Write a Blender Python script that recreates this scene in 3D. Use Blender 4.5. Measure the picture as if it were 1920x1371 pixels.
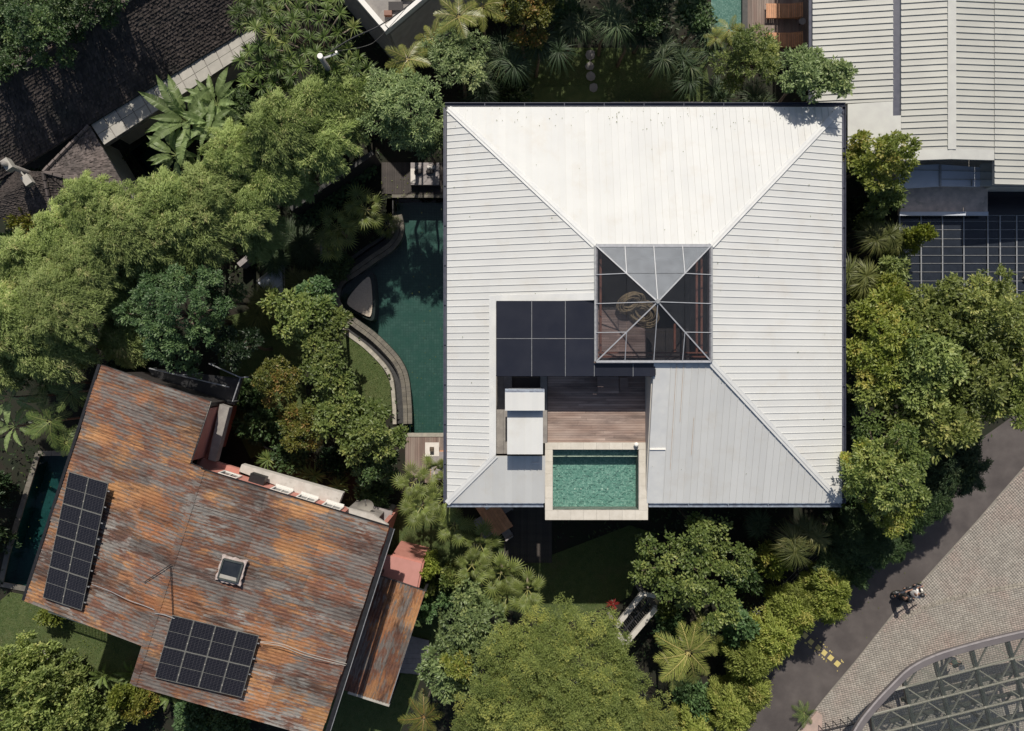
import bpy, math, random
import numpy as np
from mathutils import Vector, Matrix

# ------------------------------------------------------------------ camera, light, exposure
for o in list(bpy.data.objects): bpy.data.objects.remove(o)
SC = bpy.context.scene
C = SC.collection
H = 45.0                      # drone height above the ground
LENS = 28.0
F = 1920 * LENS / 36.0
cd = bpy.data.cameras.new('camera'); cam = bpy.data.objects.new('camera', cd); C.objects.link(cam)
cam.location = (0, 0, H); cam.rotation_euler = (0, 0, 0)
cd.lens = LENS; cd.sensor_width = 36; cd.sensor_fit = 'HORIZONTAL'; cd.clip_end = 1000; cd.clip_start = 0.5
SC.camera = cam
SUN_EL = 49.0
w = bpy.data.worlds.new('World'); SC.world = w; w.use_nodes = True
nt = w.node_tree; nt.nodes.clear()
sky = nt.nodes.new('ShaderNodeTexSky'); sky.sky_type = 'NISHITA'; sky.sun_disc = False
sky.sun_elevation = math.radians(SUN_EL); sky.sun_rotation = 0.0
sky.altitude = 100; sky.air_density = 1.0; sky.dust_density = 2.0; sky.ozone_density = 1.0
bg = nt.nodes.new('ShaderNodeBackground'); bg.inputs[1].default_value = 0.072
ow = nt.nodes.new('ShaderNodeOutputWorld')
nt.links.new(sky.outputs[0], bg.inputs[0]); nt.links.new(bg.outputs[0], ow.inputs[0])
sl = bpy.data.lights.new('sun', 'SUN'); sl.energy = 4.25; sl.angle = math.radians(0.55); sl.color = (1.0, 0.93, 0.82)
so = bpy.data.objects.new('sun', sl); C.objects.link(so); so.location = (0, 30, 60)
so.rotation_euler = (math.radians(-(90 - SUN_EL)), 0, 0)
SC.view_settings.view_transform = 'Standard'; SC.view_settings.look = 'None'
SC.view_settings.exposure = 0.0; SC.view_settings.gamma = 1.0; SC.view_settings.use_curve_mapping = False
try:
    SC.cycles.max_bounces = 8; SC.cycles.transparent_max_bounces = 12; SC.cycles.transmission_bounces = 6
    SC.cycles.diffuse_bounces = 3; SC.cycles.glossy_bounces = 3; SC.cycles.use_denoising = True
except Exception: pass

# ------------------------------------------------------------------ helpers
R = random.Random(7)
NR = np.random.RandomState(11)
def XY(px, py, z=0.0):
    s = (H - z) / F
    return ((px - 960) * s, (685.5 - py) * s)
def P(px, py, z=0.0):
    x, y = XY(px, py, z); return Vector((x, y, z))
def PL(pts, z): return [XY(a, b, z) for a, b in pts]

def tag(o, label=None, cat=None, group=None, kind=None):
    if label: o['label'] = label
    if cat: o['category'] = cat
    if group: o['group'] = group
    if kind: o['kind'] = kind
    return o
def thing(name, label, cat, loc=(0, 0, 0), rz=0.0, group=None):
    o = bpy.data.objects.new(name, None); C.objects.link(o)
    o.location = loc; o.rotation_euler = (0, 0, rz); o.empty_display_size = 0.3
    return tag(o, label, cat, group)
def child(name, mesh, parent, loc=(0, 0, 0), rot=(0, 0, 0), sc=(1, 1, 1)):
    o = bpy.data.objects.new(name, mesh); C.objects.link(o); o.parent = parent
    o.location = loc; o.rotation_euler = rot; o.scale = sc
    return o
def copy_tree(o, parent=None):
    c = o.copy(); C.objects.link(c); c.parent = parent
    for ch in list(o.children): copy_tree(ch, c)
    return c
def wl(o):
    v = Vector((0, 0, 0))
    while o is not None:
        v += Vector(o.location); o = o.parent
    return v

class MB:
    def __init__(s): s.v = []; s.f = []
    def add(s, vs, fs):
        n = len(s.v); s.v += [tuple(q) for q in vs]; s.f += [tuple(i + n for i in f) for f in fs]; return s
    def box(s, x0, x1, y0, y1, z0, z1):
        if x1 < x0: x0, x1 = x1, x0
        if y1 < y0: y0, y1 = y1, y0
        if z1 < z0: z0, z1 = z1, z0
        return s.add([(x0, y0, z0), (x1, y0, z0), (x1, y1, z0), (x0, y1, z0), (x0, y0, z1), (x1, y0, z1), (x1, y1, z1), (x0, y1, z1)],
                     [(3, 2, 1, 0), (4, 5, 6, 7), (0, 1, 5, 4), (1, 2, 6, 5), (2, 3, 7, 6), (3, 0, 4, 7)])
    def bar(s, a, b, w, h, up=(0, 0, 1)):
        a = Vector(a); b = Vector(b); d = (b - a).normalized(); u = Vector(up)
        if abs(d.dot(u)) > .98: u = Vector((1, 0, 0))
        r = d.cross(u).normalized(); u = r.cross(d).normalized()
        q = []
        for p in (a, b):
            for sx, sy in ((-1, -1), (1, -1), (1, 1), (-1, 1)):
                q.append(p + r * (sx * w / 2) + u * (sy * h / 2))
        return s.add(q, [(3, 2, 1, 0), (4, 5, 6, 7), (0, 1, 5, 4), (1, 2, 6, 5), (2, 3, 7, 6), (3, 0, 4, 7)])
    def slab(s, top, th):
        """top: 3D points counter-clockwise from above; thickness goes straight down"""
        n = len(top); a = 0
        for i in range(n):
            p, q = top[i], top[(i + 1) % n]; a += p[0] * q[1] - q[0] * p[1]
        if a < 0: top = list(reversed(top))
        vs = [tuple(p) for p in top] + [(p[0], p[1], p[2] - th) for p in top]
        fs = [tuple(range(n)), tuple(range(2 * n - 1, n - 1, -1))]
        for i in range(n):
            j = (i + 1) % n; fs.append((i, n + i, n + j, j))
        return s.add(vs, fs)
    def prism(s, poly, z0, z1): return s.slab([(p[0], p[1], z1) for p in poly], z1 - z0)
    def sheet(s, poly, z):
        a = sum(poly[i][0] * poly[(i + 1) % len(poly)][1] - poly[(i + 1) % len(poly)][0] * poly[i][1] for i in range(len(poly)))
        if a < 0: poly = list(reversed(poly))
        return s.add([(p[0], p[1], z) for p in poly], [tuple(range(len(poly)))])
    def tube(s, pts, r, n=6, cap=True):
        pts = [Vector(p) for p in pts]; rs = r if isinstance(r, (list, tuple)) else [r] * len(pts)
        base = len(s.v); prev = None
        for i, p in enumerate(pts):
            d = (pts[min(i + 1, len(pts) - 1)] - pts[max(i - 1, 0)]).normalized()
            if prev is None:
                u = Vector((0, 0, 1)) if abs(d.z) < .9 else Vector((1, 0, 0))
            else: u = prev
            a = d.cross(u).normalized(); u = a.cross(d).normalized(); prev = u
            for k in range(n):
                t = 2 * math.pi * k / n
                s.v.append(tuple(p + a * (math.cos(t) * rs[i]) + u * (math.sin(t) * rs[i])))
        for i in range(len(pts) - 1):
            for k in range(n):
                k2 = (k + 1) % n
                s.f.append((base + i * n + k, base + i * n + k2, base + (i + 1) * n + k2, base + (i + 1) * n + k))
        if cap:
            s.f.append(tuple(base + k for k in range(n - 1, -1, -1)))
            s.f.append(tuple(base + (len(pts) - 1) * n + k for k in range(n)))
        return s
    def cyl(s, c, r, z0, z1, n=16, r2=None):
        r2 = r if r2 is None else r2
        return s.tube([(c[0], c[1], z0), (c[0], c[1], z1)], [r, r2], n)
    def ball(s, c, rx, ry=None, rz=None, n=10, m=7, M=None):
        ry = rx if ry is None else ry; rz = rx if rz is None else rz
        vs = [(0, 0, -1)]
        for j in range(1, m):
            t = -math.pi / 2 + math.pi * j / m
            for k in range(n):
                a = 2 * math.pi * k / n; vs.append((math.cos(t) * math.cos(a), math.cos(t) * math.sin(a), math.sin(t)))
        vs.append((0, 0, 1)); L = len(vs) - 1
        out = []
        for v in vs:
            q = Vector((v[0] * rx, v[1] * ry, v[2] * rz))
            if M: q = M @ q
            out.append(q + Vector(c))
        fs = [(0, 1 + (k + 1) % n, 1 + k) for k in range(n)]
        for j in range(m - 2):
            for k in range(n):
                k2 = (k + 1) % n; fs.append((1 + j * n + k, 1 + j * n + k2, 1 + (j + 1) * n + k2, 1 + (j + 1) * n + k))
        fs += [(L, 1 + (m - 2) * n + k, 1 + (m - 2) * n + (k + 1) % n) for k in range(n)]
        return s.add(out, fs)
    def mesh(s, name, mat, smooth=False, off=None):
        me = bpy.data.meshes.new(name)
        v = s.v
        if off is not None: v = [(a - off[0], b - off[1], c - off[2]) for a, b, c in v]
        me.from_pydata(v, [], s.f); me.materials.append(mat)
        if smooth:
            me.polygons.foreach_set('use_smooth', [True] * len(me.polygons))
        me.update()
        return me
    def build(s, name, mat, parent=None, smooth=False):
        off = wl(parent) if parent is not None else Vector((0, 0, 0))
        if parent is None and s.v:
            off = Vector((sum(q[0] for q in s.v) / len(s.v), sum(q[1] for q in s.v) / len(s.v), min(q[2] for q in s.v)))
        me = s.mesh(name, mat, smooth, off)
        o = bpy.data.objects.new(name, me); C.objects.link(o)
        if parent is not None: o.parent = parent
        else: o.location = off
        return o

def clip(poly, n, d):
    out = []
    m = len(poly)
    for i in range(m):
        p, q = poly[i], poly[(i + 1) % m]
        a = p[0] * n[0] + p[1] * n[1] - d; b = q[0] * n[0] + q[1] * n[1] - d
        if a <= 0: out.append(p)
        if (a < 0 < b) or (b < 0 < a):
            t = a / (a - b); out.append((p[0] + (q[0] - p[0]) * t, p[1] + (q[1] - p[1]) * t))
    res = []
    for p in out:
        if not res or math.hypot(p[0] - res[-1][0], p[1] - res[-1][1]) > 1e-4: res.append(p)
    if len(res) > 1 and math.hypot(res[0][0] - res[-1][0], res[0][1] - res[-1][1]) < 1e-4: res.pop()
    return res
def area(poly):
    return abs(sum(poly[i][0] * poly[(i + 1) % len(poly)][1] - poly[(i + 1) % len(poly)][0] * poly[i][1] for i in range(len(poly)))) / 2 if len(poly) > 2 else 0
def inpoly(x, y, poly):
    c = False; j = len(poly) - 1
    for i in range(len(poly)):
        xi, yi = poly[i]; xj, yj = poly[j]
        if (yi > y) != (yj > y) and x < (xj - xi) * (y - yi) / (yj - yi) + xi: c = not c
        j = i
    return c
def inpoly_np(x, y, poly):
    c = np.zeros(len(x), bool); j = len(poly) - 1
    for i in range(len(poly)):
        xi, yi = poly[i]; xj, yj = poly[j]
        if yi != yj:
            m = ((yi > y) != (yj > y)) & (x < (xj - xi) * (y - yi) / (yj - yi) + xi)
            c ^= m
        j = i
    return c
def smooth_path(pts, n=6, closed=False):
    out = []; m = len(pts)
    rng = range(m) if closed else range(m - 1)
    for i in rng:
        g = lambda k: pts[k % m] if closed else pts[max(0, min(m - 1, k))]
        p0, p1, p2, p3 = g(i - 1), g(i), g(i + 1), g(i + 2)
        for k in range(n):
            t = k / n
            out.append(tuple(0.5 * ((2 * p1[c]) + (-p0[c] + p2[c]) * t + (2 * p0[c] - 5 * p1[c] + 4 * p2[c] - p3[c]) * t * t + (-p0[c] + 3 * p1[c] - 3 * p2[c] + p3[c]) * t ** 3) for c in range(len(p1))))
    if not closed: out.append(tuple(pts[-1]))
    return out
def offset_path(pts, d):
    out = []
    for i, p in enumerate(pts):
        a = pts[max(i - 1, 0)]; b = pts[min(i + 1, len(pts) - 1)]
        dx, dy = b[0] - a[0], b[1] - a[1]; l = math.hypot(dx, dy) or 1
        out.append((p[0] - dy / l * d, p[1] + dx / l * d))
    return out
def ribbon(mb, pts, w0, w1, z0, z1):
    """solid band following a path between offsets w0 and w1"""
    A = offset_path(pts, w0); B = offset_path(pts, w1)
    for i in range(len(pts) - 1):
        mb.prism([A[i], A[i + 1], B[i + 1], B[i]], z0, z1)
    return mb

# ------------------------------------------------------------------ materials
def nodes(name):
    m = bpy.data.materials.new(name); m.use_nodes = True
    t = m.node_tree; t.nodes.clear()
    return m, t, t.nodes.new, t.links.new
def col(c): return (c[0], c[1], c[2], 1)
def mat(name, c1, c2=None, scale=3.0, rough=.6, bump=0.0, bscale=25.0, orand=0.0, irand=0.0, metal=0.0, spec=.5,
        detail=5, stretch=(1, 1, 1), rz=0.0, lo=.35, hi=.65, c3=None, s3=.7, lo3=.55, hi3=.75, coat=0.0):
    m, t, N, L = nodes(name)
    out = N('ShaderNodeOutputMaterial'); b = N('ShaderNodeBsdfPrincipled')
    b.inputs['Roughness'].default_value = rough; b.inputs['Metallic'].default_value = metal
    b.inputs['Specular IOR Level'].default_value = spec; b.inputs['Coat Weight'].default_value = coat
    tc = N('ShaderNodeTexCoord'); mp = N('ShaderNodeMapping')
    mp.inputs['Rotation'].default_value = (0, 0, rz)
    mp.vector_type = 'TEXTURE'
    mp.inputs['Scale'].default_value = stretch
    L(tc.outputs['Object'], mp.inputs[0])
    cur = None
    if c2 is not None:
        n = N('ShaderNodeTexNoise'); n.inputs['Scale'].default_value = scale; n.inputs['Detail'].default_value = detail
        L(mp.outputs[0], n.inputs['Vector'])
        r = N('ShaderNodeMapRange'); r.inputs[1].default_value = lo; r.inputs[2].default_value = hi
        L(n.outputs['Fac'], r.inputs[0])
        mx = N('ShaderNodeMix'); mx.data_type = 'RGBA'; mx.inputs[6].default_value = col(c1); mx.inputs[7].default_value = col(c2)
        L(r.outputs[0], mx.inputs[0]); cur = mx.outputs[2]
        if c3 is not None:
            n = N('ShaderNodeTexNoise'); n.inputs['Scale'].default_value = s3; n.inputs['Detail'].default_value = detail + 2
            n.inputs['Roughness'].default_value = .65
            L(mp.outputs[0], n.inputs['Vector'])
            r = N('ShaderNodeMapRange'); r.inputs[1].default_value = lo3; r.inputs[2].default_value = hi3
            L(n.outputs['Fac'], r.inputs[0])
            mx = N('ShaderNodeMix'); mx.data_type = 'RGBA'; mx.inputs[7].default_value = col(c3)
            L(r.outputs[0], mx.inputs[0]); L(cur, mx.inputs[6]); cur = mx.outputs[2]
    if orand or irand:
        hv = N('ShaderNodeHueSaturation')
        if cur is None: hv.inputs['Color'].default_value = col(c1)
        else: L(cur, hv.inputs['Color'])
        if orand: src = N('ShaderNodeObjectInfo').outputs['Random']; amp = orand
        else: src = N('ShaderNodeNewGeometry').outputs['Random Per Island']; amp = irand
        r = N('ShaderNodeMapRange'); r.inputs[3].default_value = 1 - amp; r.inputs[4].default_value = 1 + amp
        L(src, r.inputs[0]); L(r.outputs[0], hv.inputs['Value']); cur = hv.outputs[0]
    if cur is None: b.inputs['Base Color'].default_value = col(c1)
    else: L(cur, b.inputs['Base Color'])
    if bump:
        n = N('ShaderNodeTexNoise'); n.inputs['Scale'].default_value = bscale; n.inputs['Detail'].default_value = 4
        L(mp.outputs[0], n.inputs['Vector'])
        bp = N('ShaderNodeBump'); bp.inputs['Strength'].default_value = bump; bp.inputs['Distance'].default_value = .02
        L(n.outputs['Fac'], bp.inputs['Height']); L(bp.outputs[0], b.inputs['Normal'])
    L(b.outputs[0], out.inputs[0])
    return m
def leafmat(name, ca, cb, cc=None, trans=.3, rough=.45, island=.25, spec=.4):
    m, t, N, L = nodes(name)
    out = N('ShaderNodeOutputMaterial'); b = N('ShaderNodeBsdfPrincipled'); tr = N('ShaderNodeBsdfTranslucent')
    at = N('ShaderNodeAttribute'); at.attribute_name = 'tint'
    rp = N('ShaderNodeValToRGB'); cr = rp.color_ramp
    cr.elements[0].color = col(ca); cr.elements[1].color = col(cb)
    cr.elements[0].position = 0.1; cr.elements[1].position = .8
    if cc is not None:
        e = cr.elements.new(.97); e.color = col(cc)
    L(at.outputs['Fac'], rp.inputs[0])
    hv = N('ShaderNodeHueSaturation'); oi = N('ShaderNodeObjectInfo')
    r = N('ShaderNodeMapRange'); r.inputs[3].default_value = 1 - island; r.inputs[4].default_value = 1 + island
    L(oi.outputs['Random'], r.inputs[0]); L(r.outputs[0], hv.inputs['Value']); L(rp.outputs[0], hv.inputs['Color'])
    L(hv.outputs[0], b.inputs['Base Color'])
    b.inputs['Roughness'].default_value = rough; b.inputs['Specular IOR Level'].default_value = spec
    g = N('ShaderNodeHueSaturation'); g.inputs['Saturation'].default_value = 1.15; g.inputs['Value'].default_value = 1.3
    L(hv.outputs[0], g.inputs['Color']); L(g.outputs[0], tr.inputs['Color'])
    mx = N('ShaderNodeMixShader'); mx.inputs[0].default_value = trans
    L(b.outputs[0], mx.inputs[1]); L(tr.outputs[0], mx.inputs[2]); L(mx.outputs[0], out.inputs[0])
    return m
def clear(name, tint, gloss=.0, rough=.05, ior=1.45, bump=0.0, bscale=6.0, dist=.05, dusty=0.0, dust=(.5, .5, .5), transparent=1.0):
    """thin clear sheet: tinted see-through + fresnel reflection (+ a film for dust and painted glare)"""
    m, t, N, L = nodes(name)
    out = N('ShaderNodeOutputMaterial'); tp = N('ShaderNodeBsdfTransparent'); gl = N('ShaderNodeBsdfGlossy')
    tp.inputs[0].default_value = col(tint); gl.inputs['Roughness'].default_value = rough
    fr = N('ShaderNodeFresnel'); fr.inputs[0].default_value = ior
    mx = N('ShaderNodeMixShader')
    ad = N('ShaderNodeMath'); ad.operation = 'ADD'; ad.inputs[1].default_value = gloss; ad.use_clamp = True
    L(fr.outputs[0], ad.inputs[0]); L(ad.outputs[0], mx.inputs[0])
    first = tp.outputs[0]
    if dusty:
        df = N('ShaderNodeBsdfDiffuse'); tc = N('ShaderNodeTexCoord'); n = N('ShaderNodeTexNoise'); n.inputs['Scale'].default_value = 2.5
        n.inputs['Detail'].default_value = 6
        L(tc.outputs['Object'], n.inputs['Vector'])
        df.inputs[0].default_value = col(dust)
        r = N('ShaderNodeMapRange'); r.inputs[3].default_value = dusty * .6; r.inputs[4].default_value = min(1, dusty * 1.4)
        L(n.outputs['Fac'], r.inputs[0])
        m2 = N('ShaderNodeMixShader'); L(r.outputs[0], m2.inputs[0]); L(tp.outputs[0], m2.inputs[1]); L(df.outputs[0], m2.inputs[2]); first = m2.outputs[0]
    L(first, mx.inputs[1]); L(gl.outputs[0], mx.inputs[2])
    if bump:
        tc = N('ShaderNodeTexCoord'); n = N('ShaderNodeTexNoise'); n.inputs['Scale'].default_value = bscale; n.inputs['Detail'].default_value = 3
        n.inputs['Distortion'].default_value = .6
        L(tc.outputs['Object'], n.inputs['Vector'])
        bp = N('ShaderNodeBump'); bp.inputs['Strength'].default_value = bump; bp.inputs['Distance'].default_value = dist
        L(n.outputs['Fac'], bp.inputs['Height']); L(bp.outputs[0], gl.inputs['Normal']); L(bp.outputs[0], fr.inputs['Normal'])
    L(mx.outputs[0], out.inputs[0])
    return m
def tilemat(name, c1, c2, mortar, sx, sy, rough=.4, rz=0.0, mort=.02, bump=.3, c3=None, offset=0.0, noise=None):
    m, t, N, L = nodes(name)
    out = N('ShaderNodeOutputMaterial'); b = N('ShaderNodeBsdfPrincipled'); b.inputs['Roughness'].default_value = rough
    tc = N('ShaderNodeTexCoord'); mp = N('ShaderNodeMapping'); mp.inputs['Rotation'].default_value = (0, 0, rz)
    L(tc.outputs['Object'], mp.inputs[0])
    br = N('ShaderNodeTexBrick'); br.offset = offset; br.inputs['Scale'].default_value = 1.0
    br.inputs['Color1'].default_value = col(c1); br.inputs['Color2'].default_value = col(c2); br.inputs['Mortar'].default_value = col(mortar)
    br.inputs['Mortar Size'].default_value = mort; br.inputs['Brick Width'].default_value = sx; br.inputs['Row Height'].default_value = sy
    br.inputs['Mortar Smooth'].default_value = .1
    L(mp.outputs[0], br.inputs[0]); cur = br.outputs[0]
    if c3 is not None:
        n = N('ShaderNodeTexNoise'); n.inputs['Scale'].default_value = noise or 1.0; n.inputs['Detail'].default_value = 6
        L(tc.outputs['Object'], n.inputs['Vector'])
        r = N('ShaderNodeMapRange'); r.inputs[1].default_value = .4; r.inputs[2].default_value = .65; r.inputs[4].default_value = .8
        L(n.outputs['Fac'], r.inputs[0])
        mx = N('ShaderNodeMix'); mx.data_type = 'RGBA'; mx.inputs[7].default_value = col(c3)
        L(r.outputs[0], mx.inputs[0]); L(cur, mx.inputs[6]); cur = mx.outputs[2]
    L(cur, b.inputs['Base Color'])
    if bump:
        bp = N('ShaderNodeBump'); bp.invert = True; bp.inputs['Strength'].default_value = bump; bp.inputs['Distance'].default_value = .01
        L(br.outputs['Fac'], bp.inputs['Height']); L(bp.outputs[0], b.inputs['Normal'])
    L(b.outputs[0], out.inputs[0])
    return m

M = {}
M['soil'] = mat('soil', (.020, .016, .011), (.012, .018, .008), scale=1.2, rough=.95, bump=.6, bscale=8)
M['lawn'] = mat('lawn', (.055, .085, .022), (.085, .11, .035), scale=2.5, rough=.9, bump=.8, bscale=40, c3=(.10, .10, .04), s3=.5)
M['asphalt'] = mat('asphalt', (.088, .076, .073), (.115, .10, .095), scale=1.3, rough=.9, bump=.6, bscale=60, c3=(.062, .053, .052), s3=.35, lo3=.45, hi3=.7)
M['grout'] = mat('grout', (.21, .195, .17), (.25, .23, .20), scale=4, rough=.95)
M['paver'] = mat('paver', (.345, .32, .285), (.285, .262, .235), scale=1.2, rough=.85, irand=.16, c3=(.33, .25, .22), s3=.35, lo3=.45, hi3=.7)
M['paver_strip'] = mat('paver_strip', (.33, .30, .25), (.26, .235, .20), scale=1.5, rough=.85, irand=.2)
M['white_metal'] = mat('white_metal', (.628, .634, .622), (.595, .602, .595), scale=.6, rough=.62, orand=.03, stretch=(1, 1, 1), spec=.25, c3=(.57, .555, .52), s3=.9, lo3=.52, hi3=.80, bump=.03, bscale=1.5)
M['white_trim'] = mat('white_trim', (.68, .685, .67), (.61, .62, .62), scale=2, rough=.6, c3=(.62, .61, .58), s3=3)
M['grey_metal'] = mat('grey_metal', (.49, .49, .45), (.45, .45, .415), scale=.7, rough=.45, orand=.04)
M['grey_trim'] = mat('grey_trim', (.54, .545, .51), (.49, .49, .465), scale=2, rough=.45)
M['rust_streak'] = mat('rust_streak', (.55, .42, .32), (.62, .55, .48), scale=3, rough=.7)
M['pink_stone'] = mat('pink_stone', (.46, .34, .29), (.38, .29, .25), scale=4, rough=.85)
M['navy'] = mat('navy', (.05, .055, .085), (.075, .08, .11), scale=4, rough=.4)
M['navy_pale'] = mat('navy_pale', (.30, .35, .42), (.18, .20, .25), scale=5, rough=.4)
M['dark_panel'] = mat('dark_panel', (.016, .018, .028), (.022, .024, .034), scale=1, rough=.22, orand=.15)
M['pale_bar'] = mat('pale_bar', (.42, .43, .46), (.35, .36, .38), scale=6, rough=.4)
M['galv'] = mat('galv', (.38, .39, .40), (.28, .29, .30), scale=8, rough=.4, metal=.3)
M['timber_red'] = mat('timber_red', (.16, .055, .03), (.22, .09, .05), scale=3, rough=.5, stretch=(4, 1, 1))
M['teak'] = mat('teak', (.62, .31, .17), (.50, .24, .12), scale=5, rough=.55, orand=.12)
M['deck'] = mat('deck', (.27, .19, .155), (.40, .31, .265), scale=3, rough=.8, orand=.2, stretch=(5, 1, 1), c3=(.17, .125, .11), s3=2.5, lo3=.5, hi3=.7)
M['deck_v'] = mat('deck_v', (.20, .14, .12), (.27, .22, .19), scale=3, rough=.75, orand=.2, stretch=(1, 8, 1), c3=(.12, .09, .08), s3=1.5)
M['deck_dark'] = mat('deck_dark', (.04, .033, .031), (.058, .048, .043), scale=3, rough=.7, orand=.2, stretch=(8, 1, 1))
M['plaster'] = mat('plaster', (.60, .57, .52), (.52, .49, .45), scale=1.5, rough=.8)
M['concrete'] = mat('concrete', (.30, .28, .26), (.21, .195, .185), scale=2, rough=.85, bump=.3, c3=(.36, .34, .31), s3=6)
M['concrete_pale'] = mat('concrete_pale', (.55, .52, .48), (.46, .43, .39), scale=3, rough=.8, bump=.2, c3=(.33, .30, .27), s3=4, lo3=.6, hi3=.8)
M['stone_coping'] = mat('stone_coping', (.62, .58, .51), (.56, .52, .45), scale=4, rough=.7, orand=.05, bump=.1)
M['stone_band'] = mat('stone_band', (.125, .115, .10), (.175, .16, .13), scale=3, rough=.7, irand=.2, bump=.3, orand=.15)
M['dark_stone'] = mat('dark_stone', (.03, .03, .032), (.05, .05, .05), scale=5, rough=.6)
M['kerb'] = mat('kerb', (.42, .39, .33), (.33, .31, .27), scale=5, rough=.85, orand=.1)
M['sand'] = mat('sand', (.60, .53, .45), (.50, .43, .36), scale=12, rough=.95, bump=.5)
M['pink'] = mat('pink', (.52, .235, .19), (.47, .20, .16), scale=2, rough=.8, c3=(.40, .17, .14), s3=4, lo3=.55, hi3=.8)
M['pink_floor'] = mat('pink_floor', (.52, .25, .22), (.48, .23, .20), scale=3, rough=.8)
M['window_white'] = mat('window_white', (.72, .70, .66), rough=.5)
M['dark_glass'] = mat('dark_glass', (.02, .024, .03), (.03, .034, .04), scale=2, rough=.08, spec=.6)
M['black'] = mat('black', (.012, .012, .014), (.02, .02, .022), scale=6, rough=.45)
M['black_metal'] = mat('black_metal', (.03, .03, .033), rough=.35)
M['cloth_grey'] = mat('cloth_grey', (.34, .31, .31), (.27, .25, .25), scale=5, rough=.9)
M['cloth_dark'] = mat('cloth_dark', (.06, .055, .055), rough=.9)
M['sealant'] = mat('sealant', (.55, .48, .45), (.35, .27, .24), scale=9, rough=.9)
M['cloth_white'] = mat('cloth_white', (.74, .70, .66), (.66, .62, .58), scale=6, rough=.9)
M['shingle'] = mat('shingle', (.078, .062, .055), (.042, .034, .031), scale=1.2, rough=.8, irand=.4, c3=(.045, .045, .038), s3=.4)
M['shingle_pale'] = mat('shingle_pale', (.17, .14, .13), (.10, .085, .08), scale=1.5, rough=.85, irand=.4, c3=(.24, .19, .175), s3=.6)
M['slab_tile'] = mat('slab_tile', (.42, .40, .36), (.36, .345, .31), scale=3, rough=.75, orand=.08)
M['bark'] = mat('bark', (.16, .12, .09), (.09, .07, .05), scale=8, rough=.9, bump=.5)
M['bark_pale'] = mat('bark_pale', (.30, .25, .20), (.22, .18, .14), scale=8, rough=.9)
M['wicker'] = mat('wicker', (.42, .33, .19), (.28, .21, .12), scale=8, rough=.8)
M['yellow'] = mat('yellow', (.62, .50, .16), (.54, .45, .20), scale=20, rough=.8)
M['steel_dark'] = mat('steel_dark', (.045, .055, .055), (.07, .08, .075), scale=4, rough=.45)
M['steel'] = mat('steel', (.20, .20, .18), (.14, .14, .13), scale=5, rough=.5)
M['steel_pale'] = mat('steel_pale', (.36, .35, .30), rough=.5)
M['fascia'] = mat('fascia', (.135, .12, .125), (.165, .15, .15), scale=1, rough=.6)
M['ledge_warm'] = mat('ledge_warm', (.80, .66, .57), (.58, .48, .42), scale=3, rough=.9, c3=(.30, .28, .22), s3=2)
M['blue_grey'] = mat('blue_grey', (.62, .66, .74), (.54, .58, .66), scale=1, rough=.5)
M['skin'] = mat('skin', (.33, .19, .135), rough=.6)
M['hair'] = mat('hair', (.015, .012, .010), rough=.5)
M['jeans'] = mat('jeans', (.03, .035, .05), rough=.85)
M['tee_black'] = mat('tee_black', (.02, .02, .02), rough=.9)
M['tee_white'] = mat('tee_white', (.78, .76, .75), rough=.9)
M['tee_green'] = mat('tee_green', (.05, .075, .06), rough=.9)
M['tyre'] = mat('tyre', (.014, .014, .014), rough=.8)
M['purple'] = mat('purple', (.10, .03, .12), rough=.3)
M['lamp_white'] = mat('lamp_white', (.85, .82, .76), rough=.4)
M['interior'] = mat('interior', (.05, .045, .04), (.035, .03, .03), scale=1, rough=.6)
M['pond'] = clear('pond', (.60, .70, .69), ior=1.33, rough=.02, bump=.25, bscale=4, dist=.02)
M['pool_water'] = clear('pool_water', (.80, .92, .89), ior=1.33, rough=.03, bump=.5, bscale=9, dist=.05)
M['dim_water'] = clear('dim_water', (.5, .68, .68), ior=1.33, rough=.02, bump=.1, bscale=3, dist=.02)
M['glass'] = clear('glass', (.86, .85, .87), ior=1.35, rough=.02, dusty=.03, dust=(.45, .47, .5))
M['glass_glare'] = clear('glass_glare', (.88, .90, .92), ior=1.5, rough=.1, dusty=.27, dust=(.44, .48, .53))  # heavier pale film paints sun glare into the north panes alone
M['canopy_glass'] = clear('canopy_glass', (.90, .91, .90), ior=1.4, rough=.05, dusty=.05, dust=(.35, .36, .33))
M['roof_glass'] = clear('roof_glass', (.22, .25, .30), ior=1.5, rough=.05, dusty=.22, dust=(.10, .12, .16))
M['pool_tile'] = tilemat('pool_tile', (.075, .150, .130), (.115, .205, .178), (.06, .122, .106), .15, .15, mort=.010, c3=(.058, .145, .12), noise=1.6)
M['upper_tile'] = tilemat('upper_tile', (.18, .31, .27), (.42, .55, .49), (.14, .26, .23), .085, .085, mort=.004, c3=(.115, .25, .215), noise=15.0)  # fine mottling paints a net of caustic light into the tile colour
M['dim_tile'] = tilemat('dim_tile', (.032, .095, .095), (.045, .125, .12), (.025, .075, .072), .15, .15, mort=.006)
M['cells'] = tilemat('cells', (.010, .010, .014), (.013, .013, .018), (.075, .072, .078), .158, .075, mort=.004, rough=.15, bump=0)

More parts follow.
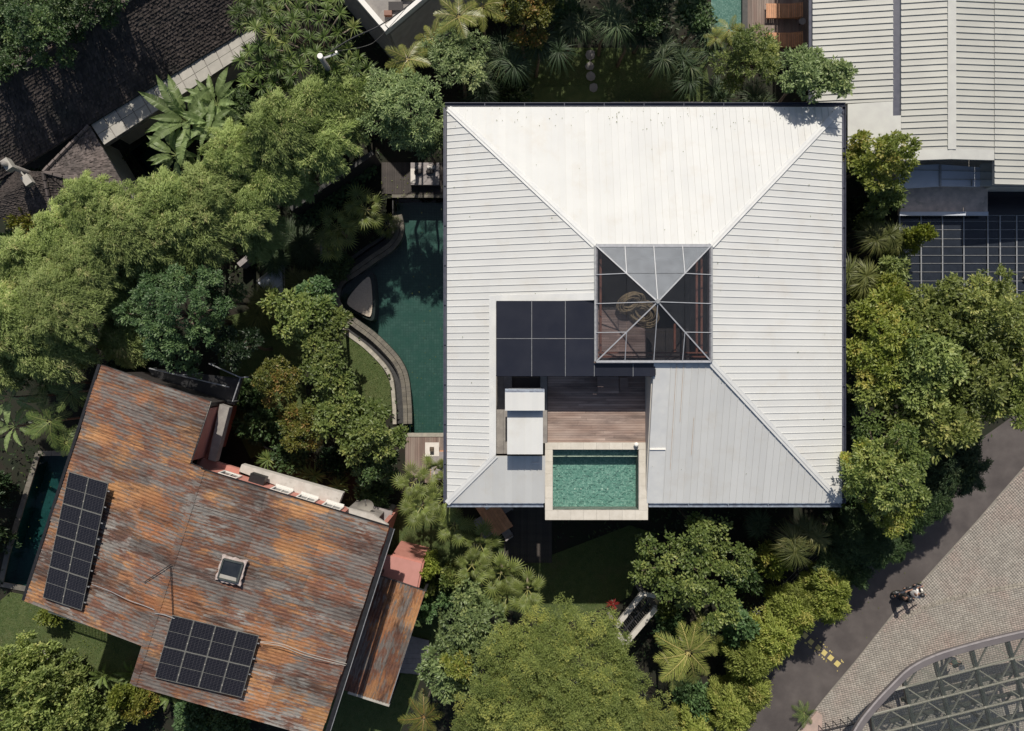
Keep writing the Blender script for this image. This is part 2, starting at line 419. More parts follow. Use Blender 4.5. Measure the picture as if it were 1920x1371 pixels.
def rustmat(name, rz, grey=0.5):
    m, t, N, L = nodes(name)
    out = N('ShaderNodeOutputMaterial'); b = N('ShaderNodeBsdfPrincipled'); b.inputs['Roughness'].default_value = .72
    b.inputs['Specular IOR Level'].default_value = .3
    tc = N('ShaderNodeTexCoord'); rot = N('ShaderNodeMapping'); rot.inputs['Rotation'].default_value = (0, 0, rz)
    L(tc.outputs['Object'], rot.inputs[0])
    def noise(scale, st, det=6, rgh=.6, dist=0.0, seed=0.0):
        mp = N('ShaderNodeMapping'); mp.inputs['Scale'].default_value = st; mp.inputs['Location'].default_value = (seed, seed * 1.7, 0)
        L(rot.outputs[0], mp.inputs[0])
        n = N('ShaderNodeTexNoise'); n.inputs['Scale'].default_value = scale; n.inputs['Detail'].default_value = det
        n.inputs['Roughness'].default_value = rgh; n.inputs['Distortion'].default_value = dist
        L(mp.outputs[0], n.inputs['Vector']); return n.outputs['Fac']
    def rng(src, a, b_, c=0.0, d=1.0):
        r = N('ShaderNodeMapRange'); r.inputs[1].default_value = a; r.inputs[2].default_value = b_; r.inputs[3].default_value = c; r.inputs[4].default_value = d
        L(src, r.inputs[0]); return r.outputs[0]
    def mixc(f, a, b_):
        mx = N('ShaderNodeMix'); mx.data_type = 'RGBA'; L(f, mx.inputs[0])
        for i, c in ((6, a), (7, b_)):
            if isinstance(c, tuple): mx.inputs[i].default_value = col(c)
            else: L(c, mx.inputs[i])
        return mx.outputs[2]
    # x = along the corrugation (down the slope), y = across it
    streak = noise(1.0, (1.1, 7.5, 1), 10, .78, .6)
    patch = noise(.42, (.8, 1.5, 1), 7, .62, .3, 3.1)
    patch2 = noise(.9, (.9, 2.2, 1), 7, .65, .2, 9.3)
    fine = noise(6.0, (1.0, 4.0, 1), 5, .7, 0, 5.0)
    add = N('ShaderNodeMath'); add.operation = 'ADD'; L(streak, add.inputs[0]); L(patch, add.inputs[1])
    add2 = N('ShaderNodeMath'); add2.operation = 'ADD'; L(streak, add2.inputs[0]); L(patch2, add2.inputs[1])
    base0 = mixc(rng(fine, .3, .7), (.105, .09, .083), (.20, .178, .162))
    pale = mixc(rng(fine, .3, .7), (.205, .195, .18), (.30, .285, .265))
    base = mixc(rng(noise(.22, (1, 1.3, 1), 6, .6, .3, 33.0), .52, .62), base0, pale)
    orange = mixc(rng(noise(.3, (1, 1.2, 1), 4, .6, 0, 44.0), .40, .60), mixc(rng(fine, .3, .7), (.20, .08, .036), (.38, .165, .075)), mixc(rng(fine, .3, .7), (.30, .14, .055), (.50, .27, .12)))
    brown = mixc(rng(fine, .35, .65), (.105, .05, .036), (.20, .095, .062))
    c = mixc(rng(add2.outputs[0], .96, 1.05), base, brown)
    c = mixc(rng(add.outputs[0], 1.01, 1.09, 0, .92), c, orange)
    dark = noise(.35, (.6, 2.0, 1), 8, .68, .5, 21.0)
    ad3 = N('ShaderNodeMath'); ad3.operation = 'ADD'; L(dark, ad3.inputs[0]); L(streak, ad3.inputs[1])
    c = mixc(rng(ad3.outputs[0], 1.02, 1.16, 0, .85), c, (.055, .035, .03))
    hv = N('ShaderNodeHueSaturation'); oi = N('ShaderNodeObjectInfo'); L(rng(oi.outputs['Random'], 0, 1, .78, 1.2), hv.inputs['Value'])
    L(c, hv.inputs['Color']); L(hv.outputs[0], b.inputs['Base Color'])
    bp = N('ShaderNodeBump'); bp.inputs['Strength'].default_value = .6; bp.inputs['Distance'].default_value = .03
    L(fine, bp.inputs['Height']); L(bp.outputs[0], b.inputs['Normal'])
    L(b.outputs[0], out.inputs[0])
    return m
M['rust'] = rustmat('rust', math.radians(18))
M['rust_low'] = rustmat('rust_low', math.radians(-72 + 180))
# ================================================================== SETTING
def struct(mb, name, mat_, parent=None):
    o = mb.build(name, M[mat_], parent)
    if parent is None: o['kind'] = 'structure'
    return o
from mathutils.geometry import tessellate_polygon
lag_outer = smooth_path([(737, 405), (741, 432), (728, 455), (695, 478), (660, 503), (632, 522), (622, 545), (622, 568), (636, 592), (660, 612), (690, 634), (716, 658), (738, 684), (750, 712), (755, 760), (756, 795)], 6)
LA = [XY(a, b) for a, b in lag_outer]
LB = offset_path(LA, -.37)
holes = [[XY(725, 372)] + LB + [XY(745, 812), XY(862, 812), XY(862, 372)],
         PL([(72, 850), (150, 850), (150, 1000), (95, 1113), (2, 1095), (14, 1040)], 0),
         PL([(243, 285), (300, 240), (345, 290), (290, 350)], 0),
         PL([(640, -60), (640, 30), (672, 55), (700, 40), (700, -60)], 0)]
loops = [[(-160, -160), (160, -160), (160, 160), (-160, 160)]] + holes
tr_ = tessellate_polygon([[Vector((x, y, 0)) for x, y in l] for l in loops])
flat = [p for l in loops for p in l]
g_ = MB(); tris_ = []
for t_ in tr_:
    a_, b_, c_ = (flat[i] for i in t_)
    tris_.append(t_ if (b_[0] - a_[0]) * (c_[1] - a_[1]) - (b_[1] - a_[1]) * (c_[0] - a_[0]) > 0 else (t_[0], t_[2], t_[1]))
g_.add([(x, y, -.02) for x, y in flat], tris_)
struct(g_, 'ground', 'soil')

# road (asphalt) and plaza
road = [(1440, 1500), (1330, 1420), (1345, 1340), (1420, 1250), (1500, 1180), (1580, 1110), (1650, 1020), (1720, 940), (1800, 850), (1900, 780), (2100, 560),
        (2300, 480), (2100, 720), (1922, 872), (1830, 978), (1780, 1033), (1676, 1148), (1602, 1241), (1542, 1312), (1480, 1385)]
struct(MB().sheet(PL(road, 0), 0.0), 'road', 'asphalt')
plaza = [(1484, 1385), (1542, 1312), (1602, 1241), (1676, 1148), (1780, 1033), (1830, 978), (1922, 872), (2100, 720), (2300, 1560), (1484, 1560)]
pz = struct(MB().sheet(PL(plaza, 0), 0.004), 'plaza', 'grout')
def pave(poly, ang, sx, sy, z, test=None):
    P2 = np.array(poly); ca, sa = math.cos(ang), math.sin(ang)
    U = P2 @ np.array([[ca, -sa], [sa, ca]])
    us = np.arange(U[:, 0].min(), U[:, 0].max(), sx); vs = np.arange(U[:, 1].min(), U[:, 1].max(), sy)
    g = np.stack(np.meshgrid(us, vs), -1).reshape(-1, 2)
    x = g[:, 0] * ca - g[:, 1] * sa; y = g[:, 0] * sa + g[:, 1] * ca
    k = inpoly_np(x, y, poly)
    if test is not None: k &= test(x, y)
    x, y = x[k], y[k]; n = len(x)
    j = NR.uniform(-.008, .008, (n, 2)); x = x + j[:, 0]; y = y + j[:, 1]
    a = ang + NR.uniform(-.05, .05, n); hx = sx / 2 * NR.uniform(.80, .9, n); hy = sy / 2 * NR.uniform(.80, .9, n); zz = z + NR.uniform(.016, .03, n)
    c, s = np.cos(a), np.sin(a); V = []
    for sxx, syy, zi in ((-1, -1, 0), (1, -1, 0), (1, 1, 0), (-1, 1, 0), (-.82, -.82, 1), (.82, -.82, 1), (.82, .82, 1), (-.82, .82, 1)):
        lx, ly = hx * sxx, hy * syy
        V.append(np.stack([x + lx * c - ly * s, y + lx * s + ly * c, np.full(n, z) if zi == 0 else zz], -1))
    V = np.stack(V, 1).reshape(-1, 3)
    fa = np.array([(4, 5, 6, 7), (0, 1, 5, 4), (1, 2, 6, 5), (2, 3, 7, 6), (3, 0, 4, 7)])
    Fc = (np.arange(n)[:, None, None] * 8 + fa[None]).reshape(-1, 4)
    return V, Fc
def npmesh(name, V, Fc, mat_, attrs=None, smooth=False):
    me = bpy.data.meshes.new(name); k = Fc.shape[1]
    me.vertices.add(len(V)); me.vertices.foreach_set('co', V.astype(np.float32).ravel())
    me.loops.add(Fc.size); me.loops.foreach_set('vertex_index', Fc.astype(np.int32).ravel())
    me.polygons.add(len(Fc)); me.polygons.foreach_set('loop_start', np.arange(len(Fc), dtype=np.int32) * k)
    if attrs is not None:
        a = me.attributes.new('tint', 'FLOAT', 'POINT'); a.data.foreach_set('value', attrs.astype(np.float32))
    if smooth: me.polygons.foreach_set('use_smooth', np.ones(len(Fc), bool))
    me.materials.append(mat_); me.update(calc_edges=True)
    return me
arc = lambda x, y: y > (-15.0 + (x - 19.6) * .23 + np.maximum(0, 24 - x) * .0)   # line between the two laying patterns
arcpts = [P(1690, 1165), P(1760, 1135), P(1850, 1112), P(1935, 1098)]
def above(x, y): return y > np.interp(x, [0, arcpts[0].x, arcpts[1].x, arcpts[2].x, arcpts[3].x, 60], [arcpts[0].y, arcpts[0].y, arcpts[1].y, arcpts[2].y, arcpts[3].y, arcpts[3].y])
plz = PL([(1490, 1385), (1545, 1313), (1605, 1242), (1679, 1149), (1783, 1034), (1833, 979), (1925, 873), (1985, 820), (1985, 1430), (1490, 1430)], 0)
V1, F1 = pave(plz, math.radians(42), .135, .135, .006, above)
V2, F2 = pave(plz, math.radians(14), .15, .115, .006, lambda x, y: ~above(x, y))
V = np.concatenate([V1, V2]); Fc = np.concatenate([F1, F2 + len(V1)])
V[:, :2] -= np.array([pz.location.x, pz.location.y]); V[:, 2] -= pz.location.z
o = child('paving_stones', npmesh('paving_stones', V, Fc, M['paver']), pz); o['kind'] = 'stuff'
# rough double row of lighter setts along the arc between the two patterns
mb = MB(); path = smooth_path([XY(1690, 1158), XY(1760, 1130), XY(1850, 1108), XY(1935, 1094)], 12)
for off in (-.07, .07):
    q = offset_path(path, off)
    for i in range(len(q) - 1):
        a, b = q[i], q[i + 1]; n = max(1, int(math.hypot(b[0] - a[0], b[1] - a[1]) / .14))
        for k in range(n):
            t0, t1 = (k + .08) / n, (k + .92) / n
            mb.bar((a[0] + (b[0] - a[0]) * t0, a[1] + (b[1] - a[1]) * t0, .03), (a[0] + (b[0] - a[0]) * t1, a[1] + (b[1] - a[1]) * t1, .03), .11, .03)
o = mb.build('border_setts', M['paver_strip'], pz); o['kind'] = 'stuff'

# yellow blocks painted across the road
yl = thing('road_marking', 'row of six yellow painted squares across the dark road', 'road marking', P(1540, 1218))
yl['kind'] = 'structure'
for (a, b) in ((1509.5, 1192), (1520.5, 1203.5), (1534, 1214.5), (1545.5, 1224), (1557.5, 1233.5), (1570, 1244.5)):
    x, y = XY(a, b); c, s = math.cos(-.70), math.sin(-.70); h = .145
    pts = [(x + h * (u * c - v * s) * R.uniform(.93, 1.05), y + h * (u * s + v * c)) for u, v in ((-1, -1), (1, -1), (1, 1), (-1, 1))]
    MB().prism(pts, 0.001, .012).build('yellow_square', M['yellow'], yl)
mb = MB()
for i in range(26):
    t = R.random(); x, y = XY(1508 + 70 * t, 1190 + 62 * t); sgn = R.choice((-1, 1)); x += sgn * .20 + R.uniform(-.05, .05); y += sgn * .22
    s = R.uniform(.02, .045); mb.box(x - s, x + s, y - s, y + s, .001, .010)
mb.build('paint_spots', M['yellow'], yl)

# lawns
lawns = {'pool_lawn': [(640, 640), (655, 626), (686, 656), (716, 688), (731, 716), (735, 770), (700, 800), (655, 770), (640, 700)],
         'house_lawn': [(20, 1110), (60, 1118), (260, 1190), (420, 1250), (420, 1330), (200, 1300), (60, 1250), (0, 1220), (-40, 1160)],
         'side_lawn': [(780, 1080), (830, 1080), (845, 1110), (835, 1200), (800, 1245), (740, 1400), (560, 1420), (620, 1300), (740, 1150)],
         'garden_lawn': [(700, 1000), (760, 930), (850, 960), (1010, 1050), (1180, 985), (1230, 1000), (1180, 1120), (1060, 1170), (900, 1130), (800, 1080), (740, 1060)],
         'north_lawn': [(960, 90), (1320, 90), (1340, 230), (940, 230)],
         'court_lawn': [(400, 600), (560, 560), (580, 800), (470, 860), (420, 760)]}
grass_pts = []
for k, poly in lawns.items():
    pp = PL(poly, 0); o = MB().sheet(pp, .012).build('lawn', M['lawn']); o['kind'] = 'structure'
    grass_pts.append(pp)
blades = []
for pp in grass_pts:
    A = np.array(pp); n = int(area(pp) * 420)
    x = NR.uniform(A[:, 0].min(), A[:, 0].max(), n * 2); y = NR.uniform(A[:, 1].min(), A[:, 1].max(), n * 2)
    k = inpoly_np(x, y, pp); blades.append(np.stack([x[k], y[k]], -1)[:n])
G = np.concatenate(blades); n = len(G)
a = NR.uniform(0, 6.283, n); h = NR.uniform(.03, .07, n); wd = .012
b0 = np.stack([G[:, 0] - wd * np.sin(a), G[:, 1] + wd * np.cos(a), np.full(n, .01)], -1)
b1 = np.stack([G[:, 0] + wd * np.sin(a), G[:, 1] - wd * np.cos(a), np.full(n, .01)], -1)
t = np.stack([G[:, 0] + .05 * np.cos(a), G[:, 1] + .05 * np.sin(a), h], -1)
M['grass'] = leafmat('grass', (.045, .085, .02), (.11, .15, .045), (.15, .14, .06), trans=.25)
V = np.stack([b0, b1, t], 1).reshape(-1, 3); Fc = np.arange(3 * n).reshape(-1, 3)
o = child('grass', npmesh('grass', V, Fc, M['grass'], np.repeat(NR.uniform(0, 1, n), 3)), None)
tag(o, kind='stuff'); o['label'] = 'short green grass blades covering the garden lawns'; o['category'] = 'grass'

# ================================================================== MAIN WHITE-ROOFED HOUSE
X0, X1, Y0, Y1, ZE, K = -3.1, 15.73, -6.56, 12.33, 7.0, .29
SX0, SX1, SY0, SY1 = 3.786, 8.96, .18, 5.39
CX0, CX1, CY1 = -.75, 6.42, 2.95        # courtyard cut-out
house = thing('courtyard_house', 'large house with square white ribbed metal hip roof, glass pyramid and roof-level pool', 'house', ((X0 + X1) / 2, (Y0 + Y1) / 2, 0))
zt = lambda x, y: ZE + (Y1 - y) * K
zb = lambda x, y: ZE + (y - Y0) * K
zlf = lambda x, y: ZE + (x - X0) * K
zr = lambda x, y: ZE + (X1 - x) * K
dTL = SX0 - X0
faces = {
 'north': (zt, 'x', [[(X0, Y1), (X1, Y1), (SX1, SY1), (SX0, SY1)]]),
 'east': (zr, 'y', [[(X1, Y1), (X1, Y0), (SX1, SY0), (SX1, SY1)]]),
 'west': (zlf, 'y', [[(X0, Y1), (X0, Y0 + 2.05 + .0), (CX0 - .3, Y0 + 2.05 + .0), (CX0 - .3, CY1 + .3), (CX0 - .3, 9.98)][:3] + [(CX0 - .3, Y1 - (CX0 - .3 - X0))],
                     [(X0, Y0 + 2.05), (X0, Y0), (CX0 - .3, Y0 + 2.05)],
                     [(CX0 - .3, Y1 - (CX0 - .3 - X0)), (CX0 - .3, CY1 + .3), (SX0, CY1 + .3), (SX0, SY1)]]),
 'south': (zb, 'x', [[(X1, Y0), (SX1, SY0), (CX1 + .75, SY0), (CX1 + .75, Y0)],
                     [(X0, Y0), (1.56, Y0), (1.56, Y0 + 2.32), (CX0 - .0, Y0 + 2.32)]]),
}
def strips(polys, axis, sp, off=0.0, rot=None):
    """cut convex polygons into parallel strips; yields (index, polygon, lo, hi)"""
    n = (1, 0) if axis == 'x' else (0, 1)
    if rot is not None: n = (math.cos(rot), math.sin(rot))
    lo = min(p[0] * n[0] + p[1] * n[1] for q in polys for p in q); hi = max(p[0] * n[0] + p[1] * n[1] for q in polys for p in q)
    k = math.floor((lo - off) / sp)
    while off + k * sp < hi:
        a = off + k * sp; b = a + sp
        for q in polys:
            c = clip(clip(q, n, b), (-n[0], -n[1]), -a)
            if len(c) > 2 and area(c) > .004: yield k, c, a, b, n
        k += 1
def panels(parent, polys, zf, axis, sp, mat_, name='roof_panel', rib=(.022, .030), th=.03, lift=.0, rot=None, off=0.0):
    for k, c, a, b, n in strips(polys, axis, sp, off, rot):
        mb = MB(); lf = lift + R.uniform(0, .003)
        mb.slab([(x, y, zf(x, y) + th + lf) for x, y in c], th)
        if rib:
            r = clip(c, (-n[0], -n[1]), -(b - rib[0]))
            if len(r) > 2 and area(r) > .001:
                mb.slab([(x, y, zf(x, y) + th + lf + rib[1]) for x, y in r], rib[1])
        mb.build(name, mat_, parent)
def capbar(mb, a, b, w_, h_, lift=.09):
    a = Vector(a); b = Vector(b); a.z += lift; b.z += lift
    return mb.bar(a, b, w_, h_)
mb = MB()
for zf, ax, polys in faces.values():
    for q in polys: mb.slab([(x, y, zf(x, y) - .004) for x, y in q], .12)
roof = mb.build('roof', M['plaster'], house)
for nme, (zf, ax, polys) in faces.items():
    panels(roof, polys, zf, ax, .314, M['white_metal'])
# hips
for a, b in (((X0, Y1), (SX0, SY1)), ((X1, Y1), (SX1, SY1)), ((X1, Y0), (SX1, SY0))):
    d = abs(b[0] - X0) if a[0] == X0 else abs(X1 - b[0])
    mb = MB(); A = Vector((a[0], a[1], ZE)); B = Vector((b[0], b[1], ZE + 6.83 * K))
    u = (B - A).normalized()
    capbar(mb, A + u * .12, B - u * .05, .30, .04, .045); capbar(mb, A + u * .1, B - u * .02, .07, .03, .07)
    mb.build('ridge_cap', M['white_trim'], roof)
mb = MB(); A = Vector((X0, Y0, ZE)); B = Vector((CX0 - .02, Y0 + 2.36, ZE + 2.34 * K))
capbar(mb, A, B, .28, .04, .045); capbar(mb, A, B, .07, .03, .07); mb.build('ridge_cap', M['white_trim'], roof)
# gutters
def gutter(a, b, mt, wdt=.16, z=ZE):
    A = Vector((a[0], a[1], z)); B = Vector((b[0], b[1], z)); d = (B - A).normalized(); nrm = Vector((-d.y, d.x, 0))
    mb = MB(); mb.bar(A + nrm * -.0 + Vector((0, 0, -.10)), B + Vector((0, 0, -.10)), wdt, .02)
    for s_ in (-1, 1): mb.bar(A + nrm * (s_ * wdt / 2) + Vector((0, 0, -.04)), B + nrm * (s_ * wdt / 2) + Vector((0, 0, -.04)), .025, .14)
    k = int((B - A).length / 1.9)
    for i in range(1, k): q = A + d * (i * 1.9); mb.bar(q - nrm * wdt / 2, q + nrm * wdt / 2, .03, .03)
    return mb.build('gutter', M[mt], house)
gutter((X0 - .1, Y1 + .12), (X1 + .18, Y1 + .12), 'navy'); gutter((X1 + .10, Y1 + .02), (X1 + .10, Y0 - .02), 'navy')
gutter((X0 - .10, Y0), (X0 - .10, Y1), 'navy', .12); gutter((X0, Y0 - .10), (1.50, Y0 - .10), 'navy_pale'); gutter((6.52, Y0 - .10), (X1, Y0 - .10), 'navy_pale')
# flashing round the cut-out
mb = MB()
mb.slab([(CX0 - .32, CY1 + .31, zlf(CX0 - .32, 0) + .10), (CX0, CY1 + .31, zlf(CX0, 0) + .10), (CX0, Y0 + 2.4, zlf(CX0, 0) + .10), (CX0 - .32, Y0 + 2.1, zlf(CX0 - .32, 0) + .10)], .10)
mb.build('flashing', M['white_trim'], house)
mb = MB(); mb.slab([(CX0 + .003, CY1, zlf(CX0, 0) + .11), (SX0, CY1, zlf(SX0, 0) + .11), (SX0, CY1 + .33, zlf(SX0, 0) + .11), (CX0 + .003, CY1 + .33, zlf(CX0, 0) + .11)], .11)
mb.build('flashing', M['white_trim'], house)
mb = MB(); mb.slab([(CX1, Y0, ZE + .04), (CX1 + .747, Y0, ZE + .04), (CX1 + .747, SY0, zb(0, SY0) + .04), (CX1, SY0, zb(0, SY0) + .04)], .16)
mb.build('flashing', M['white_trim'], house)
for xs_, y0_, y1_ in ((CX1 + 1.02, -4.9, .1), (CX1 + 1.34, -2.6, .1), (CX1 + 1.97, -4.2, -2.4)):
    MB().bar((xs_, y0_, zb(0, y0_) + .064), (xs_, y1_, zb(0, y1_) + .064), .02, .006).build('rust_streak', M['rust_streak'], roof)
MB().bar((CX1 + .01, -3.9, zb(0, -3.9) + .06), (CX1 + .75, -3.9, zb(0, -3.9) + .06), .07, .05).build('joint_strip', M['lamp_white'], house)
MB().box(.9, 1.3, -4.62, -4.56, zb(0, -4.6) + .03, zb(0, -4.6) + .09).build('joint_strip', M['white_trim'], house)
# outside walls with windows
def wallbox(parent, x0, x1, y0, y1, z0, z1, mt, name='wall'): return MB().box(x0, x1, y0, y1, z0, z1).build(name, M[mt], parent)
wi = 1.1
wallbox(house, X0 + wi, X1 - wi, Y1 - wi - .2, Y1 - wi, 0, 6.9, 'plaster')
wallbox(house, X1 - wi - .2, X1 - wi, Y0 + wi + .003, Y1 - wi - .203, 0, 6.9, 'plaster')
wallbox(house, X0 + wi, X0 + wi + .2, Y0 + wi + .003, Y1 - wi - .203, 0, 6.9, 'plaster')
wallbox(house, X0 + wi, X1 - wi, Y0 + wi - .2, Y0 + wi, 0, 5.1, 'plaster')
def window(parent, cx, cy, z, wv, hv, nx, ny, mt='window_white'):
    """framed window standing proud of a wall whose outward normal is (nx, ny)"""
    n = Vector((nx, ny, 0)); t = Vector((-ny, nx, 0)); c = Vector((cx, cy, z)); mb = MB()
    for s_ in (-1, 1): mb.bar(c + t * (s_ * wv / 2) + n * .03 - Vector((0, 0, hv / 2 + .04)), c + t * (s_ * wv / 2) + n * .03 + Vector((0, 0, hv / 2 + .04)), .08, .1, up=n)
    for s_ in (-1, 1): mb.bar(c - t * (wv / 2 - .04) + n * .03 + Vector((0, 0, s_ * hv / 2)), c + t * (wv / 2 - .04) + n * .03 + Vector((0, 0, s_ * hv / 2)), .1, .08)
    mb.bar(c + n * .02 - Vector((0, 0, hv / 2 - .04)), c + n * .02 + Vector((0, 0, hv / 2 - .04)), .05, .05, up=n)
    f = mb.build('window', M[mt], parent)
    m2 = MB(); m2.bar(c - t * (wv / 2 - .041) + n * .008, c + t * (wv / 2 - .041) + n * .008, .014, hv - .085); m2.build('pane', M['dark_glass'], f)
    return f
for y in (-4, -1, 2, 5, 8):
    for z in (1.4, 4.6): window(house, X0 + wi, y, z, 2.0, 2.0, -1, 0, 'black_metal'); window(house, X1 - wi, y, z, 2.0, 2.0, 1, 0, 'black_metal')
for x in (0, 3.5, 7, 10.5):
    for z in (1.4, 4.6): window(house, x, Y1 - wi, z, 2.0, 2.0, 0, 1, 'black_metal')
    if x > 5: window(house, x, Y0 + wi - .2, 1.4, 2.0, 2.0, 0, -1, 'black_metal')
MB().box(X0 + .1, X1 - .1, Y1 - wi + .003, Y1 - .1, 6.78, 6.86).box(X0 + .1, X0 + wi, Y0 + .1, Y1 - wi, 6.78, 6.86).box(X1 - wi, X1 - .1, Y0 + .1, Y1 - wi, 6.78, 6.86).build('soffit', M['plaster'], house)

# ---- skylight pyramid
sky_ = MB()
zs = ZE + 6.83 * K
for a, b in (((SX0, SY0), (SX1, SY0)), ((SX1, SY0), (SX1, SY1)), ((SX1, SY1), (SX0, SY1)), ((SX0, SY1), (SX0, SY0))):
    sky_.bar((a[0], a[1], zs + .0), (b[0], b[1], zs + .0), .16, .34)
sk = sky_.build('skylight', M['galv'], house)
zc = zs + .17; za = zc + 1.02; cx, cy = (SX0 + SX1) / 2, (SY0 + SY1) / 2; hs = (SX1 - SX0) / 2; hsy = (SY1 - SY0) / 2
def zpyr(x, y): return za - (za - zc) * max(abs(x - cx) / hs, abs(y - cy) / hsy)
gx = [SX0 + (SX1 - SX0) * i / 4 for i in range(5)]; gy = [SY0 + (SY1 - SY0) * i / 4 for i in range(5)]
tri = {'n': [(SX0, SY1), (SX1, SY1), (cx, cy)], 's': [(SX0, SY0), (SX1, SY0), (cx, cy)], 'w': [(SX0, SY0), (SX0, SY1), (cx, cy)], 'e': [(SX1, SY0), (SX1, SY1), (cx, cy)]}
for k, tr in tri.items():
    for i in range(4):
        for j in range(4):
            c = clip(clip(clip(clip(tr, (1, 0), gx[i + 1]), (-1, 0), -gx[i]), (0, 1), gy[j + 1]), (0, -1), -gy[j])
            if len(c) > 2 and area(c) > .02:
                gcx = sum(q[0] for q in c) / len(c); gcy = sum(q[1] for q in c) / len(c)
                c = [(gcx + (x - gcx) * .985, gcy + (y - gcy) * .985) for x, y in c]
                MB().slab([(x, y, zpyr(x, y)) for x, y in c], .01).build('pane', M['glass_glare' if k == 'n' else 'glass'], sk)
def gb(a, b, w_=.035, mt='pale_bar'):
    A = Vector((a[0], a[1], zpyr(*a) + .02)); B = Vector((b[0], b[1], zpyr(*b) + .02))
    MB().bar(A, B, w_, .04).build('glazing_bar', M[mt], sk)
for x in gx[1:-1]:
    h_ = abs(x - cx) / hs * hsy
    gb((x, SY0), (x, cy - h_)); gb((x, cy + h_), (x, SY1))
for y in gy[1:-1]:
    h_ = abs(y - cy) / hsy * hs
    gb((SX0, y), (cx - h_, y)); gb((cx + h_, y), (SX1, y))
for a in ((SX0, SY0), (SX1, SY0), (SX1, SY1), (SX0, SY1)): gb(a, (cx, cy), .055)
MB().cyl((cx, cy), .14, za - .02, za + .07, 8, .08).build('finial', M['galv'], sk)
MB().bar((SX0, SY1, zc + .02), (SX1, SY1, zc + .02), .12, .05).bar((SX0, SY0, zc + .02), (SX1, SY0, zc + .02), .10, .05).build('edge_trim', M['pale_bar'], sk)
# room under the skylight
rm = MB(); zf_ = 5.2
rm.box(SX0 + .1, SX1 - .1, SY0 - .4, SY1 - .1, zf_ - .1, zf_)
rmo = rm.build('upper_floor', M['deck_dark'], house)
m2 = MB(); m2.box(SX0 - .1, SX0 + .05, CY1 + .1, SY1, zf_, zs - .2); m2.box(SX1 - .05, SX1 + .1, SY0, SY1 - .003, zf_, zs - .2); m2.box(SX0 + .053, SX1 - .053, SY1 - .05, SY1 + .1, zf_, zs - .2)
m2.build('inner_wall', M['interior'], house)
m3 = MB()
for x in (SX0 + .26, SX1 - .30, SX1 - .52): m3.box(x - .05, x + .05, SY0 + .05, SY1 - .08, zs - .5, zs - .34)
for y in (SY0 + .22, SY0 + .40): m3.box(SX0 + .053, SX1 - .053, y - .035, y + .035, zs - .33, zs - .19)
m3.box(SX0 + .40, SX0 + .42, SY0 + .5, SY0 + .52, zs - .4, zs - .3)
m3.build('timber_beam', M['timber_red'], house)
MB().box(SX1 - 1.3, SX1 - 1.2, SY0 + .45, SY0 + 1.8, zf_ + 2, zf_ + 2.1).build('timber_rail', M['timber_red'], house)
# furniture seen below the glass
def table(name, label, x, y, z, lx, ly, h, mt, cat='table', rz=0.0, nb=6, lm=None, th=.05, group=None):
    t = thing(name, label, cat, (x, y, z), rz, group)
    for i in range(nb):
        w_ = ly / nb; m = MB().box(-lx / 2, lx / 2, -ly / 2 + i * w_ + .004, -ly / 2 + (i + 1) * w_ - .004, h - th, h)
        child('board', m.mesh('board', M[mt]), t)
    for sx in (-1, 1):
        for sy in (-1, 1):
            child('leg', MB().box(sx * (lx / 2 - .08) - .03, sx * (lx / 2 - .08) + .03, sy * (ly / 2 - .08) - .03, sy * (ly / 2 - .08) + .03, 0, h - th).mesh('leg', M[lm or mt]), t)
    return t
def P5(px, py, z): return P(px, py, z)
q = P(1146, 632, 7.0); table('cabinet', 'orange-brown timber cabinet at the left corner under the glass pyramid', q.x + .1, q.y, zf_, .72, 1.5, 1.55, 'teak', 'cabinet', nb=5, lm='timber_red')
q = P(1186, 642, 6.0); table('low_table', 'dull brown timber table right of the orange cabinet under the glass', q.x, q.y + .1, zf_, .75, 1.0, .75, 'deck', 'table', nb=5)
q = P(1172, 600, 6.0)
lampo = thing('pendant_lamp', 'big swirling pale woven pendant lamp hanging under the glass pyramid', 'lamp', (cx - .4, cy - .1, 7.0))
swirl = MB()
for (ox, oy, rr, sq, ph, zz) in ((-.35, .28, .72, .62, .5, .25), (.28, -.22, .82, .75, -.4, 0)):
    for s_ in range(16):
        pts = []
        for i in range(25):
            a = 2 * math.pi * i / 24
            r1 = rr * (.62 + .34 * math.sin(s_ / 16 * 6.28)) * (1 + .10 * math.sin(2 * a + s_))
            x = r1 * math.cos(a); y = r1 * sq * math.sin(a); z = zz + .26 * math.cos(s_ / 16 * 6.28) + .12 * math.sin(a + ph) + .05 * math.sin(3 * a + s_)
            pts.append((ox + x * math.cos(ph) - y * math.sin(ph), oy + x * math.sin(ph) + y * math.cos(ph), z))
        swirl.tube(pts, .035, 4, cap=False)
child('shade', swirl.mesh('shade', M['wicker'], True), lampo)
child('cord', MB().tube([(.4, .1, 0.3), (.4, .1, za - 7.0 - .1)], .012, 5).mesh('cord', M['black']), lampo)

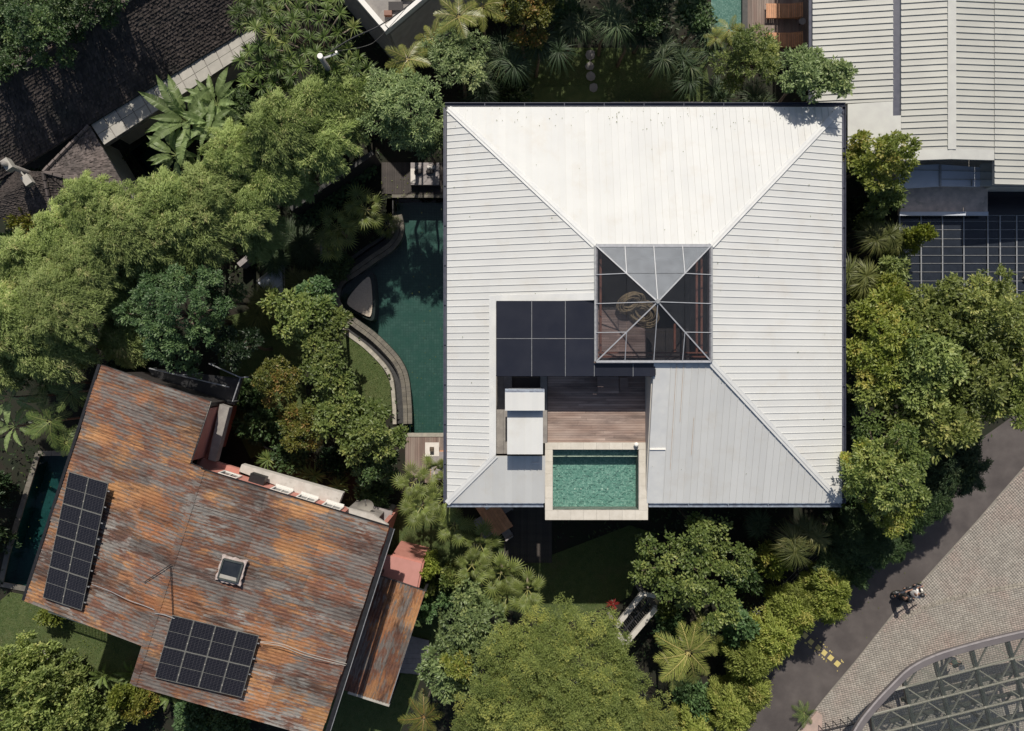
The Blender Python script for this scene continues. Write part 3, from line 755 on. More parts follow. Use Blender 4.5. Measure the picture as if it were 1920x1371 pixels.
# ---- dark flat canopy
zcn = 8.93
cn = MB()
cb = [(CX0 + .02, CY1 - .01), (SX0 - .055, CY1 - .01), (SX0 - .055, -.49), (CX0 + .02, -.49)]
gxs = [P(v, 0, zcn).x for v in (930, 997, 1060, 1123, 1187, 1229)]; gxs[0] = CX0 + .02; gxs[3] = SX0 - .06
gys = [CY1 - .01, P(0, 635, zcn).y, -.49]
cn.bar((gxs[0], gys[2] + .03, zcn - .09), (gxs[-1], gys[2] + .03, zcn - .09), .06, .12)
for x in gxs[1:]: cn.bar((x, gys[0] if x < SX0 - .1 else SY0 - .06, zcn - .07), (x, gys[2] + .06, zcn - .07), .04, .08)
cno = cn.build('canopy', M['black_metal'], house)
for i in range(5):
    for j in range(2):
        ya, yb = gys[j], gys[j + 1]
        if i >= 3 and j == 0: continue
        if i >= 3: ya = SY0 - .07
        MB().box(gxs[i] + .015, gxs[i + 1] - .015, yb + .012, ya - .012, zcn - .02, zcn).build('canopy_panel', M['dark_panel'], cno)
for x in gxs[1:-1]: MB().bar((x, gys[0] if x < SX0 - .1 else SY0 - .07, zcn + .008), (x, gys[2], zcn + .008), .018, .016).build('joint_bar', M['galv'], cno)
MB().bar((gxs[0], gys[1], zcn + .008), (gxs[3], gys[1], zcn + .008), .018, .014).build('joint_bar', M['galv'], cno)

# ---- courtyard deck
zd = 6.93
MB().box(SX0 + .06, CX1 - .06, SY0 + .09, SY0 + .17, 7.45, 8.8).build('inner_wall', M['interior'], house)  # unseen lintel, added to keep skylight sun off the deck and bench
dk = MB().box(CX0 + .01, CX1 - .01, -3.72, 2.79, zd - .25, zd - .06).build('deck', M['deck_dark'], house)
y = -3.70
while y < 2.65:
    xb = 1.70
    segs = [xb, R.uniform(3, 5), CX1 - .02] if R.random() < .7 else [xb, CX1 - .02]
    for a, b in zip(segs[:-1], segs[1:]):
        MB().box(a + .003, b - .003, y, y + .108, zd - .05, zd + R.uniform(-.003, .003)).build('deck_board', M['deck'], dk)
    y += .118
for x, x2 in ((CX0 + .02, -.42), (-.41, -.0), ):
    MB().box(x, x2, -4.2, -.2, zd + .02, zd + .14).build('stone_ledge', M['concrete'], house)
MB().box(1.35, 1.68, -3.70, -.3, zd + .01, zd + .10).build('stone_ledge', M['concrete'], house)
MB().slab([(CX1 - .05, Y0 + .2, zb(0, Y0 + .2) - .14), (CX1 + .2, Y0 + .2, zb(0, Y0 + .2) - .14), (CX1 + .2, SY0, zb(0, SY0) - .14), (CX1 - .05, SY0, zb(0, SY0) - .14)], 1.9).build('inner_wall', M['plaster'], house)
MB().box(CX0 - .25, CX0 + .008, Y0 + 2.42, CY1 + .2, zd - .3, zlf(CX0 - .3, 0) - .15).build('inner_wall', M['plaster'], house)
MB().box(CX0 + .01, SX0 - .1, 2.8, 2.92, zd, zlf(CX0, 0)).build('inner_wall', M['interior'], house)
q = P(1140, 722, 7.3); table('bench', 'brown slatted timber daybed in the shade on the courtyard deck', q.x, q.y - .0, zd, 1.0, .8, .42, 'deck', 'daybed', nb=6)
q = P(1170, 720, 7.4); table('side_table', 'small brown timber side table beside the courtyard daybed', q.x, q.y, zd, .40, .6, .42, 'deck', 'table', nb=4)

# ---- stair tower roofs
st = MB(); a0 = P(951, 770, 8.5); a1 = P(1018, 852, 8.5); c0 = P(947, 731, 8.9); c1 = P(1021, 770, 8.9)
st.box(a0.x + .06, a1.x - .06, a1.y + .05, a0.y + 1.0, 5.5, 8.44)
sto = st.build('stair_tower', M['plaster'], house)
panels(sto, [[(a0.x, a1.y), (a1.x, a1.y), (a1.x, a0.y + .2), (a0.x, a0.y + .2)]], lambda x, y: 8.46, 'x', .30, M['white_metal'], rib=(.03, .03))
MB().box(c0.x + .05, c1.x - .05, c1.y + .04, c0.y - .06, 8.55, 8.84).build('upper_box', M['navy'], sto)
panels(sto, [[(c0.x, c1.y), (c1.x, c1.y), (c1.x, c0.y - .12), (c0.x, c0.y - .12)]], lambda x, y: 8.86, 'x', .30, M['white_metal'], rib=(.03, .03))
MB().slab([(c0.x, c0.y - .12, 8.885), (c1.x, c0.y - .12, 8.885), (c1.x, c0.y + .04, 8.70), (c0.x, c0.y + .04, 8.70)], .03).build('edge_flashing', M['navy_pale'], sto)

# ---- roof-level pool
zp = 7.03
o0 = P(1022, 830, zp); o1 = P(1215, 975, zp); i0 = P(1036, 843, zp); i1 = P(1198, 957, zp)
pool = MB(); b0 = 6.12
pool.box(o0.x + .03, o1.x - .03, o1.y + .03, o0.y - .03, b0 - .9, b0)
for (xa, xb, ya, yb) in ((o0.x + .03, i0.x + .02, o1.y + .03, o0.y - .03), (i1.x - .02, o1.x - .03, o1.y + .03, o0.y - .03), (i0.x + .02, i1.x - .02, i0.y - .02, o0.y - .03), (i0.x + .02, i1.x - .02, o1.y + .03, i1.y + .02)):
    pool.box(xa, xb, ya, yb, b0, zp - .06)
po = pool.build('roof_pool', M['concrete'], house)
def coping(x0, x1, y0, y1, axis, n):
    for i in range(n):
        if axis == 'x': MB().box(x0 + (x1 - x0) * i / n + .003, x0 + (x1 - x0) * (i + 1) / n - .003, y0, y1, zp - .055, zp + R.uniform(-.001, .001)).build('coping_stone', M['stone_coping'], po)
        else: MB().box(x0, x1, y0 + (y1 - y0) * i / n + .003, y0 + (y1 - y0) * (i + 1) / n - .003, zp - .055, zp + R.uniform(-.001, .001)).build('coping_stone', M['stone_coping'], po)
coping(o0.x, o1.x, o1.y, i1.y, 'x', 8); coping(o0.x, o1.x, i0.y, o0.y, 'x', 8)
coping(o0.x, i0.x, i1.y + .003, i0.y - .003, 'y', 5); coping(i1.x, o1.x, i1.y + .003, i0.y - .003, 'y', 5)
MB().box(i0.x + .024, i1.x - .024, i1.y + .024, i0.y - .024, b0 + .003, b0 + .02).build('basin_tiles', M['upper_tile'], po)
MB().box(i0.x + .024, i1.x - .024, i0.y - .38, i0.y - .026, b0 + .021, 6.62).build('basin_step', M['upper_tile'], po)
MB().box(i0.x + .024, i1.x - .024, i0.y - .385, i0.y - .34, 6.621, 6.66).build('step_nosing', M['stone_coping'], po)
n_ = 90; X_ = np.linspace(i0.x + .022, i1.x - .022, n_); Y_ = np.linspace(i1.y + .022, i0.y - .022, 64)
gxx, gyy = np.meshgrid(X_, Y_)
ph = lambda k, s_: np.sin(gxx * k[0] + gyy * k[1] + s_)
zz = zp - .10 + .003 * (ph((9, 3), 0) + ph((-5, 11), 1) + ph((14, -8), 2.2) + .8 * ph((19, 15), .5) + .8 * ph((-21, 12), 4) + .6 * ph((4, 30), 1.1))
V = np.stack([gxx, gyy, zz], -1).reshape(-1, 3) - np.array(wl(po))
idx = np.arange(64 * n_).reshape(64, n_)
Fc = np.stack([idx[:-1, :-1], idx[:-1, 1:], idx[1:, 1:], idx[1:, :-1]], -1).reshape(-1, 4)
child('water', npmesh('water', V, Fc, M['pool_water'], smooth=True), po)
q = P(1193.5, 834, zp + .2)
gl = thing('garden_lamp', 'small round white lamp on the pale coping at the roof pool corner', 'lamp', (q.x, q.y, zp))
child('lamp_shade', MB().ball((0, 0, .14), .12, .12, .11, 12, 8).mesh('lamp_shade', M['lamp_white'], True), gl); child('base', MB().cyl((0, 0), .07, 0, .05, 12).mesh('base', M['black_metal']), gl)
for x in (P(1080, 0, 6.9).x, P(1092, 0, 6.9).x, P(1132, 0, 6.9).x, P(1143, 0, 6.9).x):
    MB().cyl((x, P(0, 916, 6).y), .03, b0 + .02, b0 + .04, 10).build('pool_light', M['lamp_white'], po)

# ================================================================== LAGOON POOL (garden level)
lag = thing('lagoon_pool', 'curved green tiled garden pool with dark stone rim beside the white roof', 'pool', P(790, 600, 0))
lag['kind'] = 'structure'
A = LA
zw = -.06
dep = -1.3
basin = MB().sheet([XY(738, 372)] + A + [XY(757, 812), XY(862, 812), XY(862, 372)], dep)
bo = basin.build('basin_floor', M['pool_tile'], lag)
mb = MB(); ribbon(mb, [XY(737, 372)] + A + [XY(757, 812)], -.06, .0, dep, -.1); mb.build('basin_wall', M['dark_stone'], lag)
mb = MB(); mb.prism(PL([(762, 816), (862, 816), (862, 372), (762, 372)], 0), dep + .004, dep + .12); mb.build('floor_step', M['pool_tile'], lag)
# the soil must not cover the basin: deep box is cut by building the ground as sheets round it (see below)
MB().sheet([XY(738, 372)] + A + [XY(757, 812), XY(862, 812), XY(862, 372)], zw).build('water', M['pond'], lag)
# stone band (submerged weir rim) in individual blocks
for i in range(len(A) - 1):
    a, b = A[i], A[i + 1]
    dx, dy = b[0] - a[0], b[1] - a[1]; l = math.hypot(dx, dy)
    for (w0, w1, zz_) in ((.0, .24, .035), (.25, .50, .0)):
        j0 = i; B = offset_path(A, w0 + .006); D = offset_path(A, w1)
        q4 = [B[i], B[i + 1], D[i + 1], D[i]]
        gx_ = sum(p[0] for p in q4) / 4; gy_ = sum(p[1] for p in q4) / 4
        q4 = [(gx_ + (x - gx_) * .97, gy_ + (y - gy_) * .97) for x, y in q4]
        MB().prism(q4, -.5, zz_ - .03).build('rim_stone', M['stone_band'], lag)
# dark overflow channel and pale kerb outside the band
chn = MB(); ribbon(chn, A, -.36, -.02, -.45, -.38); chn.build('overflow_channel', M['dark_stone'], lag)
lowA = A[int(len(A) * .52):]
kb = offset_path(lowA, -.50)
for i in range(0, len(kb) - 1):
    B = offset_path(lowA, -.37); D = offset_path(lowA, -.58)
    MB().prism([B[i], B[i + 1], D[i + 1], D[i]], -.3, .07 + R.uniform(0, .01)).build('kerb_stone', M['kerb'], lag)
upA = A[:int(len(A) * .52) + 1]
B = offset_path(upA, -.37); D = offset_path(upA, -.55)
for i in range(len(upA) - 1):
    MB().prism([B[i], B[i + 1], D[i + 1], D[i]], -.3, .05).build('kerb_stone', M['dark_stone'], lag)
isl = smooth_path([(694, 522), (698, 560), (696, 590), (686, 592), (656, 575), (652, 562), (668, 540), (684, 524)], 4, closed=True)
MB().prism([XY(a, b) for a, b in isl], -1.2, .02).build('sand_island', M['sand'], lag)
isl2 = [XY(675 + (a - 675) * 1.22, 560 + (b - 560) * 1.22) for a, b in isl]
MB().prism(isl2, dep, -.10).build('island_rim', M['dark_stone'], lag)
MB().prism(PL([(735, 365), (838, 365), (838, 371), (735, 371)], 0), -.2, .05).build('coping', M['stone_band'], lag)
MB().prism(PL([(764, 812), (850, 812), (850, 819), (764, 819)], 0), -.2, .06).build('coping', M['kerb'], lag)

# decks at both ends of the lagoon
def boards(poly, axis, sp, z, mt, name='deck_board', base='garden_deck', label=None, dark='deck_dark', seed=0):
    b = MB().prism(poly, -.3 + z, z - .045); o = b.build(base, M[dark]); o['kind'] = 'structure'
    for k, c, a, b_, n in strips([poly], axis, sp):
        c2 = clip(clip(c, n, b_ - .008), (-n[0], -n[1]), -(a + .002))
        if len(c2) > 2 and area(c2) > .01: MB().prism(c2, z - .04, z + R.uniform(-.003, .003)).build(name, M[mt], o)
    return o
boards(PL([(760, 820), (850, 820), (850, 905), (795, 905), (760, 880)], 0), 'x', .13, .05, 'deck_v')
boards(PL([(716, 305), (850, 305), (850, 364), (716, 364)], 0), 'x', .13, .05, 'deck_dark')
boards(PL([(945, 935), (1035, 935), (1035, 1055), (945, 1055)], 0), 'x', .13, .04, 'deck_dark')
q = P(810, 843, .5)
tb = table('coffee_table', 'low white square table with a small lantern by the pool end deck', q.x, q.y, .05, .78, .78, .40, 'cloth_white', nb=1)
ln = thing('lantern', 'small wooden candle lantern standing on the low white table', 'lantern', (q.x, q.y + .03, .45))
child('frame', MB().box(-.11, .11, -.11, .11, 0, .02).box(-.11, .11, -.11, .11, .24, .27).box(-.11, -.09, -.11, -.09, .02, .24).box(.09, .11, .09, .11, .02, .24).box(.09, .11, -.11, -.09, .02, .24).box(-.11, -.09, .09, .11, .02, .24).box(-.11, .11, -.02, .02, .27, .285).mesh('frame', M['bark']), ln)
child('glass_chimney', MB().cyl((0, 0), .06, .02, .2, 8).mesh('glass_chimney', M['window_white']), ln)
q = P(829, 872, .3)
dbd = thing('daybed', 'grey cushioned daybed half under the white roof edge by the pool deck', 'daybed', (q.x, q.y, .05))
child('mattress', MB().box(-.62, .5, -.8, .75, .2, .38).mesh('mattress', M['cloth_grey']), dbd); child('frame', MB().box(-.66, .55, -.84, .79, 0, .19).mesh('frame', M['teak']), dbd)
child('bolster', MB().ball((-.1, -.55, .47), .35, .12, .1).mesh('bolster', M['cloth_dark'], True), dbd)
q = P(797, 327, .4)
sf = thing('outdoor_bed', 'wide grey daybed with striped cushions on the shaded deck above the pool', 'daybed', (q.x, q.y, .05))
child('frame', MB().box(-.82, .82, -.62, .66, 0, .22).mesh('frame', M['deck_dark']), sf); child('mattress', MB().box(-.8, .8, -.6, .64, .23, .42).mesh('mattress', M['cloth_grey']), sf)
for (x, y, mt) in ((-.36, .1, 'cloth_dark'), (.30, .12, 'cloth_dark'), (-.34, .34, 'cloth_grey'), (.34, .36, 'cloth_white')):
    child('cushion', MB().ball((x, y, .52), .24, .15, .10, 12, 8).mesh('cushion', M[mt], True), sf)
child('throw', MB().box(-.8, -.52, -.5, .3, .421, .44).mesh('throw', M['cloth_white']), sf)

# dining set under the eave
q = P(922, 962, .8)
ang = math.radians(-57)
dt = table('dining_table', 'long brown timber dining table beside palms under the lower left eave', q.x, q.y, .04, 2.5, 1.2, .76, 'teak', nb=7, rz=ang)
def chair(x, y, rz, label):
    t = thing('dining_chair', label, 'chair', (x, y, .04), rz, 'pale chairs around the dining table')
    child('seat', MB().box(-.24, .24, -.24, .24, .40, .48).mesh('seat', M['cloth_grey']), t)
    child('backrest', MB().box(-.24, .24, .22, .29, .5, .85).mesh('backrest', M['cloth_grey']), t)
    for sx in (-1, 1):
        for sy in (-1, 1): child('leg', MB().box(sx * .21 - .02, sx * .21 + .02, sy * .21 - .02, sy * .21 + .02, 0, .4).mesh('leg', M['black_metal']), t)
    return t
c, s = math.cos(ang), math.sin(ang)
def rel(u, v): return (q.x + u * c - v * s, q.y + u * s + v * c)
x, y = rel(-.5, .82); chair(x, y, ang, 'pale square chair right of the timber table, touching the roof gutter')
x, y = rel(.25, .82); chair(x, y, ang, 'pale square chair right of the timber table, second from the gutter')
x, y = rel(1.45, .05); chair(x, y, ang - math.pi / 2, 'pale chair at the lower end of the timber dining table')
x, y = rel(.1, -.82); chair(x, y, ang + math.pi, 'shaded chair left of the timber table nearer the gutter')
x, y = rel(.8, -.82); chair(x, y, ang + math.pi, 'shaded chair left of the timber table nearer its lower end')
pl = thing('serving_tray', 'long pale tray lying on the timber dining table', 'tray', (rel(-.7, 0)[0], rel(-.7, 0)[1], .80), ang)
child('rim', MB().box(-.4, .4, -.16, -.12, 0, .05).box(-.4, .4, .12, .16, 0, .05).box(-.4, -.36, -.12, .12, 0, .05).box(.36, .4, -.12, .12, 0, .05).mesh('rim', M['cloth_white']), pl)
child('base', MB().box(-.358, .358, -.118, .118, 0, .015).mesh('base', M['blue_grey']), pl)
# ================================================================== RUSTY ROOFED HOUSE
rh = thing('rusty_roof_house', 'house with long rusty corrugated gable roof and pink walls, lower left', 'house', P(380, 1050, 0))
ZR, ZW = 8.2, 7.0
rp = {'w1': [(190, 684, ZW), (395, 752, 8.05), (357, 868, 8.09), (153, 799, ZW)],
      'w2': [(155, 795, ZW), (378, 877, ZR), (268, 1210, ZR), (47, 1126, ZW)],
      'e1': [(728, 988, ZW), (378, 880, ZR), (250, 1283, ZR), (600, 1384, ZW)]}
rust_under = MB()
for k, q4 in rp.items(): rust_under.slab([tuple(P(a, b, z) - Vector((0, 0, .09))) for a, b, z in q4], .10)
rroof = rust_under.build('roof', M['black_metal'], rh)
def lerp(a, b, t): return a + (b - a) * t
def corr_sheets(parent, q4, mt, nu, sw, period=.15, amp=.017, jag=.05):
    """q4: eave start, ridge start, ridge end, eave end (3D); sheets run eave to ridge"""
    E0, R0, R1, E1 = [Vector(v) for v in q4]
    ln_ = ((E1 - E0).length + (R1 - R0).length) / 2; nv = max(1, round(ln_ / sw)); waves = max(2, round(sw / period)); seg = 4
    for i in range(nv):
        for j in range(nu):
            V = []; v0, v1 = i / nv, (i + 1) / nv + .004
            u0 = j / nu - (.012 if j else 0); u1 = (j + 1) / nu
            if j == 0: u0 -= R.uniform(0, jag) / max(.1, (R0 - E0).length)
            lz = .012 * j + R.uniform(0, .006) + (i % 2) * .004
            n = waves * seg
            for t in range(n + 1):
                v = lerp(v0, v1, t / n); e = E0.lerp(E1, v); r = R0.lerp(R1, v); z = amp * math.cos(2 * math.pi * t / seg)
                for u in (u0, u1):
                    p = e.lerp(r, u); V.append((p.x, p.y, p.z + z + lz + .0))
            fs = [(2 * t, 2 * t + 1, 2 * t + 3, 2 * t + 2) for t in range(n)]
            mb = MB(); mb.add(V, fs)
            # make faces point up
            a, b, c = (Vector(V[k]) for k in (0, 1, 3))
            if (b - a).cross(c - a).z < 0: mb.f = [tuple(reversed(f)) for f in mb.f]
            mb.build('roof_sheet', M[mt], parent, smooth=True)
corr_sheets(rroof, [tuple(P(*rp['w1'][0])), tuple(P(*rp['w1'][1])), tuple(P(*rp['w1'][2])), tuple(P(*rp['w1'][3]))], 'rust', 2, .8)
corr_sheets(rroof, [tuple(P(*rp['w2'][0])), tuple(P(*rp['w2'][1])), tuple(P(*rp['w2'][2])), tuple(P(*rp['w2'][3]))], 'rust', 3, .8)
corr_sheets(rroof, [tuple(P(*rp['e1'][0])), tuple(P(*rp['e1'][1])), tuple(P(*rp['e1'][2])), tuple(P(*rp['e1'][3]))], 'rust', 3, .8)
A3 = P(378, 880, ZR); B3 = P(250, 1283, ZR)
mb = MB(); up = Vector((0, 0, .035))
for s_ in (-1, 1):
    n = (B3 - A3).normalized().cross(Vector((0, 0, 1))) * (.16 * s_)
    mb.slab([tuple(A3 + up + Vector((0, 0, .03))), tuple(B3 + up + Vector((0, 0, .03))), tuple(B3 + n + up), tuple(A3 + n + up)], .01)
mb.build('ridge_cap', M['rust'], rroof)
# gutters and verge strips
def edgebar(a, b, wv, hv, mt, name='gutter', parent=rh, off=0.0, dz=-.05):
    A = P(*a); B = P(*b); d = (B - A).normalized(); n = Vector((-d.y, d.x, 0)) * off
    return MB().bar(A + n + Vector((0, 0, dz)), B + n + Vector((0, 0, dz)), wv, hv).build(name, M[mt], parent)
edgebar((188, 684, ZW), (45, 1127, ZW), .14, .10, 'black', off=-.06)
edgebar((733, 990, ZW - .1), (606, 1390, ZW - .1), .20, .04, 'black', off=.05)
edgebar((737, 992, ZW - .05), (611, 1390, ZW - .05), .03, .13, 'galv', off=.06)
edgebar((376, 879, ZR), (729, 987, ZW), .05, .10, 'black', name='verge_trim')
edgebar((395, 753, 8.05), (357, 868, 8.05), .04, .08, 'kerb', name='verge_trim')
edgebar((357, 868, 8.05), (378, 880, ZR), .05, .1, 'black', name='verge_trim')
# walls (inset below the eaves)
def wallseg(a, b, z0, z1, th, mt, parent=rh, name='wall'):
    A = Vector((a[0], a[1], (z0 + z1) / 2)); B = Vector((b[0], b[1], (z0 + z1) / 2))
    return MB().bar(A, B, th, z1 - z0).build(name, M[mt], parent)
g = lambda px, py, z: tuple(P(px, py, z))[:2]
wa = g(382, 889, 7.0); wb = g(640, 969, 7.0)
wallseg(wa, wb, 5.2, 6.95, .2, 'pink')
wallseg((wa[0] - .2, wa[1] - 1.2), (wb[0] - .2, wb[1] - 1.2), 0, 5.2, .2, 'pink')
wc_ = g(625, 1360, 7.0); we = g(262, 1275, 7.0)
wallseg(g(706, 1000, 7), g(592, 1366, 7), 0, 6.7, .2, 'pink'); wallseg(g(70, 1120, 7), g(270, 1196, 7), 0, 6.8, .2, 'pink'); wallseg(g(203, 700, 7), g(66, 1118, 7), 0, 6.7, .2, 'pink')
wallseg(g(215, 702, 7), g(386, 760, 7), 3.4, 6.8, .2, 'interior'); wallseg(g(382, 766, 7), g(352, 864, 7), 4.9, 6.8, .2, 'pink'); wallseg(g(350, 766, 7), g(320, 864, 7), 0, 4.9, .2, 'pink'); wallseg(g(270, 1275, 7), g(590, 1366, 7), 0, 6.7, .2, 'pink')
wallseg(g(630, 975, 7), g(690, 996, 7), 0, 5.4, .2, 'concrete')
# windows in the pink north wall
def lerp2(a, b, t): return (a[0] + (b[0] - a[0]) * t, a[1] + (b[1] - a[1]) * t)
wd_ = Vector((wb[0] - wa[0], wb[1] - wa[1], 0)).normalized(); nn_ = Vector((-wd_.y, wd_.x, 0))
for t in (.14, .52, .71, .90):
    x, y = lerp2(wa, wb, t)
    window(rh, x + nn_.x * .10, y + nn_.y * .10, 6.15, .85, .8, nn_.x, nn_.y)
x, y = lerp2(wa, wb, .33)
MB().bar(Vector((x, y, 5.9)) + nn_ * .30 - wd_ * .38, Vector((x, y, 5.9)) + nn_ * .30 + wd_ * .38, .42, .5).build('air_vent', M['black'], rh)
for t in (.52, .71, .90):
    x, y = lerp2(wa, wb, t); c_ = Vector((x, y, 5.66)) + nn_ * .2
    MB().bar(c_ - wd_ * .45, c_ + wd_ * .45, .18, .05).build('window_sill', M['window_white'], rh)
# pale ledge along the wall
lz = 5.45
def quad(pts, z, th, mt, name, parent=rh): return MB().slab([tuple(P(a, b, z)) for a, b in pts], th).build(name, M[mt], parent)
quad([(453, 871), (643, 925), (632, 953), (448, 884)], lz, .5, 'concrete_pale', 'ledge')
quad([(378, 858), (450, 880), (446, 896), (372, 878)], lz - .2, .3, 'pink', 'ledge')
quad([(640, 950), (700, 966), (728, 985), (634, 962)], 5.4, .25, 'concrete_pale', 'ledge')
quad([(393, 762), (428, 764), (402, 868), (368, 872)], 5.0, .3, 'pink', 'ledge')
quad([(412, 758), (430, 764), (404, 866), (390, 862)], 5.5, .5, 'concrete', 'parapet')
# dark lean-to with pipe handrails at the top end
quad([(276, 690), (455, 710), (440, 760), (395, 748), (290, 712)], 4.4, .25, 'black', 'annexe_roof')
mb = MB()
for (a, b) in (((280, 691), (414, 722)), ((414, 722), (430, 726)), ((392, 682), (451, 708)), ((451, 708), (436, 753)), ((336, 704), (376, 700)), ((451, 708), (466, 707))):
    mb.tube([P(a[0], a[1], 5.2), P(b[0], b[1], 5.2)], .035, 6)
for a in ((280, 691), (414, 722), (451, 708), (436, 753), (392, 682)): mb.tube([P(a[0], a[1], 5.2), P(a[0], a[1], 5.2) - Vector((0, 0, .8))], .03, 6)
mb.build('pipe_railing', M['galv'], rh)
# pink terrace
quad([(700, 1040), (740, 1044), (791, 1057), (782, 1102), (700, 1082)], 3.3, .3, 'pink_floor', 'terrace')
mb = MB(); Tz = 3.3
for a, b in (((791, 1057), (782, 1102)), ((735, 1043), (791, 1057))):
    mb.bar(P(a[0], a[1], Tz) - Vector((0, 0, 1.7)), P(b[0], b[1], Tz) - Vector((0, 0, 1.7)), .2, 3.2)
mb.build('terrace_wall', M['pink'], rh)
# dish, planter and flat box beside the wall
ds = thing('satellite_dish', 'small pale round satellite dish beside the grey box roof above the rusty house', 'satellite dish', P(688, 944, 3.2))
mb = MB(); n_ = 16
ring = [(.42 * math.cos(2 * math.pi * k / n_), .42 * math.sin(2 * math.pi * k / n_), .10) for k in range(n_)]
ring2 = [(.22 * math.cos(2 * math.pi * k / n_), .22 * math.sin(2 * math.pi * k / n_), .03) for k in range(n_)]
mb.add(ring + ring2 + [(0, 0, 0)], [(k, (k + 1) % n_, n_ + (k + 1) % n_, n_ + k) for k in range(n_)] + [(n_ + k, n_ + (k + 1) % n_, 2 * n_) for k in range(n_)])
child('reflector', mb.mesh('reflector', M['slab_tile'], True), ds, (0, 0, .4), (.5, .2, 0)); child('arm', MB().tube([(0, 0, 0), (0, 0, .45), (.05, .3, .75)], .02, 6).mesh('arm', M['galv']), ds)
bx = thing('garden_shed', 'low grey flat-topped box roof next to the satellite dish', 'shed', P(715, 955, 0))
MB().slab([tuple(P(a, b, 2.4)) for a, b in ((697, 948), (736, 960), (728, 984), (690, 974))], .12).build('roof', M['cloth_grey'], bx)
MB().slab([tuple(P(a, b, 2.27)) for a, b in ((699, 950), (733, 961), (726, 981), (693, 972))], 2.2).build('wall', M['concrete'], bx)

# lower lean-to roof, right side
lr = thing('lean_to', 'small rusty corrugated lean-to roof beside the big rusty roof', 'lean-to', P(715, 1200, 0))
lz1, lz2 = 4.3, 4.0
lq = [(712, 1079, lz1), (797, 1108, lz1 - .25), (729, 1320, lz2 - .25), (641, 1292, lz2)]
lq2 = [tuple(P(*v)) for v in lq]
under = MB().slab([(x, y, z - .07) for x, y, z in lq2], .06).build('roof', M['black_metal'], lr)
corr_sheets(under, [lq2[3], lq2[0], lq2[1], lq2[2]], 'rust_low', 3, .8)
A = Vector(lq2[3]); B = Vector(lq2[2]); mb = MB(); d = (B - A).normalized()
mb.bar(A + d * .3 + Vector((.02, -.09, -.06)), B + Vector((.02, -.09, -.06)), .14, .1).build('gutter', M['slab_tile'], lr)
mb = MB(); mb.bar(Vector(lq2[0]) - Vector((0, 0, .02)), Vector(lq2[1]) - Vector((0, 0, .02)), .05, .12).build('verge_trim', M['dark_stone'], lr)
mb = MB(); mb.bar(Vector(lq2[1]) - Vector((0, 0, .02)), Vector(lq2[2]) - Vector((0, 0, .02)), .04, .08).build('verge_trim', M['galv'], lr)
for v in lq2: MB().box(v[0] - .07, v[0] + .07, v[1] - .07, v[1] + .07, 0, v[2] - .13).build('post', M['black_metal'], lr)
boards(PL([(744, 1185), (805, 1200), (800, 1265), (700, 1255)], 0), 'y', .28, .12, 'cloth_grey', base='garden_steps')

# solar arrays
def solar(corners, ncol, nrow, label, z, flip=False):
    c0, c1, c3 = (P(a, b, zz) for (a, b), zz in zip(corners, z))     # top-left, top-right, bottom-left
    ux = (c1 - c0); uy = (c0 - c3); W = ux.length; L_ = uy.length
    X = ux.normalized(); Z = X.cross(uy.normalized()).normalized(); Y = Z.cross(X)
    mtx = Matrix((X, Y, Z)).transposed().to_4x4(); mtx.translation = c3 + Z * .12
    t = thing('solar_array', label, 'solar panels', (0, 0, 0), 0, 'solar arrays on the rusty roof'); t.matrix_world = mtx
    pw, pl_ = W / ncol, L_ / nrow
    fr = MB().box(.012, pw - .012, .012, pl_ - .012, .0, .035)
    e = .014
    fm = fr.mesh('panel', M['cells'])
    rim = MB()
    for (x0, x1, y0, y1) in ((.004, .012 + e, .004, pl_ - .004), (pw - .012 - e, pw - .004, .004, pl_ - .004), (.012 + e, pw - .012 - e, .004, .012 + e), (.012 + e, pw - .012 - e, pl_ - .012 - e, pl_ - .004)):
        rim.box(x0, x1, y0, y1, .0, .042)
    rim.box(.03, pw - .03, pl_ / 2 - .008, pl_ / 2 + .008, .0352, .038)
    rmm = rim.mesh('frame', M['steel']); cl = MB().box(-.022, .022, -.018, .018, .035, .06).mesh('clamp', M['slab_tile'])
    for i in range(ncol):
        for j in range(nrow):
            p = child('panel', fm, t, (i * pw, j * pl_, 0)); child('frame', rmm, p)
            if i: child('clamp', cl, p, (0, pl_ * .25, 0)); child('clamp', cl, p, (0, pl_ * .75, 0))
    rl = MB()
    for j in range(nrow):
        for f in (.25, .75): rl.box(-.06, W + .10, (j + f) * pl_ - .02, (j + f) * pl_ + .02, -.06, -.01)
    child('mounting_rail', rl.mesh('mounting_rail', M['galv']), t)
    return t
solar(((155, 891), (229, 913), (85, 1119)), 2, 4, 'narrow solar array of two columns on the left slope of the rusty roof', (7.62, 8.02, 7.25))
solar(((328, 1152), (490, 1191), (292, 1268)), 4, 2, 'wide solar array of four columns on the lower slope of the rusty roof', (8.12, 7.72, 8.12))

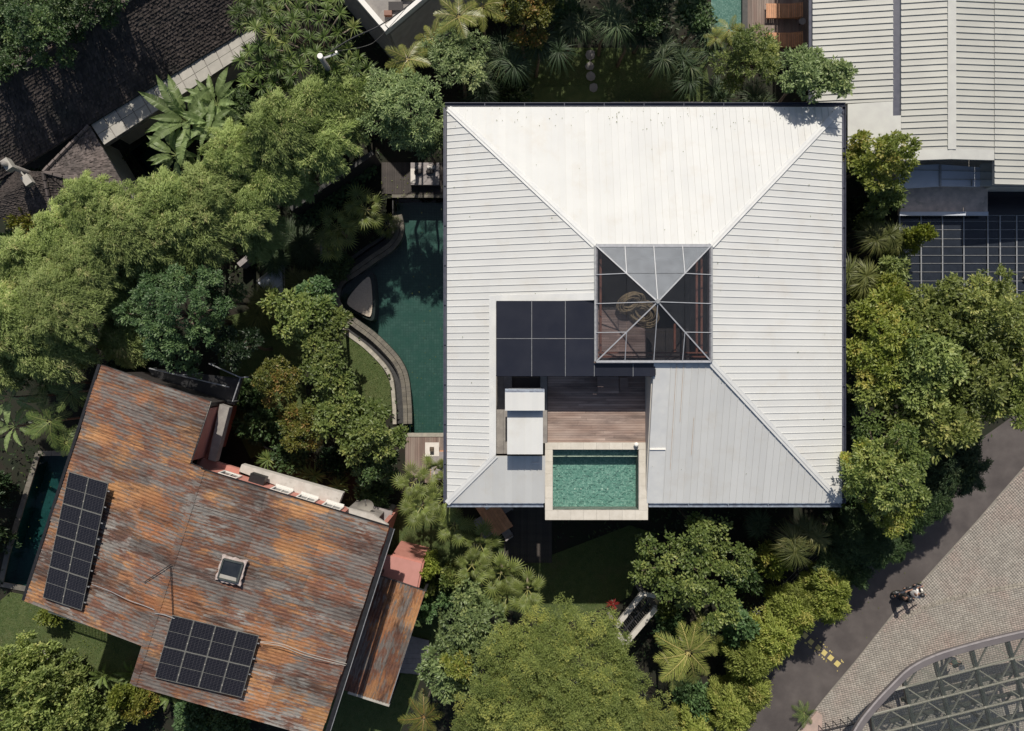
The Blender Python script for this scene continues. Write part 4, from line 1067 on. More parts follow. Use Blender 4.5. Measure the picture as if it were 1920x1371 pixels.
# roof skylight with ragged sealant
rs = thing('roof_skylight', 'small square dark skylight with ragged pale sealant on the rusty roof', 'skylight', P(434, 1069, 7.9))
Xs = (P(465, 1055, 7.9) - P(415, 1043, 7.9)).normalized(); Ys = (P(415, 1043, 7.9) - P(402, 1085, 7.9)).normalized()
cc = P(434, 1069, 8.0)
def sq(a, b, z): return tuple(cc + Xs * a + Ys * b + Vector((0, 0, z)))
mb = MB(); pts = []
for k in range(40):
    t = k / 40 * 4; s_ = int(t); f = t - s_; r = .60 * R.uniform(.93, 1.08)
    x, y = [(-1 + 2 * f, -1), (1, -1 + 2 * f), (1 - 2 * f, 1), (-1, 1 - 2 * f)][s_]
    pts.append(sq(x * r, y * r, .06))
mb.slab(pts, .12); mb.build('sealant', M['sealant'], rs)
mb = MB()
for a, b in (((-1, -1), (1, -1)), ((1, -1), (1, 1)), ((1, 1), (-1, 1)), ((-1, 1), (-1, -1))):
    mb.bar(sq(a[0] * .46, a[1] * .46, .12), sq(b[0] * .46, b[1] * .46, .12), .07, .12)
mb.build('frame', M['steel_dark'], rs)
MB().slab([sq(-.45, -.45, .13), sq(.45, -.45, .13), sq(.45, .45, .13), sq(-.45, .45, .13)], .03).build('pane', M['dark_glass'], rs)
MB().slab([sq(-.42, -.42, .139), sq(.40, -.42, .139), sq(.36, -.26, .139), sq(-.42, -.24, .139)], .006).build('blind', M['slab_tile'], rs)

def cable(name, label, pts, r, mt, n=5):
    p = [tuple(P(*v)) for v in pts]; sp = smooth_path(p, n)
    o = MB().tube(sp, r, 5).build(name, M[mt], None); tag(o, label, 'cable' if 'pole' not in name else 'wire'); return o
def rz_(px, py):   # height of the rusty roof below a pixel, near enough
    return 8.15
cable('conduit', 'grey conduit from the narrow solar array across to the roof ridge', [(172, 1096, 7.9), (205, 1108, 8.0), (240, 1125, 8.2), (268, 1135, 8.26), (290, 1144, 8.3)], .016, 'galv')
cable('conduit', 'short grey conduit from ridge to the wide solar array', [(290, 1150, 8.3), (308, 1153, 8.3), (327, 1160, 8.3)], .016, 'galv')
cable('conduit', 'upper white conduit from the wide array to the right roof edge', [(488, 1203, 7.9), (530, 1208, 7.8), (575, 1225, 7.6), (650, 1245, 7.12)], .014, 'slab_tile')
cable('conduit', 'lower white conduit from the wide array to the right roof edge', [(488, 1205, 7.9), (528, 1212, 7.8), (575, 1230, 7.6), (648, 1248, 7.12)], .014, 'slab_tile')
cable('guy_wire', 'black wire slanting left from the ridge bracket of the rusty roof', [(321, 1058, 8.4), (270, 1092, 8.15)], .02, 'black')
cable('guy_wire', 'black wire running down from ridge bracket to the wide array', [(319, 1062, 8.4), (322, 1110, 8.3), (324, 1160, 8.25)], .02, 'black')

# garden pool left of the rusty house
def rectpool(name, label, poly, zwat, depth, tile, water, parent_kind=True, rim=.28, rimmat='stone_band', frame=True, wedge=None):
    t = thing(name, label, 'pool', (sum(p[0] for p in poly) / len(poly), sum(p[1] for p in poly) / len(poly), 0)); t['kind'] = 'structure'
    MB().sheet(poly, zwat - depth).build('basin_floor', M[tile], t); MB().sheet(poly, zwat).build('water', M[water], t)
    mb = MB(); cl_ = poly + [poly[0]]
    for a, b in zip(cl_[:-1], cl_[1:]): mb.bar((a[0], a[1], zwat - depth / 2), (b[0], b[1], zwat - depth / 2), .03, depth)
    mb.build('basin_wall', M[tile], t)
    if frame:
        for a, b in zip(cl_[:-1], cl_[1:]):
            l = math.hypot(b[0] - a[0], b[1] - a[1]); n = max(1, int(l / .6))
            for k in range(n):
                p = lerp2(a, b, (k + .01) / n); q = lerp2(a, b, (k + .99) / n)
                MB().bar((p[0], p[1], zwat + .06), (q[0], q[1], zwat + .06), rim, .10).build('coping_stone', M[rimmat], t)
    return t
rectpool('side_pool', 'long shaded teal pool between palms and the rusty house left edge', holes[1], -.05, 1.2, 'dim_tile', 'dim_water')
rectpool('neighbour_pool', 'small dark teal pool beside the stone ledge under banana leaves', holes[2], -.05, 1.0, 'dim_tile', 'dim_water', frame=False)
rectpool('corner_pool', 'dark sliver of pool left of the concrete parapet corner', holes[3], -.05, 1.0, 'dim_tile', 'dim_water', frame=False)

# slatted trellis fence by the lawn
fn = thing('trellis_fence', 'dark slatted trellis fence below the rusty roof left wing', 'fence', P(140, 1165, 0))
fa, fb = P(93, 1146, 1.6), P(188, 1178, 1.6)
fa.z = fb.z = 0
for i in range(34):
    p = fa.lerp(fb, i / 33); MB().box(p.x - .02, p.x + .02, p.y - .02, p.y + .02, .05, 1.7).build('slat', M['steel_dark'], fn)
MB().bar(fa + Vector((0, 0, 1.72)), fb + Vector((0, 0, 1.72)), .06, .06).bar(fa + Vector((0, 0, .2)), fb + Vector((0, 0, .2)), .05, .05).build('rail', M['steel_dark'], fn)
bb = thing('bee_box', 'small brown wooden box on the lawn beside the bushes', 'box', P(91, 1223, 0), .1)
child('body', MB().box(-.22, .22, -.2, .2, 0, .45).mesh('body', M['deck']), bb); child('lid', MB().box(-.27, .27, -.24, .24, .45, .52).mesh('lid', M['cloth_grey']), bb)

# ================================================================== SHINGLED HOUSE, TOP LEFT
sh = thing('shingle_roof_house', 'long house with dark mossy shingle roof, top left corner', 'house', P(230, 160, 0))
def shingles(parent, q4, mt, row=.155, wv=.12, name='shingle', base='dark_stone', rname='roof'):
    """q4: eave start, eave end, ridge end, ridge start (3D)"""
    E0, E1, R1, R0 = [Vector(v) for v in q4]
    b = MB().slab([tuple(v - Vector((0, 0, .05))) for v in (E0, E1, R1, R0)] if (R1 - R0).length > .05 else [tuple(v - Vector((0, 0, .05))) for v in (E0, E1, R1)], .15).build(rname, M[base], parent)
    nr = int(((R0 - E0).length + (R1 - E1).length) / 2 / row); V = []
    nrm = (E1 - E0).cross(R0 - E0).normalized()
    if nrm.z < 0: nrm = -nrm
    for j in range(nr):
        a0 = E0.lerp(R0, j / nr); b0_ = E1.lerp(R1, j / nr); a1 = E0.lerp(R0, (j + 1.15) / nr); b1_ = E1.lerp(R1, (j + 1.15) / nr)
        l = (b0_ - a0).length; n = int(l / wv)
        for i in range(n):
            o_ = R.uniform(-.15, .15) / max(1, n); t0 = max(0, (i + (j % 2) * .5) / n + o_); t1 = min(1, (i + .93 + (j % 2) * .5) / n + o_)
            if t1 - t0 < .2 / n: continue
            up = nrm * R.uniform(.025, .06); lo_ = nrm * .004; dj = (a0 - a1) * R.uniform(-.10, .12)
            V += [a0.lerp(b0_, t0) + up + dj, a0.lerp(b0_, t1) + up + dj, a1.lerp(b1_, t1) + lo_, a1.lerp(b1_, t0) + lo_, a0.lerp(b0_, t0) + dj - nrm * .01, a0.lerp(b0_, t1) + dj - nrm * .01]
    n = len(V) // 6; fs = []
    mb = MB(); mb.v = [tuple(v) for v in V]
    a, b2, c = V[0], V[1], V[2]
    flip = (b2 - a).cross(c - a).z < 0
    for i in range(n):
        k = i * 6; f1 = (k, k + 1, k + 2, k + 3); f2 = (k + 4, k + 5, k + 1, k)
        mb.f += [tuple(reversed(f1)), tuple(reversed(f2))] if flip else [f1, f2]
    o = mb.build('shingles', M[mt], b); o['kind'] = 'stuff'
    return b
zr1, ze1 = 6.8, 4.4
shingles(sh, [P(-60, 372, ze1), P(475, 46, ze1), P(395, -95, zr1), P(-90, 205, zr1)], 'shingle')
# far slope, just visible past the ridge, and ridge tiles
Ra, Rb = P(-90, 205, zr1), P(395, -95, zr1)
mb = MB(); mb.slab([tuple(Ra), tuple(Rb), tuple(Rb + Vector((-2.2, 3.6, -2.4))), tuple(Ra + Vector((-2.2, 3.6, -2.4)))], .1); mb.build('roof', M['shingle'], sh)
for i in range(36):
    p = Ra.lerp(Rb, (i + .03) / 36); q = Ra.lerp(Rb, (i + .97) / 36)
    MB().tube([p + Vector((0, 0, .03)), q + Vector((0, 0, .05))], .13, 6).build('ridge_tile', M['shingle_pale'], sh)
Ea, Eb = P(-60, 372, 0), P(475, 46, 0)
n_ = Vector((Rb.x - Ra.x, Rb.y - Ra.y, 0)).normalized(); nl = Vector((-n_.y, n_.x, 0))
ea = P(172, 235, 4.3) ; eb = P(470, 50, 4.3)
MB().bar(Vector((ea.x, ea.y, 2.0)) + nl * .35, Vector((eb.x, eb.y, 2.0)) + nl * .35, .2, 4.0).build('wall', M['plaster'], sh)
MB().bar(Vector((Ra.x - 1.6, Ra.y + 2.8, 2.1)), Vector((Rb.x - 1.6, Rb.y + 2.8, 2.1)), .2, 4.2).build('wall', M['plaster'], sh)
# concrete ledge with tiles
zl = 4.28
l0, l1, l2, l3 = P(170, 234, zl), P(472, 49, zl), P(486, 84, zl), P(195, 272, zl)
MB().slab([tuple(v - Vector((0, 0, .045))) for v in (l3, l2, l1, l0)], .3).build('ledge', M['concrete'], sh)
lg = [o_ for o_ in sh.children if o_.name.startswith('ledge')][0]
nt_ = 13
for i in range(nt_):
    for j in range(2):
        a = l0.lerp(l1, (i + .03) / nt_); b_ = l0.lerp(l1, (i + .97) / nt_); c = l3.lerp(l2, (i + .97) / nt_); d = l3.lerp(l2, (i + .03) / nt_)
        q4 = [a.lerp(d, j / 2 + .01), b_.lerp(c, j / 2 + .01), b_.lerp(c, (j + 1) / 2 - .01), a.lerp(d, (j + 1) / 2 - .01)]
        MB().slab([tuple(v + Vector((0, 0, R.uniform(0, .003)))) for v in q4], .04).build('tile', M['slab_tile'], lg)
# small hip roof below it
hp = thing('hip_roof_pavilion', 'small mossy shingle hip roof pavilion joined to the long dark roof', 'pavilion', P(150, 340, 0))
za1, ze2 = 5.2, 3.7
ap = P(82, 323, za1)
shingles(hp, [P(168, 236, 4.4), P(243, 366, ze2), ap + Vector((.01, 0, 0)), ap], 'shingle_pale')  # paler shingle paints this slope as the sunlit one
shingles(hp, [P(243, 366, ze2), P(225, 440, ze2 - .1), P(112, 440, ze2), ap][:2] + [ap + Vector((0.05, 0, 0)), ap], 'shingle')
shingles(hp, [P(225, 440, ze2 - .1), P(108, 440, ze2 - .1), ap + Vector((0, .05, 0)), ap], 'shingle')
shingles(hp, [P(108, 440, ze2 - .1), P(-40, 400, ze2), ap + Vector((0, .02, 0)), ap], 'shingle')
shingles(hp, [P(-40, 400, ze2), P(20, 320, 4.2), ap + Vector((0, .02, 0)), ap], 'shingle')
for a, b in ((ap, P(168, 236, 4.4)), (ap, P(243, 366, ze2)), (ap, P(108, 440, ze2 - .1))):
    n = int((b - a).length / .4)
    for i in range(n): MB().tube([a.lerp(b, (i + .02) / n) + Vector((0, 0, .05)), a.lerp(b, (i + .96) / n) + Vector((0, 0, .08))], .10, 6).build('ridge_tile', M['shingle_pale'], hp)
MB().slab([tuple(P(a, b, 3.4)) for a, b in ((165, 250), (232, 365), (215, 420), (115, 420), (70, 350))], 3.3).build('wall', M['plaster'], hp)
# ================================================================== CONCRETE PARAPET CORNER, TOP
pb = thing('parapet_building', 'flat concrete roof corner with white parapet at the top edge', 'building', P(740, -20, 0))
zq = 6.4
c = P(722, 60, zq); dl = (P(660, -12, zq) - c).normalized(); dr = (P(795, -2, zq) - c).normalized()
La, Lb = c + dl * 12, c + dr * 12
far = c + dl * 12 + dr * 12
MB().slab([tuple(c + Vector((0, 0, -.4))), tuple(Lb + Vector((0, 0, -.4))), tuple(far + Vector((0, 0, -.4))), tuple(La + Vector((0, 0, -.4)))], .2).build('roof_slab', M['concrete'], pb)
inn = (dl + dr).normalized()
for a, b in ((c, La), (c + dr * .2, Lb)):
    d = (b - a).normalized(); n = inn - d * inn.dot(d); n.normalize()
    MB().bar(a + n * .12 - Vector((0, 0, .2)), b + n * .12 - Vector((0, 0, .2)), .24, .5).build('parapet', M['window_white'], pb)
    MB().bar(a + n * .35 - Vector((0, 0, 3.6)), b + n * .35 - Vector((0, 0, 3.6)), .2, 6.2).build('wall', M['concrete_pale'], pb)
for k, (ux_, uy_) in enumerate(((742, 12), (762, -6), (728, 26))):
    x_ = P(ux_, uy_, zq - .3); s_ = .35 - .08 * k
    MB().box(x_.x - s_, x_.x + s_, x_.y - s_ * .6, x_.y + s_ * .6, zq - .6, zq - .25 + .04 * k).build('roof_unit', M[('cloth_dark', 'steel', 'timber_red')[k]], pb)
for k in range(5):
    x_ = c + dr * R.uniform(1.6, 3.4) + dl * R.uniform(1.3, 3.2); s_ = R.uniform(.25, .5)
    MB().box(x_.x - s_, x_.x + s_, x_.y - s_ * .6, x_.y + s_ * .6, zq - .6, zq - R.uniform(.1, .3)).build('roof_unit', M[('cloth_dark', 'cloth_grey', 'deck', 'steel', 'timber_red')[k]], pb)
# wooden post, cables
q = P(600, 105, 8.6)
pole = thing('utility_pole', 'tall concrete utility pole with white top among the spiky trees', 'utility pole', (q.x, q.y, 0))
child('shaft', MB().tube([(0, 0, 0), (0, 0, 8.5)], [.20, .12], 10).mesh('shaft', M['concrete'], True), pole); child('cap', MB().cyl((0, 0), .13, 8.5, 8.62, 10).mesh('cap', M['lamp_white']), pole)
child('crossarm', MB().bar((-.1, -.02, 8.2), (.75, .28, 8.2), .08, .08).mesh('crossarm', M['galv']), pole)
child('insulator', MB().cyl((.7, .26), .06, 8.24, 8.42, 8).mesh('insulator', M['lamp_white']), pole)
cable('pole_wire', 'thick overhead wire from the pole to the parapet corner', [(619, 97, 8.4), (660, 72, 8.0), (712, 48, 7.6), (760, 15, 7.6), (800, -20, 8.0)], .03, 'black')
cable('pole_wire', 'thin overhead wire from the pole running above the bamboo', [(619, 97, 8.4), (680, 88, 7.9), (716, 66, 7.8), (800, -30, 8)], .012, 'black')
q = P(6, 306, 6.6)
p2_ = thing('lamp_pole', 'weathered grey pole with two white boxes at the left edge', 'pole', (q.x, q.y, 0), .6)
child('shaft', MB().tube([(0, 0, 0), (0, 0, 6.6)], [.19, .13], 10).mesh('shaft', M['concrete'], True), p2_)
child('box', MB().box(-.16, .2, -.28, .28, 6.0, 6.4).mesh('box', M['slab_tile']), p2_); child('box', MB().box(-.1, .28, -1.0, -.5, 5.3, 5.6).bar((0, 0, 5.4), (.08, -.7, 5.4), .06, .06).mesh('box', M['slab_tile']), p2_)

# ================================================================== RIBBED WHITE-GREY BUILDING, TOP RIGHT
gb_ = thing('ribbed_roof_building', 'neighbouring building with long pale grey ribbed metal roof, top right', 'building', P(1750, 150, 0))
zs1 = lambda x, y: 5.5 + (x - P(1523, 0, 5.5).x) * .15
xr = P(1783, 0, 6.5).x
def zgr(x, y): return 5.5 + (x - 14.8) * .145 if x < xr else 5.5 + (xr - 14.8) * .145 - (x - xr) * .10
def ypx(py, z): return P(960, py, z).y
xx = {k: P(v, 0, z).x for k, v, z in (('a', 1523, 5.5), ('b', 1673, 6.0), ('c', 1688, 6.05), ('d', 1776, 6.4), ('e', 1790, 6.4), ('f', 1863, 6.2), ('g', 2120, 5.6))}
YT = 26
gp = [([(xx['a'], ypx(195, 5.7)), (xx['b'], ypx(192, 5.9)), (xx['b'], YT), (xx['a'], YT)]),
      ([(xx['c'], ypx(283, 6.2)), (xx['d'], ypx(283, 6.2)), (xx['d'], YT), (xx['c'], YT)]),
      ([(xx['e'], ypx(283, 6.3)), (xx['f'], ypx(283, 6.2)), (xx['f'], YT), (xx['e'], YT)]),
      ([(xx['f'] + .01, ypx(346, 6.2)), (xx['g'], ypx(346, 6.2)), (xx['g'], YT), (xx['f'] + .01, YT)])]
und = MB()
for q in gp: und.slab([(x, y, zgr(x, y) - .003) for x, y in q], .14)
und.slab([(x, y, zgr(x, y) - .004) for x, y in ((xx['d'], ypx(283, 6.2)), (xx['e'], ypx(283, 6.2)), (xx['e'], YT), (xx['d'], YT))], .14)
gr = und.build('roof', M['plaster'], gb_)
for i, q in enumerate(gp): panels(gr, [q], zgr, 'y', .305, M['grey_metal'], rib=(.035, .05), lift=.03 if i == 3 else 0)
MB().slab([(x, y, zgr(x, y) + .10) for x, y in ((xx['d'] - .02, ypx(281, 6.4)), (xx['e'] + .02, ypx(281, 6.4)), (xx['e'] + .02, YT), (xx['d'] - .02, YT))], .09).build('ridge_cap', M['grey_trim'], gr)
MB().slab([(x, y, zgr(x, y) - .10) for x, y in ((xx['b'] - .02, ypx(218, 6)), (xx['c'] + .02, ypx(218, 6)), (xx['c'] + .02, YT), (xx['b'] - .02, YT))], .04).build('box_gutter', M['navy'], gr)
yb_ = ypx(300, 6.3)
MB().slab([(x, y, zgr(x, y) + .02) for x, y in ((P(1590, 0, 5.8).x, yb_), (xx['c'], yb_), (xx['c'], ypx(218, 6)), (xx['b'], ypx(218, 6)), (xx['b'], ypx(192, 5.9)), (P(1590, 0, 5.8).x, ypx(195, 5.8)))], .10).build('flashing', M['grey_trim'], gr)
for xa_, xb_ in ((xx['c'] + .003, xr), (xr, xx['f'])):
    MB().slab([(x, y, zgr(x, y) + .05) for x, y in ((xa_, yb_), (xb_, yb_), (xb_, ypx(282, 6.2)), (xa_, ypx(282, 6.2)))], .12).build('flashing', M['grey_trim'], gr)
MB().bar((xx['a'] - .09, ypx(198, 5.5), 5.42), (xx['a'] - .09, YT, 5.42), .14, .10).build('gutter', M['navy'], gb_)
# blue-grey lower canopy, wall and ledges south of it
def q3(pts, th, mt, name, parent): return MB().slab([tuple(P(*v)) for v in pts], th).build(name, M[mt], parent)
q3([(1680, 312, 4.6), (1760, 308, 4.6), (1838, 314, 4.6), (1838, 350, 4.6), (1764, 349, 4.6), (1690, 354, 4.6)], .12, 'blue_grey', 'lower_roof', gb_)
q3([(1837.5, 309, 4.61), (1864, 303, 4.61), (1870, 349, 4.61), (1838.5, 349, 4.61)], .10, 'grey_trim', 'lower_roof', gb_)
for a, b in (((1684, 318), (1864, 322)), ((1764, 336), (1862, 337))): MB().bar(P(a[0], a[1], 4.68), P(b[0], b[1], 4.68), .03, .03).build('pipe', M['galv'], gb_)
for x in (1763, 1822): MB().bar(P(x, 309 if x < 1800 else 337, 4.66), P(x, 349, 4.66), .09 if x < 1800 else .05, .05).build('upstand', M['galv'], gb_)
q3([(1690, 352, 3.6), (1852, 346, 3.6), (1852, 402, 3.6), (1688, 402, 3.6)], .3, 'ledge_warm', 'ledge', gb_)
MB().bar(P(1686, 401, 3.75), P(1852, 401, 3.75), .2, .12).build('ledge_rim', M['blue_grey'], gb_)
for (x0, x1, y0, y1) in ((1690, 1860, 304, 350), (1860, 2100, 352, 372)):
    a = P(x0, y1, 4.2); b = P(x1, y0, 4.2); MB().box(a.x, b.x, a.y + .6, b.y + .4, 0, 4.1).build('wall', M['plaster'], gb_)
a = P(1635, 190, 5.4); MB().box(a.x, a.x + 22, a.y + .3, YT - 1, 0, 5.2).build('wall', M['plaster'], gb_)

# glazed grid roof below it
gg = thing('glazed_lean_to', 'dark glazed roof with thin pale metal grid on the right', 'glass roof', P(1790, 480, 0))
zg = 3.3
gxl = [1686, 1726, 1766, 1806, 1851, 1874, 1905, 1940, 1975]; gyl = [404, 415, 431, 448, 463, 479, 494, 510, 527, 545, 562]
fr = MB()
for x in gxl: fr.bar(P(x, 404, zg), P(x + .5, 562, zg), .06, .12)
gfo = fr.build('frame', M['galv'], gg)
for y in gyl: MB().bar(P(1686, y, zg + .055), P(1975, y, zg + .055), .022, .03).build('glazing_bar', M['galv'], gfo)
for i in range(len(gxl) - 1):
    for j in range(len(gyl) - 1):
        q3([(gxl[i] + 2, gyl[j] + 1, zg + .03), (gxl[i + 1] - 2, gyl[j] + 1, zg + .03), (gxl[i + 1] - 2, gyl[j + 1] - 1, zg + .03), (gxl[i] + 2, gyl[j + 1] - 1, zg + .03)], .012, 'roof_glass', 'pane', gg)
for x in (1690, 1806, 1905): MB().cyl(P(x, 560, zg)[:2], .06, 0, zg - .06, 8).build('post', M['galv'], gg)
q3([(1852, 354, zg - .3), (1975, 354, zg - .3), (1975, 403, zg - .3), (1852, 403, zg - .3)], .05, 'dark_panel', 'dark_roof', gg)
MB().bar(P(1900, 530, 2.4), P(1985, 440, 2.4), .35, 2.4).build('boundary_wall', M['kerb'], None)
bpy.data.objects['boundary_wall']['label'] = 'brown boundary wall corner at the right edge below the glazed roof'; bpy.data.objects['boundary_wall']['category'] = 'wall'

# deck, pool and loungers at the top
dko = boards(PL([(1402, -60), (1534, -60), (1534, 115), (1402, 115)], .3), 'x', .14, .3, 'deck_v')
up_ = PL([(1335, -60), (1391, -60), (1391, 58), (1335, 58)], .2)
tp = thing('upper_pool', 'small bright teal pool beside the deck loungers, top edge', 'pool', (up_[0][0], up_[0][1], 0)); tp['kind'] = 'structure'
MB().sheet(up_, .03).build('basin_floor', M['upper_tile'], tp); MB().sheet(up_, .26).build('water', M['pond'], tp)
MB().prism(PL([(1391, -60), (1402, -60), (1402, 62), (1391, 62)], .2), 0, .30).build('overflow_edge', M['dark_stone'], tp)
def lounger(px, py, label):
    q = P(px, py, .6); t = thing('sun_lounger', label, 'sun lounger', (q.x, q.y, .30), 0, 'slatted loungers on the top deck')
    L_, W_ = 2.0, .80
    for i in range(20):
        x0 = -L_ / 2 + L_ * i / 20
        zz = .32 if i < 14 else .32 + (i - 13) * .028
        child('slat', MB().box(x0 + .008, x0 + L_ / 20 - .008, -W_ / 2, W_ / 2, zz - .02, zz).mesh('slat', M['teak']), t)
    child('side_rail', MB().box(-1, 1, -.4, -.36, .22, .295).mesh('side_rail', M['teak']), t); child('side_rail', MB().box(-1, 1, .36, .4, .22, .295).mesh('side_rail', M['teak']), t)
    for sx in (-.8, .8):
        for sy in (-.34, .34): child('leg', MB().box(sx - .03, sx + .03, sy - .03, sy + .03, 0, .22).mesh('leg', M['teak']), t)
lounger(1470, 20.5, 'upper of two slatted teak loungers on the top deck, fully clear'); lounger(1470, 75, 'lower of two slatted teak loungers, foot end behind leaves')
q = P(1502, 43, .5); t = thing('side_table', 'small round grey table between the two teak loungers', 'table', (q.x, q.y, .30))
child('top', MB().cyl((0, 0), .19, .38, .42, 16).mesh('top', M['cloth_grey']), t); child('stem', MB().cyl((0, 0), .04, 0, .38, 8).mesh('stem', M['black_metal']), t)

# low garden walls, path, triangle table of stone
def wallthing(name, label, a, b, z, th, mt, h=None):
    A = P(a[0], a[1], z); B = P(b[0], b[1], z); A.z = B.z = z / 2
    o = MB().bar(A, B, th, z).build(name, M[mt], None); tag(o, label, 'wall'); return o
wallthing('garden_wall', 'thin dark wall line running straight beside the lagoon channel', (602, 450), (603, 590), 1.2, .10, 'steel')
wallthing('garden_wall', 'dark diagonal boundary wall between bamboo and leafy path', (700, 285), (545, 392), 2.2, .25, 'dark_stone')
wallthing('garden_wall', 'short broken piece of grey wall beside the ornamental grass', (447, 497), (464, 483), 1.0, .28, 'cloth_grey')
q = [P(a, b, .5) for a, b in ((481, 528), (527, 494), (533, 575), (531, 580))]
o = MB().slab([tuple(v) for v in q], .5).build('stone_platform', M['blue_grey']); tag(o, 'blue-grey triangular stone platform behind the ornamental grass', 'platform')
mb = MB(); mb.bar(P(481, 528, .53), P(527, 494, .53), .12, .05).bar(P(533, 500, .53), P(534, 580, .53), .06, .05); e_ = mb.build('edge', M['slab_tile'], o)
# stepping stones and slabs north of the house
for i, (a, b, s_, lab) in enumerate(((1107, 103, .30, 'topmost stepping stone in the shaded north garden'), (1106, 124, .26, 'stepping stone second from top in the shaded north garden'), (1108, 143, .28, 'stepping stone third from top in the shaded north garden'), (1113, 164, .27, 'stepping stone nearest the white roof in the north garden'))):
    q = P(a, b, .05); pts = [(q.x + s_ * math.cos(k) * R.uniform(.8, 1.1), q.y + s_ * math.sin(k) * R.uniform(.8, 1.1)) for k in [i_ * .785 for i_ in range(8)]]
    tag(MB().prism(pts, -.02, .06).build('stepping_stone', M['concrete']), lab, 'stepping stone', 'stepping stones in the north garden')
o = struct(MB().prism(PL([(1000, 163), (1134, 160), (1134, 198), (1000, 198)], .0), -.02, .04), 'grass_mat', 'lawn')
tag(MB().bar(P(1145, 197, .4), P(1320, 196, .4), .22, .4).build('planter_kerb', M['kerb']), 'pale kerb of the planter along the top roof gutter', 'kerb')
# concrete-framed planter with dark louvres (bottom centre)
pg = thing('garden_pergola', 'narrow weathered concrete frame with dark slatted louvres beside the fine-leaved tree', 'pergola', P(1190, 1160, 0))
zpg = 2.6
A = P(1205, 1112, zpg); B = P(1152, 1178, zpg); Cc = P(1172, 1207, zpg); D = P(1229, 1140, zpg)
for a, b in ((A, B), (D, Cc), (B + (B - A).normalized() * .0, Cc)):
    MB().bar(a, b, .26, .24).build('beam', M['concrete_pale'], pg)
MB().bar(A, P(1228, 1118, zpg), .2, .2).build('beam', M['concrete_pale'], pg)
for v in (A, B, Cc, D): MB().box(v.x - .11, v.x + .11, v.y - .11, v.y + .11, 0, zpg - .13).build('post', M['concrete'], pg)
for i in range(20):
    t = (i + .5) / 20; a = A.lerp(B, t); b = D.lerp(Cc, t); d = (b - a).normalized()
    MB().bar(a + d * .18 - Vector((0, 0, .06)), b - d * .18 - Vector((0, 0, .06)), .05, .10).build('slat', M['black'] if i % 5 else M['cloth_dark'], pg)
MB().bar(A.lerp(D, .5), B.lerp(Cc, .5), .07, .05).build('beam', M['black_metal'], pg)
# pink kerb at the road foot
o = struct(MB().prism(PL([(1476, 1400), (1530, 1333), (1540, 1340), (1540, 1400)], 0), 0, .12), 'kerb', 'pink_stone')

# ================================================================== STEEL AND GLASS CANOPY, BOTTOM RIGHT
cn_ = thing('steel_canopy', 'curved steel and glass canopy with trusses over the plaza, bottom right', 'canopy', P(1800, 1330, 0))
zc_ = 4.2
arcp = smooth_path([P(1590, 1400, zc_), P(1612, 1358, zc_), P(1640, 1322, zc_), P(1672, 1288, zc_), P(1706, 1256, zc_), P(1748, 1234, zc_), P(1800, 1217, zc_), P(1860, 1201, zc_), P(1935, 1184, zc_), P(2020, 1170, zc_)], 5)
fs_ = MB(); ribbon(fs_, [(p[0], p[1]) for p in arcp], -.19, .19, zc_ - .05, zc_ + .12)
fs_.build('fascia', M['fascia'], cn_)
ln2 = MB(); ribbon(ln2, [(p[0], p[1]) for p in arcp], .10, .19, zc_ + .121, zc_ + .15); ln2.build('fascia_edge', M['cloth_grey'], cn_)
RA = [((1632, 1332), (1642, 1420)), ((1693, 1270), (1727, 1420)), ((1752, 1236), (1798, 1420)), ((1820, 1214), (1873, 1420)), ((1887, 1197), (1948, 1420)), ((1955, 1185), (2025, 1420))]
PU = [((1672, 1295), (2020, 1203)), ((1632, 1341), (2020, 1244)), ((1640, 1377), (2020, 1284)), ((1690, 1403), (2020, 1322)), ((1850, 1402), (2020, 1360))]
def isect(l1, l2):
    (x1, y1), (x2, y2) = l1; (x3, y3), (x4, y4) = l2
    d = (x1 - x2) * (y3 - y4) - (y1 - y2) * (x3 - x4); a = x1 * y2 - y1 * x2; b = x3 * y4 - y3 * x4
    return ((a * (x3 - x4) - (x1 - x2) * b) / d, (a * (y3 - y4) - (y1 - y2) * b) / d)
for i, (a, b) in enumerate(RA): MB().bar(P(a[0], a[1], zc_ - .12), P(b[0], b[1], zc_ - .12), .19 if i else .12, .22).build('rafter', M['steel_dark'], cn_)
for a, b in PU:
    MB().bar(P(a[0], a[1], zc_ + .03), P(b[0], b[1], zc_ + .03), .09, .06).build('purlin', M['steel_pale'], cn_)
    MB().bar(P(a[0], a[1], zc_ - .45), P(b[0], b[1], zc_ - .45), .08, .08).build('lower_chord', M['steel'], cn_)
nodes_ = [[isect(r, p) for p in PU] for r in RA]
def ok(p): return p[0] > 1600 and p[1] > 1180
toparc = [(1632, 1332), (1690, 1272), (1752, 1236), (1820, 1214), (1887, 1197), (1955, 1185)]
